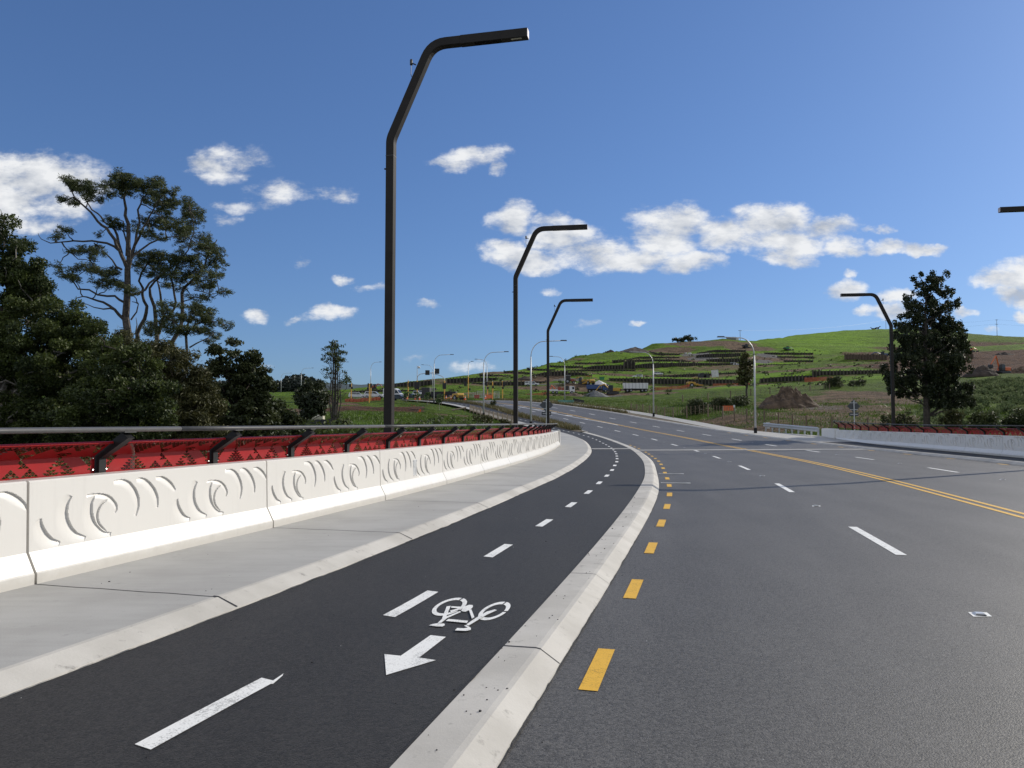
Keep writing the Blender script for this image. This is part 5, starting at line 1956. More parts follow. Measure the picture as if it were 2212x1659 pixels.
u = car('utility_truck', 'white canopied utility truck with orange beacon parked on the upper track', 1149, 834, 276, 0, 'white paint', 'ute')
MB().box(-.5, .3, -.6, .6, 1.78, 1.95).ball((-.1, 0, 2.0), .18).build('beacon', MATS['machine orange'], u)
MB().box(-1.0, 1.0, -.915, .915, .8, 1.0).build('door_stripe', MATS['machine blue'], u)
car('parked_car', 'small white car on the brown track above longest wall, left of two', 1377, 817, 335, math.pi, 'white paint', 'suv')
car('parked_car', 'white car with roof bar on the brown track above longest wall, right of two', 1421, 811, 352, .1, 'white paint', 'suv')
car('parked_car', 'white car seen low behind a terrace edge left of the upright tree', 1586, 790, 400, 0, 'white paint', 'suv')
car('van', 'white high-roofed van behind the yellow signal pole beside tallest black lamp', 852, 862, 196, -.3, 'white paint', 'van', 1.05)
car('parked_car', 'dark saloon car between two saplings left of the black truck', 888, 863, 193, -.25, 'dark car', 'sedan')
car('parked_car', 'dark car tucked behind the yellow signal pole under the white van', 862, 865, 190, -.2, 'dark car', 'sedan')
car('parked_car', 'silver white car peeping out left of the black truck', 907, 858, 200, -.9, 'white paint', 'suv')
car('parked_car', 'white station wagon behind orange netting left of tallest black lamp', 808, 861, 200, .0, 'white paint', 'suv', 1.1)
car('parked_car', 'white car farther left behind the yellow signal poles', 772, 861, 205, .1, 'white paint', 'suv')

# black truck and trailer at the junction
b = base(938, 866, 188)
t = thing('tanker_truck', 'long black truck with chrome front waiting at the junction', 'truck', b, math.pi - .1)
MB().box(.9, 2.9, -1.2, 1.2, .7, 3.3).prism([(2.9, .7), (3.3, .7), (3.3, 1.5), (2.9, 1.9)], -1.1, 1.1).build('cab', MATS['machine dark'], t, bevel=.08)
MB().box(2.905, 2.95, -1.05, 1.05, 1.95, 2.8).build('windscreen', MATS['glass dark'], t)
MB().box(-5.6, .6, -1.2, 1.2, 1.0, 2.3).build('load_body', mat('black tarp', (.016, .016, .018), rough=.7), t, bevel=.08)
MB().box(-5.5, 2.8, -.5, .5, .5, 1.0).build('chassis', MATS['machine dark'], t)
MB().box(1.0, 1.8, -1.22, -1.2, .9, 3.1).build('chrome_stack', MATS['galvanised'], t)
wheels(t, (2.2, -2.6, -3.9, -5.0), 1.05, .5)

# white flatbed truck with orange crane
b = base(1214, 851, 250)
t = thing('flatbed_truck', 'white flatbed truck carrying an orange folded crane, facing right', 'truck', b, 0)
MB().prism([(2.4, .6), (4.1, .6), (4.15, 1.3), (3.95, 2.5), (2.4, 2.55)], -1.1, 1.1).build('cab', MATS['white paint'], t, bevel=.08)
MB().prism([(3.3, 1.5), (3.98, 1.5), (3.84, 2.3), (3.3, 2.3)], -1.115, 1.115).build('window', MATS['glass dark'], t)
MB().box(-4.2, 2.2, -1.15, 1.15, .9, 1.15).box(-4.2, -1.4, -1.16, 1.16, 1.15, 1.5).build('tray', MATS['white paint'], t)
MB().tube([(-3.9, 0, 1.2), (-3.4, 0, 2.9), (-2.2, 0, 1.7)], .22, 6).build('crane_arm', MATS['machine orange'], t)
MB().cyl((-.9, -.7, 1.75), (-.9, .7, 1.75), .6, 10).cyl((.3, -.6, 1.6), (.3, .6, 1.6), .45, 10).build('cable_drums', MATS['rust red'], t)
MB().box(1.2, 2.1, -1, 1, 1.15, 2.6).build('loader', MATS['machine dark'], t)
wheels(t, (3.2, -1.8, -3.0), 1.0, .48)

# dump trailer
b = base(1373, 847, 245)
t = thing('dump_trailer', 'pale grey steel dump trailer parked below longest retaining wall', 'trailer', b, 0)
MB().prism([(-3.9, 1.1), (3.8, 1.1), (3.9, 2.9), (-4.0, 2.9)], -1.2, 1.2).build('tub', MATS['white paint'], t)
MB().prism([(-3.95, 2.9), (-3.2, 2.9), (-3.4, 3.2), (-3.9, 3.15)], -1.1, 1.1).build('rolled_cover', MATS['machine dark'], t)
MB().box(-3.8, 3.8, -.5, .5, .6, 1.1).box(-5.6, -3.8, -.12, .12, .6, .8).build('chassis', MATS['machine dark'], t)
for x in np.arange(-3.4, 3.5, 1.1):
    MB().box(x - .06, x + .06, -1.26, -1.2, 1.15, 2.85).build('rib', MATS['grey body'], t)
wheels(t, (3.2, 2.0, -1.6, -2.8), 1.0, .5)


def excavator(label, px, py0, Y, rz, m, boom, s=1.0):
    b = base(px, py0, Y)
    t = thing('excavator', label, 'excavator', b, rz)
    t.scale = (s,) * 3
    for sd in (-1, 1):
        MB().prism([(-1.9, .45), (-1.6, .02), (1.6, .02), (1.9, .45), (1.6, .85), (-1.6, .85)], sd * 1.25 - .28, sd * 1.25 + .28).build('track', MATS['machine dark'], t, bevel=.05)
    MB().box(-1.0, 1.0, -1, 1, .5, 1.0).build('undercarriage', MATS['machine dark'], t)
    MB().box(-2.4, .2, -1.3, 1.3, 1.0, 2.0).build('engine_house', MATS[m], t, bevel=.1)
    MB().box(-2.55, -2.0, -1.3, 1.3, 1.05, 1.75).build('counterweight', MATS['machine dark'], t, bevel=.1)
    c = MB().prism([(.1, 1.0), (1.6, 1.0), (1.65, 1.8), (1.35, 2.85), (.1, 2.85)], .3, 1.3).build('cab', MATS['machine dark'], t, bevel=.05)
    MB().prism([(.3, 1.7), (1.5, 1.7), (1.3, 2.7), (.3, 2.7)], .29, 1.31).build('window', MATS['glass dark'], c)
    bm = boom
    MB().tube([(1.0, 0, 1.5), bm[0]], [.28, .22], 4).tube([bm[0], bm[1]], [.22, .2], 4).build('boom', MATS[m], t)
    MB().tube([bm[1], bm[2]], [.2, .14], 4).build('stick', MATS[m], t)
    e = Vector(bm[2])
    MB().prism([(e.x - .1, e.z + .2), (e.x - .6, e.z - .5), (e.x - .1, e.z - 1.0), (e.x + .55, e.z - .8), (e.x + .35, e.z + .1)], -.55, .55).build('bucket', MATS['machine dark'], t)


excavator('orange excavator with raised boom digging at a dark heap, at right', 2164, 808, 200, math.pi + .35, 'machine orange', ((1.9, 0, 4.6), (2.2, 0, 5.4), (4.6, 0, 2.6)), .88)
excavator('yellow excavator with arm reaching left over the gravel pile', 1324, 852, 238, math.pi, 'machine yellow', ((2.6, 0, 3.2), (4.2, 0, 2.6), (5.4, 0, 1.0)))
excavator('blue excavator half hidden left of the big right tree', 1908, 772, 395, math.pi + .1, 'machine blue', ((3.0, 0, 2.4), (4.6, 0, 2.6), (6.2, 0, 1.6)))
excavator('red excavator far away left of the tallest black lamp', 806, 842, 300, .2, 'rust red', ((2.2, 0, 3.0), (3.6, 0, 2.6), (4.6, 0, 1.0)), .8)
excavator('small orange digger on the brown slope right of the big tree', 2096, 761, 400, 0, 'machine orange', ((2.2, 0, 2.6), (3.4, 0, 2.0), (4.2, 0, .9)), .9)
excavator('dark green machine on the grass at the end of the upper walls', 1701, 757, 470, .3, 'bin green', ((2.2, 0, 2.2), (3.4, 0, 1.8), (4.2, 0, .8)), .95)
excavator('dark digger against the bare bank under the hilltop sheds', 1612, 752, 485, .3, 'machine dark', ((2.2, 0, 2.6), (3.4, 0, 2.0), (4.2, 0, .9)), 1.0)
excavator('yellow excavator beside the red cabbed tractor on the upper yard', 1260, 830, 272, 2.6, 'machine yellow', ((2.0, 0, 3.0), (3.2, 0, 2.6), (4.2, 0, .9)), .85)

# blue truck behind
b = base(1290, 848, 252)
t = thing('tip_truck', 'blue tip truck behind the yellow excavator arm', 'truck', b, 0)
MB().prism([(-3.4, 1.2), (1.2, 1.2), (1.5, 2.6), (-3.6, 2.6)], -1.15, 1.15).build('tub', MATS['machine blue'], t)
MB().box(1.7, 3.6, -1.1, 1.1, .7, 2.7).build('cab', MATS['machine blue'], t, bevel=.1)
MB().box(2.2, 3.62, -1.112, 1.112, 1.7, 2.4).build('window', MATS['glass dark'], t)
MB().box(-3.2, 3.5, -.5, .5, .6, 1.2).build('chassis', MATS['machine dark'], t)
wheels(t, (2.7, -1.4, -2.6), 1.0, .5)


def roller(label, px, py0, Y, rz, s=1.0, canopy=True, name='road_roller', cat='roller'):
    b = base(px, py0, Y)
    t = thing(name, label, cat, b, rz)
    t.scale = (s,) * 3
    MB().prism([(-2.1, .7), (.1, .7), (.1, 1.5), (-1.9, 1.65), (-2.2, 1.3)], -.85, .85).build('bonnet', MATS['machine yellow'], t, bevel=.12)
    MB().box(-2.16, -2.1, -.55, .55, .85, 1.3).build('grille', MATS['machine dark'], t)
    MB().box(.1, .9, -.8, .8, .6, 1.1).prism([(.7, .5), (2.3, .5), (2.3, .75), (.7, .9)], -.95, .95).build('frame', MATS['machine yellow'], t)
    MB().cyl((1.6, -.8, .62), (1.6, .8, .62), .62, 16).build('drum', MATS['machine dark'], t)
    MB().box(.2, .7, -.35, .35, 1.1, 1.7).build('seat', MATS['machine dark'], t)
    if canopy:
        mb = MB()
        for x in (-.2, 1.0):
            for y in (-.7, .7):
                mb.box(x - .04, x + .04, y - .04, y + .04, 1.0, 2.6)
        mb.build('canopy_frame', MATS['machine dark'], t)
        MB().box(-.4, 1.2, -.85, .85, 2.6, 2.7).build('canopy', MATS['machine yellow'], t, bevel=.04)
    wheels(t, (-1.2,), .8, .62, .42)


roller('yellow road roller seen from behind among the cones on the road', 984, 866, 172, 2.2, 1.05, False)
roller('yellow roller with a canopy below the longest retaining wall', 1500, 837, 268, .2, 1.25)
roller('yellow dozer-like roller with dark canopy beside the pale sheeted pile', 1272, 832, 268, 2.0, 1.2)
b = base(1228, 829, 272)
t = thing('tractor', 'dark cabbed tractor with red bonnet on the upper yard', 'tractor', b, 0)
MB().box(-.9, .7, -.8, .8, 1.0, 2.9).build('cab', MATS['machine dark'], t, bevel=.06)
MB().box(-1.0, .8, -.85, .85, 2.9, 3.05).build('roof', MATS['grey body'], t)
MB().box(.7, 2.2, -.5, .5, .9, 1.7).build('bonnet', MATS['rust red'], t, bevel=.1)
wheels(t, (-.4,), .95, .85, .45)
wheels(t, (1.8,), .8, .5, .3, 'front_wheel')

# ------------------------------------------------------------------ junction furniture


def signal(label, px, py0, Y, pyy, pytop, heads, mast=None, cam_=False):
    b = base(px, py0, Y)
    t = thing('traffic_signal', label, 'traffic signal', b, 0, 'traffic signals of the junction')
    z = lambda py: at(px, py, Y).z - b.z
    k = Y / F
    MB().cyl((0, 0, -.2), (0, 0, z(pyy)), .13, 8).build('painted_pole', MATS['signal yellow'], t)
    if pytop < pyy:
        MB().cyl((0, 0, z(pyy)), (0, 0, z(pytop)), .09, 8, .06).build('pole', MATS['galvanised'], t)
    for dx, py, w, h in heads:
        x, zc = dx * k, z(py)
        hb = MB().box(x - w * k / 2, x + w * k / 2, -.3, -.14, zc - h * k / 2, zc + h * k / 2).build('signal_head', MATS['signal black'], t, bevel=.05)
        for j in (-1, 0, 1):
            MB().cyl((x, -.12, zc + j * h * k * .28), (x, .02, zc + j * h * k * .28), .13, 8).build('hood', MATS['signal black'], hb)
    if mast:
        pts = [Vector((dx * k, 0, z(py))) for dx, py in mast]
        path = [pts[0]]
        for a, c in zip(pts, pts[1:]):
            path += [a.lerp(c, .5), c]
        MB().tube(bendpath(pts, .6, 4) if len(pts) > 2 else pts, .09, 6).build('mast_arm', MATS['galvanised'], t, smooth=True)
    if cam_:
        MB().ball((.45, 0, z(pytop) - .4), .32, 8, 6).box(0, .4, -.05, .05, z(pytop) - .2, z(pytop) - .1).build('camera_dome', MATS['white paint'], t)


signal('mast signal with CCTV pole, arm reaching right over the truck', 900.8, 859, 190, 821, 790, [(0, 833, 11, 16), (22.5, 805, 9.5, 10.5)], [(0, 824), (1, 813), (6, 808), (24, 806), (38, 804.5)], True)
signal('mast signal right of the black truck, arm reaching left', 960, 861, 186, 822, 818, [(0, 834, 8, 13), (-16, 802, 10, 11.5)], [(0, 826), (0, 818), (-5, 813), (-16, 809), (-30, 807)])
for a in [('yellow pole signal left of the tallest black lamp, thicker head', 801, 867, 180, 828, 826, [(0, 833, 5, 9), (-5, 832, 4, 8)]),
          ('yellow pole signal left of tallest black lamp, close to the thicker one', 797.6, 869, 175, 829, 828, [(-3, 840, 4, 6)]),
          ('yellow pole signal farthest left beside the slim tree', 758.5, 866, 182, 828, 826, [(-2, 833, 4.5, 7), (2, 838, 4, 5)]),
          ('yellow pole signal directly right of the tallest black lamp', 847, 865, 183, 826, 824, [(8, 833, 5, 9), (-3, 833, 4, 8)]),
          ('yellow pole signal between the saplings and the dark saloon', 881.5, 861, 186, 822, 820, [(3, 831, 5, 9)]),
          ('yellow pole signal with black head behind the yellow roller', 1011.5, 858, 199, 813, 812, [(-6, 829, 6, 10), (3, 841, 4, 5)]),
          ('yellow pole signal carrying two heads beside orange barrier', 1053, 861, 189, 826, 825, [(-2, 829, 6, 9), (1, 838, 4, 5)]),
          ('slim yellow pole signal right of orange barrier', 1064, 861, 190, 824, 823, [(1, 836, 4, 6)]),
          ('slim yellow pole signal with white lamps, rightmost of the junction', 1085.5, 859, 195, 823, 822, [(3, 830, 6, 10), (1, 838, 4, 5)])]:
    signal(*a)


def cone(label, px, py0, Y, s=1.0, pr=[]):
    b = base(px, py0, Y)
    if pr:
        o = copy_tree(pr[0], b, 0, label)
    else:
        o = thing('traffic_cone', label, 'traffic cone', b, 0, 'orange traffic cones on the road')
        MB().cyl((0, 0, .05), (0, 0, 1.15), .24, 10, .06).build('cone', MATS['cone orange'], o)
        MB().cyl((0, 0, .62), (0, 0, .85), .158, 10, .12).build('reflective_band', MATS['white paint'], o)
        MB().box(-.32, .32, -.32, .32, 0, .07).build('base', MATS['tyre'], o)
        pr.append(o)
    return o


for px, py0, Y, lab in [(964, 865, 172, 'orange traffic cone left of the yellow roller, outer one'), (974.5, 865.5, 171, 'orange traffic cone left of the yellow roller, inner one'), (1001, 865, 174, 'left cone of the close pair right of the yellow roller'),
                        (1005, 865, 174, 'right cone of the close pair right of the yellow roller'), (1048.5, 863, 180, 'orange traffic cone beside the orange barrier'), (1001, 858, 196, 'orange cone behind the pair right of the roller'),
                        (906, 865, 178, 'orange traffic cone before the silver white car'), (897, 864, 180, 'orange traffic cone beside the second sapling'), (879, 863, 182, 'orange traffic cone below the dark saloon')]:
    cone(lab, px, py0, Y)


def mbar(label, px, py0, Y, w, m):
    b = base(px, py0, Y)
    t = thing('plastic_barrier', label, 'road barrier', b, 0)
    W = w * Y / F / 2
    MB().prism([(-.3, 0), (.3, 0), (.18, .45), (.1, .95), (-.1, .95), (-.18, .45)], -W, W, Matrix.Rotation(math.pi / 2, 4, 'Z')).build('body', MATS[m], t)
    for x in (-W * .5, W * .5):
        MB().box(x - .2, x + .2, -.33, -.29, .02, .12).build('foot_slot', MATS['machine dark'], t)


mbar('red water-filled plastic barrier behind the pair of cones', 1030, 861, 190, 11, 'rust red')
mbar('orange water-filled plastic barrier around the yellow signal poles', 1057, 861, 188, 14, 'machine orange')


def mesh_fence(label, px, py0, Y, w, h, rz=0.0):
    b = base(px, py0, Y)
    t = thing('mesh_fence', label, 'mesh fence', b, rz, 'temporary steel mesh fence panels')
    W, H_ = w * Y / F / 2, h * Y / F
    MB().tube([(-W, 0, 0), (-W, 0, H_), (W, 0, H_), (W, 0, 0)], .035, 4).tube([(-W, 0, .15), (W, 0, .15)], .03, 4).build('frame', MATS['galvanised'], t)
    mm = MB()
    for k in range(1, 16):
        x = -W + 2 * W * k / 16
        mm.box(x - .008, x + .008, -.008, .008, .15, H_)
    for k in range(1, 6):
        mm.box(-W, W, -.008, .008, H_ * k / 6 - .008, H_ * k / 6 + .008)
    mm.build('mesh', MATS['galvanised'], t)
    MB().tube([(W * .4, 0, H_ * .8), (W * .7, 1.2, .05)], .03, 4).build('brace', MATS['galvanised'], t)


for a in [('mesh fence panel with brace left of the yellow roller', 969, 859, 196, 15, 13), ('mesh fence panel behind the red barrier', 1037, 860, 194, 13, 15, .2), ('mesh fence panel right of the orange barrier', 1073, 861, 194, 11, 15),
          ('mesh fence panel left of tallest black lamp, before the white wagon', 795, 864, 186, 26, 15), ('mesh fence panel in the far yard beside the slim tree', 768, 864, 188, 24, 14), ('mesh fence panel between the roller and red barrier', 1018, 859, 200, 18, 11)]:
    mesh_fence(*a)


def netting(label, P, Y, h, m='net orange', name='orange_netting'):
    pts = [base(x, y, Y if not callable(Y) else Y(x)) for x, y in P]
    r0 = pts[0]
    mb = MB()
    q = []
    for a, c in zip(pts, pts[1:]):
        for i in range(6):
            q.append(a.lerp(c, i / 6))
    q.append(pts[-1])
    for i, c in enumerate(q):
        c = c - r0
        w = .12 * math.sin(i * 1.7)
        q[i] = [c + Vector((0, w, -.2)), c + Vector((0, -w, h * (.5 + .06 * math.sin(i * 2.3)))), c + Vector((0, w * .5, h * (1 + .08 * math.sin(i * 3.1))))]
    nb = 11 if 'net' in name else 1
    vs, fs = [], []
    for r_ in q:
        for b in range(nb):
            for e in ((0, 1) if nb == 1 else (b / nb, (b + .5) / nb)):
                f = max(0, min(1, e))
                p = r_[0].lerp(r_[1], f * 2) if f < .5 else r_[1].lerp(r_[2], f * 2 - 1)
                vs.append(p)
    w_ = 2 * nb
    for i in range(len(q) - 1):
        for b in range(nb):
            a = i * w_ + 2 * b
            fs.append((a, a + w_, a + w_ + 1, a + 1))
    if nb > 1:      # upright strands
        for i in range(0, len(q) - 1):
            for u in (0, .5):
                lo, hi = q[i][0].lerp(q[i + 1][0], u), q[i][2].lerp(q[i + 1][2], u)
                d = (q[i + 1][0] - q[i][0]).normalized() * .12
                k = len(vs)
                vs += [lo, lo + d, hi + d, hi]
                fs.append((k, k + 1, k + 2, k + 3))
    o = mb.add(vs, fs).build(name, MATS[m])
    o.location = r0
    tag(o, label, 'netting' if 'net' in name else 'silt fence')


netting('long orange silt netting right of the dump trailer', [(1412, 843), (1440, 842), (1470, 840), (1490, 836)], 258, 1.0)
netting('orange safety netting strip above the rounded dark shrub, far right', [(1738, 825), (1765, 824), (1800, 823)], 262, 1.5)
netting('crumpled orange netting beside the white flatbed truck', [(1092, 862), (1120, 859), (1150, 857), (1188, 853)], 238, 1.0)
netting('orange netting across the yard left of the tallest black lamp', [(745, 869), (758, 867), (770, 869), (784, 866), (800, 867), (812, 864), (822, 865)], 180, .75)
netting('orange netting strip along the longest wall beside the upright tree', [(1540, 834), (1580, 833), (1620, 832)], 280, .9)
netting('black silt fence sheet behind the railing left of the slim tree', [(655, 932), (680, 927), (715, 925)], 62, .75, 'silt fence', 'silt_fence')
netting('dark silt fence in the grass right of the far grey lamp', [(1238, 867), (1262, 872)], 158, .7, 'silt fence', 'silt_fence')
netting('faded green silt fence beside the far right-verge grey lamp', [(1205, 868), (1240, 868)], 157, .35, 'teal sheet', 'silt_fence')
# bunting
bp = [(829, 899), (848, 897), (868, 894), (885, 893), (903, 890), (905, 884), (895, 876), (880, 871), (860, 869), (845, 868)]
for j, (seg, Yb, lab) in enumerate([(bp[:6], 118, 'string of orange flags along the near side of brown trench'), (bp[5:], 150, 'string of orange flags along the far side of brown trench')]):
    pts = [base(x, y + 6, Yb + (6 * i if j else 2 * i)) + Vector((0, 0, .5)) for i, (x, y) in enumerate(seg)]
    r0 = pts[0]
    t = thing('flag_bunting', lab, 'bunting', r0)
    sm2 = MB()
    for p in pts:
        sm2.box(p.x - r0.x - .03, p.x - r0.x + .03, p.y - r0.y - .03, p.y - r0.y + .03, p.z - r0.z - .9, p.z - r0.z + .25)
    for a, c in zip(pts, pts[1:]):
        sm2.tube([a - r0, c - r0], .008, 3)
        for i in range(3):
            f = a.lerp(c, (i + .5) / 3) - r0
            fl = MB().add([f, f + Vector((.42, .12, 0)), f + Vector((.2, .06, -.45))], [(0, 1, 2)])
            fl.build('flag', MATS['cone orange'], t)
    sm2.build('line_and_stakes', MATS['pole timber'], t)
# pipe, bin, board, marker
b = base(682, 910, 80)
tag(MB().cyl((-1, 0, .35), (.8, 0, .35), .38, 14).cyl((.5, 0, .35), (.85, 0, .35), .46, 14).build('concrete_pipe', MATS['concrete pipe']), 'pale concrete pipe lying behind the black silt sheet', 'pipe').location = b
b = base(1300, 821, 300)
t = thing('waste_bin', 'green skip bin on the track above the pale sheeted pile', 'skip bin', b)
MB().prism([(-.8, 0), (.8, 0), (1.0, 1.2), (-1.0, 1.2)], -.7, .7).build('bin', MATS['bin green'], t)
MB().box(-1.05, 1.05, -.75, .75, 1.2, 1.28).build('rim', MATS['machine dark'], t)
b = base(1522, 818, 325)
t = thing('site_board', 'pale site board propped beside a dark pipe end on the terrace', 'board', b)
MB().box(3.2, 6.2, -.05, .05, .3, 3.3, Matrix.Rotation(-.1, 4, 'Y')).build('panel', MATS['white sheet'], t)
MB().cyl((-1, -.6, 1.0), (-1, 1.6, 1.0), 1.5, 14).cyl((.9, -.6, .8), (.9, 1.6, .8), 1.3, 14).build('pipe_ends', MATS['machine dark'], t)
b = base(1574, 891, 112)
t = thing('marker_board', 'small orange marker board with white end at the fence', 'marker', b)
MB().box(-.9, .7, -.03, .03, .25, 1.0).build('panel', MATS['machine orange'], t)
MB().box(.7, .95, -.04, .04, 0, 1.1).build('end_post', MATS['white paint'], t)
b = base(1004, 893, 131)
t = thing('barrier_log', 'pale horizontal log rail on short posts at end of picket fence', 'log rail', b)
MB().tube([(-2.2, -.4, .55), (.2, .4, 1.0)], .13, 8).build('log', MATS['pale timber'], t)
for x, y, z in ((-2.0, -.35, .55), (0, .3, .95)):
    MB().cyl((x, y, -.3), (x, y, z), .1, 6).build('post', MATS['timber'], t)

# sheds, poles and horses on the skyline
b = base(1583, 737, 533)
t = thing('hilltop_shed', 'grey concrete tanks and shed on the hilltop right of the trees', 'shed', b)
MB().box(-4, 1.2, -2, 2, 0, 2.6).box(-4.2, 1.4, -2.2, 2.2, 2.6, 2.8).build('tank', MATS['shed grey'], t)
MB().box(2.0, 3.8, -1.5, 1.5, 0, 2.4).build('pale_tank', MATS['white sheet'], t)
b = base(1481, 769, 470)
t = thing('hilltop_shed', 'two tiny pale tanks beside the dark stockpile on the skyline', 'tank', b)
b2 = MB().cyl((0, 0, 0), (0, 0, 2.0), 1.0, 10).build('tank', MATS['white sheet'], t)
MB().cyl((2.6, 0, 0), (2.6, 0, 2.0), 1.0, 10).build('tank', MATS['white sheet'], t)
PT = {}


def power_pole(label, px, py0, Y, pytop, arms):
    b = base(px, py0, Y)
    h = at(px, pytop, Y).z - b.z
    t = thing('power_pole', label, 'power pole', b, .15)
    MB().cyl((0, 0, -1), (0, 0, h), .2, 6, .13).build('pole', MATS['pole timber'], t)
    for i, d in enumerate(arms):
        ca = MB().box(-1.3, 1.3, -.08, .08, h - d - .1, h - d + .1).build('crossarm', MATS['pole timber'], t)
        for x in (-1.1, -.5, .5, 1.1):
            MB().cyl((x, 0, h - d + .1), (x, 0, h - d + .35), .07, 5).build('insulator', MATS['sign back'], ca)
        PT[(label, i)] = b + Vector((0, 0, h - d + .3))


power_pole('power pole with two crossarms on the skyline right of the big tree', 2154, 727, 640, 690, (.5, 4.2))
power_pole('power pole on the skyline between horses and the big tree', 1914, 716, 725, 691, (.5,))
power_pole('power pole on the hilltop beside the grey shed', 1599, 738, 540, 713, (.5,))
wl = MB()
A, B_, C_ = [PT[k] for k in PT if k[1] == 0]
for p, q_ in ((A, B_), (PT[('power pole with two crossarms on the skyline right of the big tree', 1)], B_ + Vector((0, 0, -3.5))), (A, A + Vector((190, -60, -14))), (A + Vector((0, 0, -3.7)), A + Vector((190, -60, -18))), (B_, C_)):
    pts = []
    for i in range(11):
        f = i / 10
        pts.append(p.lerp(q_, f) + Vector((0, 0, -3.0 * 4 * f * (1 - f))))
    wl.tube(pts, .035, 3)
tag(wl.build('power_line', MATS['machine dark']), 'thin power line wires strung across the skyline at right', 'wire')


def horse(label, px, py0, Y, flip, s):
    b = base(px, py0, Y)
    vs = [(0, 0, 1.25), (.55, 0, 1.28), (.8, 0, 1.45), (1.05, 0, 1.8), (1.3, 0, 1.95), (1.65, 0, 1.75), (-.55, 0, 1.3), (-.75, 0, 1.2),
          (.6, .16, .95), (.62, .17, .5), (.6, .17, .06), (.55, -.16, .95), (.7, -.17, .5), (.72, -.17, .06), (-.65, .18, .95), (-.8, .19, .55), (-.72, .19, .06), (-.6, -.18, .95), (-.7, -.19, .55), (-.6, -.19, .06),
          (-.95, 0, 1.2), (-1.15, 0, .8)]
    ed = [(0, 1), (1, 2), (2, 3), (3, 4), (4, 5), (0, 6), (6, 7), (1, 8), (8, 9), (9, 10), (1, 11), (11, 12), (12, 13), (6, 14), (14, 15), (15, 16), (6, 17), (17, 18), (18, 19), (7, 20), (20, 21)]
    rd = [.34, .33, .24, .17, .16, .09, .34, .26, .13, .075, .07, .13, .075, .07, .17, .085, .07, .17, .085, .07, .07, .06]
    me = bpy.data.meshes.new('horse')
    me.from_pydata(vs, ed, [])
    o = link('horse', me, MATS['horse dark'])
    md = o.modifiers.new('skin', 'SKIN')
    for i, r_ in enumerate(rd):
        me.skin_vertices[0].data[i].radius = (r_, r_)
    me.skin_vertices[0].data[0].use_root = True
    o.modifiers.new('sub', 'SUBSURF').levels = 1
    o.location = b
    o.rotation_euler = (0, 0, flip)
    o.scale = (s,) * 3
    tag(o, label, 'horse')


horse('dark horse standing on the skyline, smaller left one facing left', 1886.5, 715.5, 728, math.pi, 1.9)
horse('dark horse standing on the skyline, bigger right one facing right', 1894.5, 715, 728, 0, 2.3)
# ------------------------------------------------------------------ terrain through all survey points
cp = np.array(CTRL, float)
_, ui = np.unique(np.round(cp[:, :2] / .8).astype(int), axis=0, return_index=True)
cp = cp[np.sort(ui)]
D = np.linalg.norm(cp[:, None, :2] - cp[None, :, :2], axis=2)
nC = len(cp)
A_ = np.zeros((nC + 3, nC + 3))
A_[:nC, :nC] = D - np.eye(nC) * .35
A_[:nC, nC] = 1
A_[:nC, nC + 1:nC + 3] = cp[:, :2] / 100
A_[nC:, :nC] = A_[:nC, nC:].T
WT = np.linalg.solve(A_, np.append(cp[:, 2], [0, 0, 0]))


def Traw(x, y):
    x, y = np.asarray(x, float).ravel(), np.asarray(y, float).ravel()
    z = np.empty(len(x))
    for i in range(0, len(x), 6000):
        s = slice(i, i + 6000)
        d = np.hypot(x[s, None] - cp[None, :, 0], y[s, None] - cp[None, :, 1])
        z[s] = d @ WT[:nC] + WT[nC] + WT[nC + 1] * x[s] / 100 + WT[nC + 2] * y[s] / 100
    return z


def Tz(x, y):
    """terrain with the road corridor cut into it"""
    x, y = np.asarray(x, float).ravel(), np.asarray(y, float).ravel()
    z = Traw(x, y)
    yc = np.clip(y, -40, 205)
    zr = ZR(yc)
    left = XFL(yc) - .5
    right = np.where(yc < 69, XBR(yc) + .9, XRO(yc) + .25)
    out = np.maximum(np.maximum(left - x, x - right), 0)
    w = 1 - sm(out, 0, 7)
    w = w * sm(y, 49, 54) * (1 - sm(y, 196, 214))
    z = z * (1 - w) + (zr - .22 + .16 * sm(out, .0, .8)) * w
    # under the bridge deck
    u = (1 - sm(y, 47, 52)) * (1 - sm(out, 0, 3))
    z = np.where(u > .01, np.minimum(z, -1.6 * u + z * (1 - u)), z)
    # junction platform
    j = (1 - sm(np.abs(y - 197), 8, 14)) * (1 - sm(np.maximum(np.maximum(-92 - x, x - 14), 0), 0, 8))
    z = z * (1 - j) + (ZR(np.clip(y, 0, 206)) - .22) * j
    return z


rowsY = np.concatenate([np.arange(-30, 44, 3.0), np.arange(44, 135, .8), np.arange(135, 330, 1.3), np.arange(330, 580, 2.0), np.arange(580, 960, 8.0), [1000, 1100, 1250, 1500, 1900, 2500, 3500]])
tt = np.linspace(-1, 1, 360)
tt = np.sign(tt) * (np.abs(tt) ** 1.05)
Xg = tt[None, :] * (55 + np.abs(rowsY)[:, None] * .80)
Yg = np.repeat(rowsY[:, None], len(tt), 1)
Zg = Tz(Xg, Yg).reshape(Xg.shape)
from mathutils import noise as mn
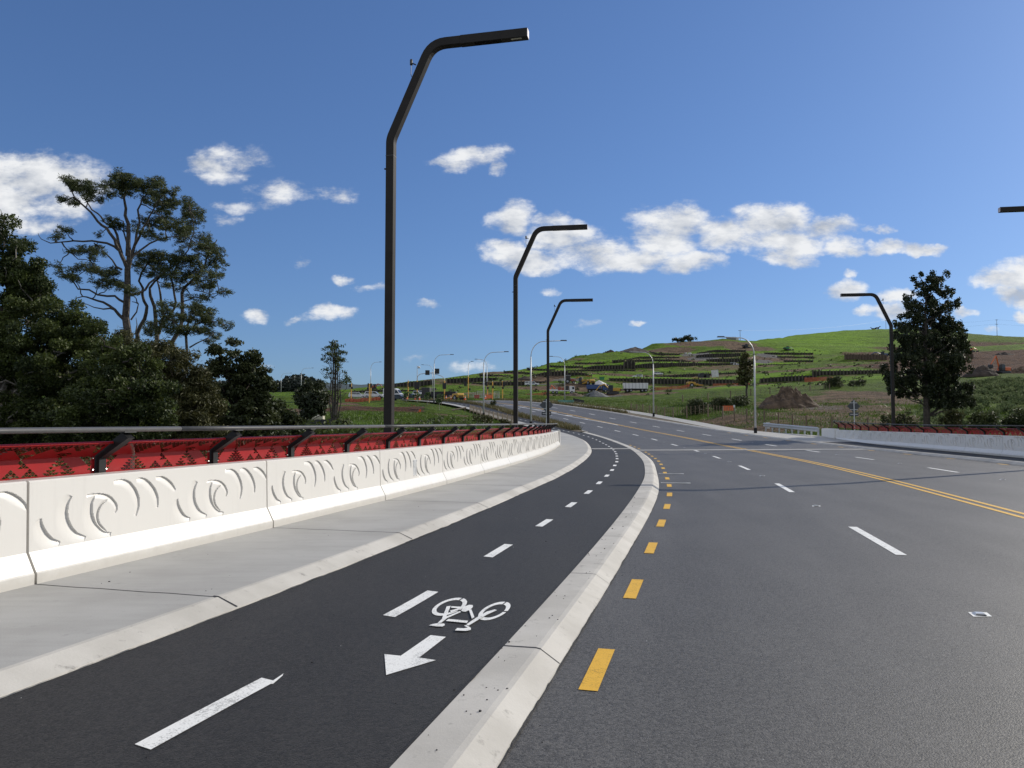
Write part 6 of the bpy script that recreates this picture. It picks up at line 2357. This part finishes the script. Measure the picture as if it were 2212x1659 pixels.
# small natural roughness, away from the roads
yc = np.clip(Yg, -40, 205)
outm = np.maximum(np.maximum((XFL(yc.ravel()).reshape(yc.shape) - .6) - Xg, Xg - (XRO(yc.ravel()).reshape(yc.shape) + .6)), 0)
outm = np.where(Yg > 200, 5, outm)
rgh = np.array([mn.fractal(Vector((x * .16, y * .16, 0)), .9, 2.1, 4) for x, y in zip(Xg.ravel(), Yg.ravel())]).reshape(Xg.shape)
Zg = Zg + rgh * np.clip(outm / 3, 0, 1) * np.clip(.10 + Yg * .0009, .1, .5) * .9
far = sm(Yg, 900, 1300)
Zg = Zg * (1 - far) + (12 + 0 * Zg) * far
nR, nT = Xg.shape

# bare ground: real patches with their size on the ground, and shade painted brown
dirt = np.zeros(Xg.shape)
mud_shade = np.zeros(Xg.shape)
grav = np.zeros(Xg.shape)


BARE = []


def bare_at(x, y):
    v = np.zeros(len(x))
    for p, rx, ry, k in BARE:
        d = np.sqrt(((x - p.x) / rx) ** 2 + ((y - p.y) / ry) ** 2)
        np.maximum(v, k * (1 - sm(d, .55, 1.25)), out=v)
    return v


def patch(arr, px, py, Y, rx, ry, k=1.0):
    p = at(px, py, Y)
    if Y < 200:
        BARE.append((p, rx * Y / F, ry, k))
    d = np.sqrt(((Xg - p.x) / (rx * Y / F)) ** 2 + ((Yg - p.y) / ry) ** 2)
    np.maximum(arr, k * (1 - sm(d, .55, 1.25)), out=arr)


for a in [(780, 886, 118, 90, 8), (860, 882, 127, 60, 7), (890, 880, 133, 30, 6), (700, 890, 104, 60, 7), (760, 878, 128, 60, 4)]:
    patch(mud_shade, *a)
for a in [(690, 885, 110, 90, 10), (640, 890, 100, 70, 10), (720, 872, 150, 60, 10), (950, 892, 108, 30, 5, .7), (980, 885, 118, 40, 5, .8), (1010, 905, 94, 40, 6, .6), (1060, 850, 235, 90, 12, .7), (1000, 850, 232, 50, 10, .7), (1130, 852, 232, 70, 8),
          (1230, 853, 240, 70, 10), (1300, 850, 240, 90, 10), (1400, 848, 232, 80, 9), (1200, 832, 265, 120, 9), (1340, 838, 258, 120, 7), (1480, 840, 256, 70, 9), (1560, 842, 262, 70, 9), (1640, 838, 268, 60, 6),
          (1640, 925, 86, 90, 6, .9), (1740, 918, 88, 120, 8, .55), (1560, 905, 102, 80, 6, .8), (1800, 888, 112, 110, 14, .85), (1860, 880, 112, 70, 14, .8), (1740, 905, 100, 110, 10, .6), (1640, 900, 104, 80, 8, .5), (1900, 900, 95, 80, 12, .6), (1830, 912, 88, 110, 8, .6), (1690, 922, 84, 100, 5, .75), (1800, 868, 135, 95, 14, .7), (1880, 862, 140, 90, 18, .8), (1760, 850, 170, 60, 12, .5), (1940, 870, 120, 70, 16, .7), (1590, 912, 96, 70, 5, .6), (1500, 905, 106, 60, 4, .6), (1700, 872, 130, 80, 10, .7),
          (1540, 748, 500, 110, 14), (1450, 760, 482, 60, 10, .8), (1620, 753, 480, 60, 12), (1366, 762, 480, 60, 12), (1380, 812, 345, 80, 9), (1320, 808, 350, 40, 8, .8), (1500, 810, 345, 120, 7, .7), (1720, 805, 350, 90, 8, .8), (1810, 803, 350, 60, 10, .9),
          (1660, 776, 430, 60, 14, .9), (1480, 772, 430, 50, 14), (1560, 795, 380, 80, 8, .5), (1170, 826, 300, 70, 10, .9), (1080, 828, 300, 60, 5, .6), (1240, 776, 425, 30, 6, .6)]:
    patch(dirt, *a)
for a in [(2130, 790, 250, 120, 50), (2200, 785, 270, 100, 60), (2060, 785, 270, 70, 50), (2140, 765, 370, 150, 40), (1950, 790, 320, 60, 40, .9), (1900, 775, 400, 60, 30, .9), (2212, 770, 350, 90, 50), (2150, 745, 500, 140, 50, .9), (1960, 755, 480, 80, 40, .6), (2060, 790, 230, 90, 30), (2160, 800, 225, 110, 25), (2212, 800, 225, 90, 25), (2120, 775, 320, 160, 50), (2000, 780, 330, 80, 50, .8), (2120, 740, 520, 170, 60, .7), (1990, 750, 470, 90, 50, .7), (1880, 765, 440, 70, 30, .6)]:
    patch(mud_shade, *a)  # earthworks, with cloud shadow on the far-right hillside painted as brown ground
for a in [(1500, 765, 450, 40, 12), (1520, 775, 430, 40, 9), (1660, 768, 445, 24, 14), (1640, 780, 420, 30, 10), (1200, 830, 280, 60, 3.5), (1290, 858, 226, 60, 6), (1760, 880, 120, 60, 10, .5), (1230, 820, 295, 40, 5, .8)]:
    patch(grav, *a)
mud_shade = np.maximum(mud_shade, (1 - sm(Yg, 46, 54)) * (1 - sm(Xg, -3, 3)) * .75)  # gully darkened in colour to stand for shade under the trees
for p in FOOT:          # trampled earth along the foot of each wall
    i0, i1 = np.searchsorted(rowsY, p.y - 9), np.searchsorted(rowsY, p.y + 1)
    sl = slice(max(0, i0), i1 + 1)
    d = np.sqrt(((Xg[sl] - p.x) / 6.0) ** 2 + ((Yg[sl] - (p.y - 3)) / 3.4) ** 2)
    dirt[sl] = np.maximum(dirt[sl], random.uniform(.2, .6) * (1 - sm(d, .5, 1.2)))
rr = np.array([mn.fractal(Vector((x * .021, y * .035, 7)), .9, 2.1, 5) for x, y in zip(Xg.ravel(), Yg.ravel())]).reshape(Xg.shape)
hill_ = sm(Yg, 215, 250) * (1 - sm(Yg, 480, 540))
dirt = np.maximum(dirt, hill_ * sm(rr, .18, .55) * .65)
lush_lit = np.clip(hill_ * .28 + sm(rr, -.05, -.5) * hill_ * .6 + sm(Yg, 420, 560) * sm(Xg, 120, 210) * (1 - .85 * sm(Xg / np.maximum(Yg, 1), .42, .58)) + sm(Yg, 55, 60) * (1 - sm(Yg, 100, 118)) * (1 - sm(Xg, -2, 6)) * .3, 0, 1)  # greens dulled at far right as painted cloud shadow, elsewhere raised as lit grass
for p in FOOT:          # lit grass painted brighter on the bench behind each wall
    i0, i1 = np.searchsorted(rowsY, p.y + 2), np.searchsorted(rowsY, p.y + 22)
    sl = slice(max(0, i0), i1 + 1)
    d = np.sqrt(((Xg[sl] - p.x) / 9.0) ** 2 + ((Yg[sl] - (p.y + 9)) / 8.0) ** 2)
    lush_lit[sl] = np.maximum(lush_lit[sl], random.uniform(.3, 1.0) * (1 - sm(d, .5, 1.2)))
V = np.stack([Xg, Yg, Zg], 2).reshape(-1, 3)
i, j = np.meshgrid(np.arange(nR - 1), np.arange(nT - 1), indexing='ij')
a = (i * nT + j).ravel()
Fq = np.stack([a, a + 1, a + nT + 1, a + nT], 1)
gm_, t, bs = nodes('terrain')
co = N(t, 'ShaderNodeNewGeometry').outputs['Position']
n_big = noise(t, co, .035, 5, .6)
n_mid = noise(t, co, .35, 6, .65)
n_fine = noise(t, co, 3.2, 5, .7)


def attr(nm):
    return N(t, 'ShaderNodeAttribute', attribute_name=nm).outputs['Fac']


mixn = math_n(t, 'ADD', math_n(t, 'MULTIPLY', n_mid, .55), math_n(t, 'MULTIPLY', n_fine, .45))
g = mixc(t, ramp(t, mixn, .36, .64), (.024, .044, .007), (.105, .165, .018))
g = mixc(t, math_n(t, 'MULTIPLY', ramp(t, n_big, .5, .68), .55), g, (.085, .095, .032))
g = mixc(t, attr('lush_lit'), g, mixc(t, ramp(t, mixn, .35, .65), (.095, .19, .010), (.165, .29, .018)))  # raised green paints the glow of back-lit grass
mpz = N(t, 'ShaderNodeMapping')
mpz.inputs['Scale'].default_value = (.045, .045, .75)
t.links.new(co, mpz.inputs['Vector'])
tracks = noise(t, mpz.outputs[0], 1.0, 5, .65)
g = mixc(t, math_n(t, 'MULTIPLY', ramp(t, tracks, .46, .62), .45), g, (.040, .060, .014))
d_ = mixc(t, ramp(t, mixn, .36, .64), (.060, .042, .030), (.185, .130, .085))
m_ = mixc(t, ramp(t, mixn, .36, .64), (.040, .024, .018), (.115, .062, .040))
v_ = mixc(t, ramp(t, n_fine, .4, .6), (.09, .088, .085), (.17, .165, .16))
wob = math_n(t, 'MULTIPLY', math_n(t, 'SUBTRACT', mixn, .5), 2.6)


def msk(nm):
    return ramp(t, math_n(t, 'ADD', attr(nm), wob), .38, .62)


c = mixc(t, msk('dirt'), g, d_)
c = mixc(t, msk('mud_shade'), c, m_)
c = mixc(t, msk('gravel'), c, v_)
t.links.new(c, bs.inputs['Base Color'])
bs.inputs['Roughness'].default_value = .95
bs.inputs['Specular IOR Level'].default_value = .1
bump(t, bs, math_n(t, 'ADD', math_n(t, 'MULTIPLY', n_mid, 1.5), math_n(t, 'MULTIPLY', n_fine, .35)), 1.0, 1.1)
ter = np_mesh('ground', V, Fq, gm_, None, {'dirt': dirt.ravel(), 'mud_shade': mud_shade.ravel(), 'gravel': grav.ravel(), 'lush_lit': lush_lit.ravel()}, smooth=True)
ter['kind'] = 'structure'

# far ridges on the left horizon, and the trees along the nearer one
def ridge_top(x, Yh, base_y, amp):
    return at(CX, base_y - amp * (.5 + 1.3 * mn.fractal(Vector((x * .0034, Yh, 0)), 1, 2, 5)), Yh).z


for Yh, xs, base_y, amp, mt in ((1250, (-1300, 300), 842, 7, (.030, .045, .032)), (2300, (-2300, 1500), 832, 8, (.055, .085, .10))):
    vs, fs = [], []
    n = 200
    for i_ in range(n + 1):
        x = xs[0] + (xs[1] - xs[0]) * i_ / n
        top = max(14, ridge_top(x, Yh, base_y, amp))
        for dy, dz in ((-260, 0), (-140, .45), (-60, .82), (0, 1), (200, .6)):
            vs.append((x, Yh + dy, 10 + (top - 10) * dz))
    for i_ in range(n):
        for j_ in range(4):
            a = i_ * 5 + j_
            fs.append((a, a + 5, a + 6, a + 1))
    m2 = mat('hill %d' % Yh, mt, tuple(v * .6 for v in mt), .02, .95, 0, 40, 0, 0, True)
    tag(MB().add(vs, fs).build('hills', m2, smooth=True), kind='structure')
lum = []
for _ in range(420):
    x = random.uniform(-760, -310)
    y = 1240 - random.uniform(0, 90)
    s_ = random.uniform(5, 10) * (1 + .8 * (random.random() < .08))
    zt = 10 + (ridge_top(x, 1250, 842, 7) - 10) * (1 - (1250 - y) / 330)
    lum.append(((x, y, zt + s_ * .5), (s_, s_, s_ * 1.1)))
C, tn = clumps(lum, 3.2, .4, 1.0)
V, Fq = leaves(C, 2.6, 1, .6)
np_mesh('far_wood', V, Fq, MATS['far wood'], None, np.repeat(tn, 4))['kind'] = 'stuff'
# ------------------------------------------------------------------ ground cover


def on_ground(x, y):
    return Tz(x, y)


def grass_stuff(name, regions, m, hgt, wid, kind='stuff'):
    """regions: (n, fn) where fn(n) gives x, y; blades as slim triangles leaning at random"""
    X, Y, T_ = [], [], []
    for n, fn in regions:
        x, y = fn(n)
        X.append(x); Y.append(y)
        T_.append(rng.uniform(0, 1, len(x)))
    x, y, tn = np.concatenate(X), np.concatenate(Y), np.concatenate(T_)
    if name == 'grass':
        k = rng.uniform(0, 1, len(x)) > bare_at(x, y) * 1.1
        x, y, tn = x[k], y[k], tn[k]
    z = on_ground(x, y)
    ang = rng.uniform(0, 6.283, len(x))
    h = hgt * rng.uniform(.5, 1.4, len(x))
    w = wid * rng.uniform(.6, 1.3, len(x))
    lean = rng.normal(0, .4, (len(x), 2)) * h[:, None]
    P = np.stack([x, y, z - .05], 1)
    dx = np.stack([np.cos(ang) * w, np.sin(ang) * w, 0 * w], 1)
    V = np.stack([P - dx, P + dx, P + np.stack([lean[:, 0], lean[:, 1], h], 1)], 1).reshape(-1, 3)
    o = np_mesh(name, V, np.arange(len(V)).reshape(-1, 3), MATS[m], None, np.repeat(tn, 3))
    o['kind'] = kind
    return o


def clumpy(n, x0, x1, y0, y1, nc, sd, cond=None):
    cx, cy = rng.uniform(x0, x1, nc), rng.uniform(y0, y1, nc)
    k = rng.integers(0, nc, n)
    x, y = cx[k] + rng.normal(0, sd, n), cy[k] + rng.normal(0, sd, n)
    if cond is not None:
        s = cond(x, y)
        x, y = x[s], y[s]
    return x, y


def left_ok(x, y):
    return (x < XFL(np.clip(y, -40, 205)) - .7) & (y > 53)


def right_ok(x, y):
    return (x > XRO(np.clip(y, -40, 205)) + .5) & ((y > 70) | (x > XBR(np.clip(y, 10, 70)) + 2))


grass_stuff('grass', [(60000, lambda n: clumpy(n, -34, 6, 53, 118, 1500, .6, left_ok)), (42000, lambda n: clumpy(n, 16, 62, 74, 135, 1300, .8, right_ok)), (9000, lambda n: clumpy(n, 10, 45, 135, 175, 400, .9, right_ok))], 'blade grass', .32, .05)
# planted strips: short tufts on both sides of the road


def strip_pts(n, f0, f1, y0, y1):
    y = y0 + (y1 - y0) * rng.uniform(0, 1, n)
    y = np.round(y / .9) * .9 + rng.normal(0, .16, n)
    t_ = rng.uniform(.12, .88, n)
    return f0(y) * (1 - t_) + f1(y) * t_, y


o = grass_stuff('strip_planting', [(9000, lambda n: strip_pts(n, XCR, XIL, 84, 183)), (3600, lambda n: strip_pts(n, lambda y: XKR(y) + .6, XRP, 124, 184)), (1200, lambda n: strip_pts(n, lambda y: XRO(y) + .3, lambda y: XRO(y) + 2.2, 128, 180))], 'blade plant', .55, .055)
# these stand on the strips, not on the cut ground
me = o.data
co3 = np.empty(len(me.vertices) * 3, np.float32)
me.vertices.foreach_get('co', co3)
co3 = co3.reshape(-1, 3)
bz = co3[0::3, 2].copy()
yb = co3[0::3, 1]
d_ = (ZR(yb) + .1) - bz - .05
xb = co3[0::3, 0]
onst = xb < XRO(yb)
for k in range(3):
    co3[k::3, 2] += np.where(onst, d_, 0)
me.vertices.foreach_set('co', co3.ravel())
me.update()


def scrub(name, regions, m, leaf, s0, s1, dens, zf=.5):
    lum = []
    for n, x0, x1, y0, y1, ok in regions:
        x, y = rng.uniform(x0, x1, n), rng.uniform(y0, y1, n)
        if ok is not None:
            k = ok(x, y)
            x, y = x[k], y[k]
        z = on_ground(x, y)
        for q in zip(x, y, z):
            s = random.uniform(s0, s1)
            lum.append(((q[0], q[1], q[2] + s * zf), (s, s, s * .75)))
    C, tn = clumps(lum, dens, .35, leaf * .4)
    V, Fq = leaves(C, leaf, 1, .5)
    o = np_mesh(name, V, Fq, MATS[m], None, np.repeat(tn, 4))
    o['kind'] = 'stuff'


def wedge(x, y):        # the overgrown slope at the far right
    px = CX + F * x / y
    return (px > 1995) & (px < 2300)


scrub('scrub', [(1900, 40, 112, 78, 150, wedge)], 'leaf scrub', .17, .3, .85, 260)
scrub('scrub', [(150, -9, 3, 60, 96, left_ok), (60, -26, -8, 56, 70, left_ok)], 'leaf bush', .13, .15, .4, 260, .4)
def hill_ok(x, y):
    return (np.abs(x - y * .15) < y * .4) & (rng.uniform(0, 1, len(x)) < .8)


scrub('weeds', [(900, -20, 260, 215, 470, hill_ok)], 'leaf bush', .38, .35, 1.1, 36, .2)
scrub('undergrowth', [(330, -66, -14, 50, 76, lambda x, y: x < -.29 * y), (900, -36, -3, 6, 54, lambda x, y: x < XBL(np.minimum(y, 52)) - 2.5)], 'leaf totara', .16, .7, 1.8, 200, .35)
# ------------------------------------------------------------------ camera, sun, sky
cam = bpy.data.cameras.new('camera')
cam.sensor_width = 36.0
cam.lens = 36.0 * F / 2212.0
cam.clip_start, cam.clip_end = .05, 6000
co_ = bpy.data.objects.new('camera', cam)
COL.objects.link(co_)
co_.location = EYE
co_.rotation_euler = (math.pi / 2 + PITCH, 0, 0)
S.camera = co_

AZ, EL = R(57), R(26.5)
sun = bpy.data.lights.new('sun', 'SUN')
sun.energy, sun.angle, sun.color = SUN_E, R(.53), (1.0, .925, .79)
so = bpy.data.objects.new('sun', sun)
COL.objects.link(so)
sd = Vector((math.sin(AZ) * math.cos(EL), math.cos(AZ) * math.cos(EL), math.sin(EL)))
so.rotation_euler = sd.to_track_quat('Z', 'Y').to_euler()
so.location = (60, 40, 60)

w = bpy.data.worlds.new('World')
S.world = w
w.use_nodes = True
t = w.node_tree
bg = t.nodes['Background']
bg.inputs['Strength'].default_value = SKY_S
sky = N(t, 'ShaderNodeTexSky', sky_type='NISHITA', sun_disc=False)
sky.sun_elevation, sky.sun_rotation = EL, AZ
sky.altitude, sky.air_density, sky.dust_density, sky.ozone_density = 0, 1.0, 0.5, 3.0
tc = N(t, 'ShaderNodeTexCoord')
sep = N(t, 'ShaderNodeSeparateXYZ')
t.links.new(tc.outputs['Generated'], sep.inputs[0])
yy = math_n(t, 'MAXIMUM', sep.outputs[1], .05)
cmb = N(t, 'ShaderNodeCombineXYZ')
t.links.new(math_n(t, 'DIVIDE', sep.outputs[0], yy), cmb.inputs[0])
t.links.new(math_n(t, 'DIVIDE', sep.outputs[2], yy), cmb.inputs[1])
P0 = cmb.outputs[0]


def vm(op, a, b):
    n = N(t, 'ShaderNodeVectorMath', operation=op)
    for i, q in enumerate((a, b)):
        if isinstance(q, (tuple, list, Vector)):
            n.inputs[i].default_value = q
        elif q is not None:
            t.links.new(q, n.inputs[i])
    return n


def fbm(vec, sc, det, rgh):
    return N(t, 'ShaderNodeTexNoise', i_Scale=sc, i_Detail=det, i_Roughness=rgh), vec


nz = N(t, 'ShaderNodeTexNoise', i_Scale=11.0, i_Detail=5.0, i_Roughness=.6)
t.links.new(P0, nz.inputs['Vector'])
wv = vm('MULTIPLY', vm('SUBTRACT', nz.outputs['Color'], (.5, .5, .5)).outputs[0], (.085, .05, 0)).outputs[0]
P = vm('ADD', P0, wv).outputs[0]
CLOUDS = [(60, 385, 170, 62, 1), (0, 440, 120, 70, 1), (150, 395, 85, 42, .95), (70, 488, 85, 26, .75), (120, 440, 110, 40, .8),
          (485, 350, 88, 40, .7), (440, 345, 45, 25, .8), (620, 420, 85, 34, .52), (720, 418, 62, 18, .5), (510, 443, 60, 15, .42), (490, 468, 32, 12, .4),
          (1025, 343, 78, 28, .8), (1082, 366, 24, 18, .7), (958, 345, 32, 11, .65), (650, 555, 26, 16, .45), (748, 600, 24, 14, .62), (545, 680, 40, 16, .72),
          (730, 680, 64, 20, .85), (650, 686, 24, 8, .5), (800, 620, 36, 9, .45), (918, 660, 30, 12, .7), (1180, 630, 26, 9, .5), (1385, 693, 22, 7, .6),
          (1102, 472, 60, 42, 1), (1190, 468, 40, 16, .7), (1081, 545, 52, 38, 1), (1144, 566, 78, 30, 1), (1279, 545, 120, 40, 1), (1220, 508, 90, 40, .95), (1352, 556, 98, 28, .95),
          (1456, 488, 88, 56, 1), (1435, 524, 82, 38, 1), (1492, 572, 90, 26, .95), (1560, 504, 85, 46, 1), (1664, 478, 98, 40, 1), (1690, 524, 118, 36, 1),
          (1795, 498, 70, 28, 1), (1690, 555, 68, 20, .9), (1826, 535, 54, 20, .9), (1914, 530, 52, 17, .9), (2003, 535, 60, 15, .9), (1893, 497, 30, 9, .7),
          (1826, 621, 54, 22, .9), (1834, 587, 15, 12, .7), (1935, 632, 44, 22, .9), (1873, 669, 30, 14, .85), (1935, 672, 48, 24, .9), (2076, 675, 27, 12, .85),
          (2165, 600, 66, 30, 1), (2235, 600, 70, 55, 1), (2190, 640, 58, 22, 1), (2200, 676, 26, 15, .9), (2131, 710, 19, 6, .7),
          (1030, 798, 50, 14, .42), (900, 772, 34, 9, .42), (580, 790, 40, 8, .4), (430, 800, 60, 8, .4), (1260, 700, 30, 8, .3)]
best = None
low = None
for cx, cy, rx, ry, k in CLOUDS:
    d = ray(cx, cy)
    e = ray(cx + rx, cy - ry)
    c = (d.x / d.y, d.z / d.y, 0)
    r_ = (abs(e.x / e.y - c[0]) * 1.05, abs(e.z / e.y - c[1]) * 1.05)
    q = vm('MULTIPLY', vm('SUBTRACT', P, c).outputs[0], (1 / r_[0], 1 / r_[1], 0)).outputs[0]
    ln = N(t, 'ShaderNodeVectorMath', operation='LENGTH')
    t.links.new(q, ln.inputs[0])
    l2 = math_n(t, 'MULTIPLY', ln.outputs['Value'], ln.outputs['Value'])
    val = math_n(t, 'SUBTRACT', k, math_n(t, 'MULTIPLY', l2, k * .8))
    best = val if best is None else math_n(t, 'SMOOTH_MAX', best, val)
    if best is not val:
        best.node.inputs[2].default_value = .12
mp = N(t, 'ShaderNodeMapping')
mp.inputs['Scale'].default_value = (1, 2.0, 1)
t.links.new(P0, mp.inputs['Vector'])
n1 = N(t, 'ShaderNodeTexNoise', i_Scale=17.0, i_Detail=10.0, i_Roughness=.64)
t.links.new(mp.outputs[0], n1.inputs['Vector'])
mp2 = N(t, 'ShaderNodeMapping')
mp2.inputs['Scale'].default_value = (1, 2.0, 1)
mp2.inputs['Location'].default_value = (.016, .040, 0)
t.links.new(P0, mp2.inputs['Vector'])
n2 = N(t, 'ShaderNodeTexNoise', i_Scale=17.0, i_Detail=4.0, i_Roughness=.5)
t.links.new(mp2.outputs[0], n2.inputs['Vector'])
den = math_n(t, 'ADD', math_n(t, 'MULTIPLY', best, 1.0), math_n(t, 'MULTIPLY', math_n(t, 'SUBTRACT', n1.outputs[0], .5), 2.5))
alpha = math_n(t, 'MULTIPLY', ramp(t, den, .05, 1.0), ramp(t, best, -.15, .35))
front = ramp(t, sep.outputs[1], .05, .2)
alpha = math_n(t, 'MULTIPLY', math_n(t, 'MULTIPLY', alpha, front), .96)
shade = math_n(t, 'ADD', math_n(t, 'MULTIPLY', math_n(t, 'SUBTRACT', n1.outputs[0], n2.outputs[0]), 2.8), .68)
shade = math_n(t, 'SUBTRACT', shade, math_n(t, 'MULTIPLY', ramp(t, den, .55, 1.5), .16), clamp=True)
cc = mixc(t, shade, (CLOUD_LO[0], CLOUD_LO[1], CLOUD_LO[2]), (CLOUD_HI[0], CLOUD_HI[1], CLOUD_HI[2]))
gm = N(t, 'ShaderNodeGamma', i_Gamma=.76)
t.links.new(vm('MULTIPLY', sky.outputs[0], (.1, .1, .1)).outputs[0], gm.inputs['Color'])
blue = vm('MULTIPLY', gm.outputs[0], tuple(v * 10 for v in SKY_GAIN)).outputs[0]
front_mix = mixc(t, alpha, blue, cc)
# broken cloud added out of view, to brighten shaded faces
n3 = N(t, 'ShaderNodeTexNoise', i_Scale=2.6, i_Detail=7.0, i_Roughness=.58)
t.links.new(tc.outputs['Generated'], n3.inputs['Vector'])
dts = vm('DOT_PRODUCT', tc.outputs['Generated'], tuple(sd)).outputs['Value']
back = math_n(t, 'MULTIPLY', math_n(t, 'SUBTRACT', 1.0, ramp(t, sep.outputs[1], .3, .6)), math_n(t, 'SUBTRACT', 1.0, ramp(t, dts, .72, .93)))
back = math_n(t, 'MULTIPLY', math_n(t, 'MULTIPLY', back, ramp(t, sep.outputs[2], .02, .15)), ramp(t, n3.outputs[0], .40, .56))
t.links.new(mixc(t, back, front_mix, CLOUD_FILL), bg.inputs['Color'])

S.view_settings.view_transform = 'Standard'
S.view_settings.look = 'None'
S.view_settings.exposure = EXPO
S.view_settings.gamma = 1.0
S.cycles.max_bounces = 6
S.cycles.diffuse_bounces = 3
S.cycles.transparent_max_bounces = 6
S.cycles.sample_clamp_indirect = 6
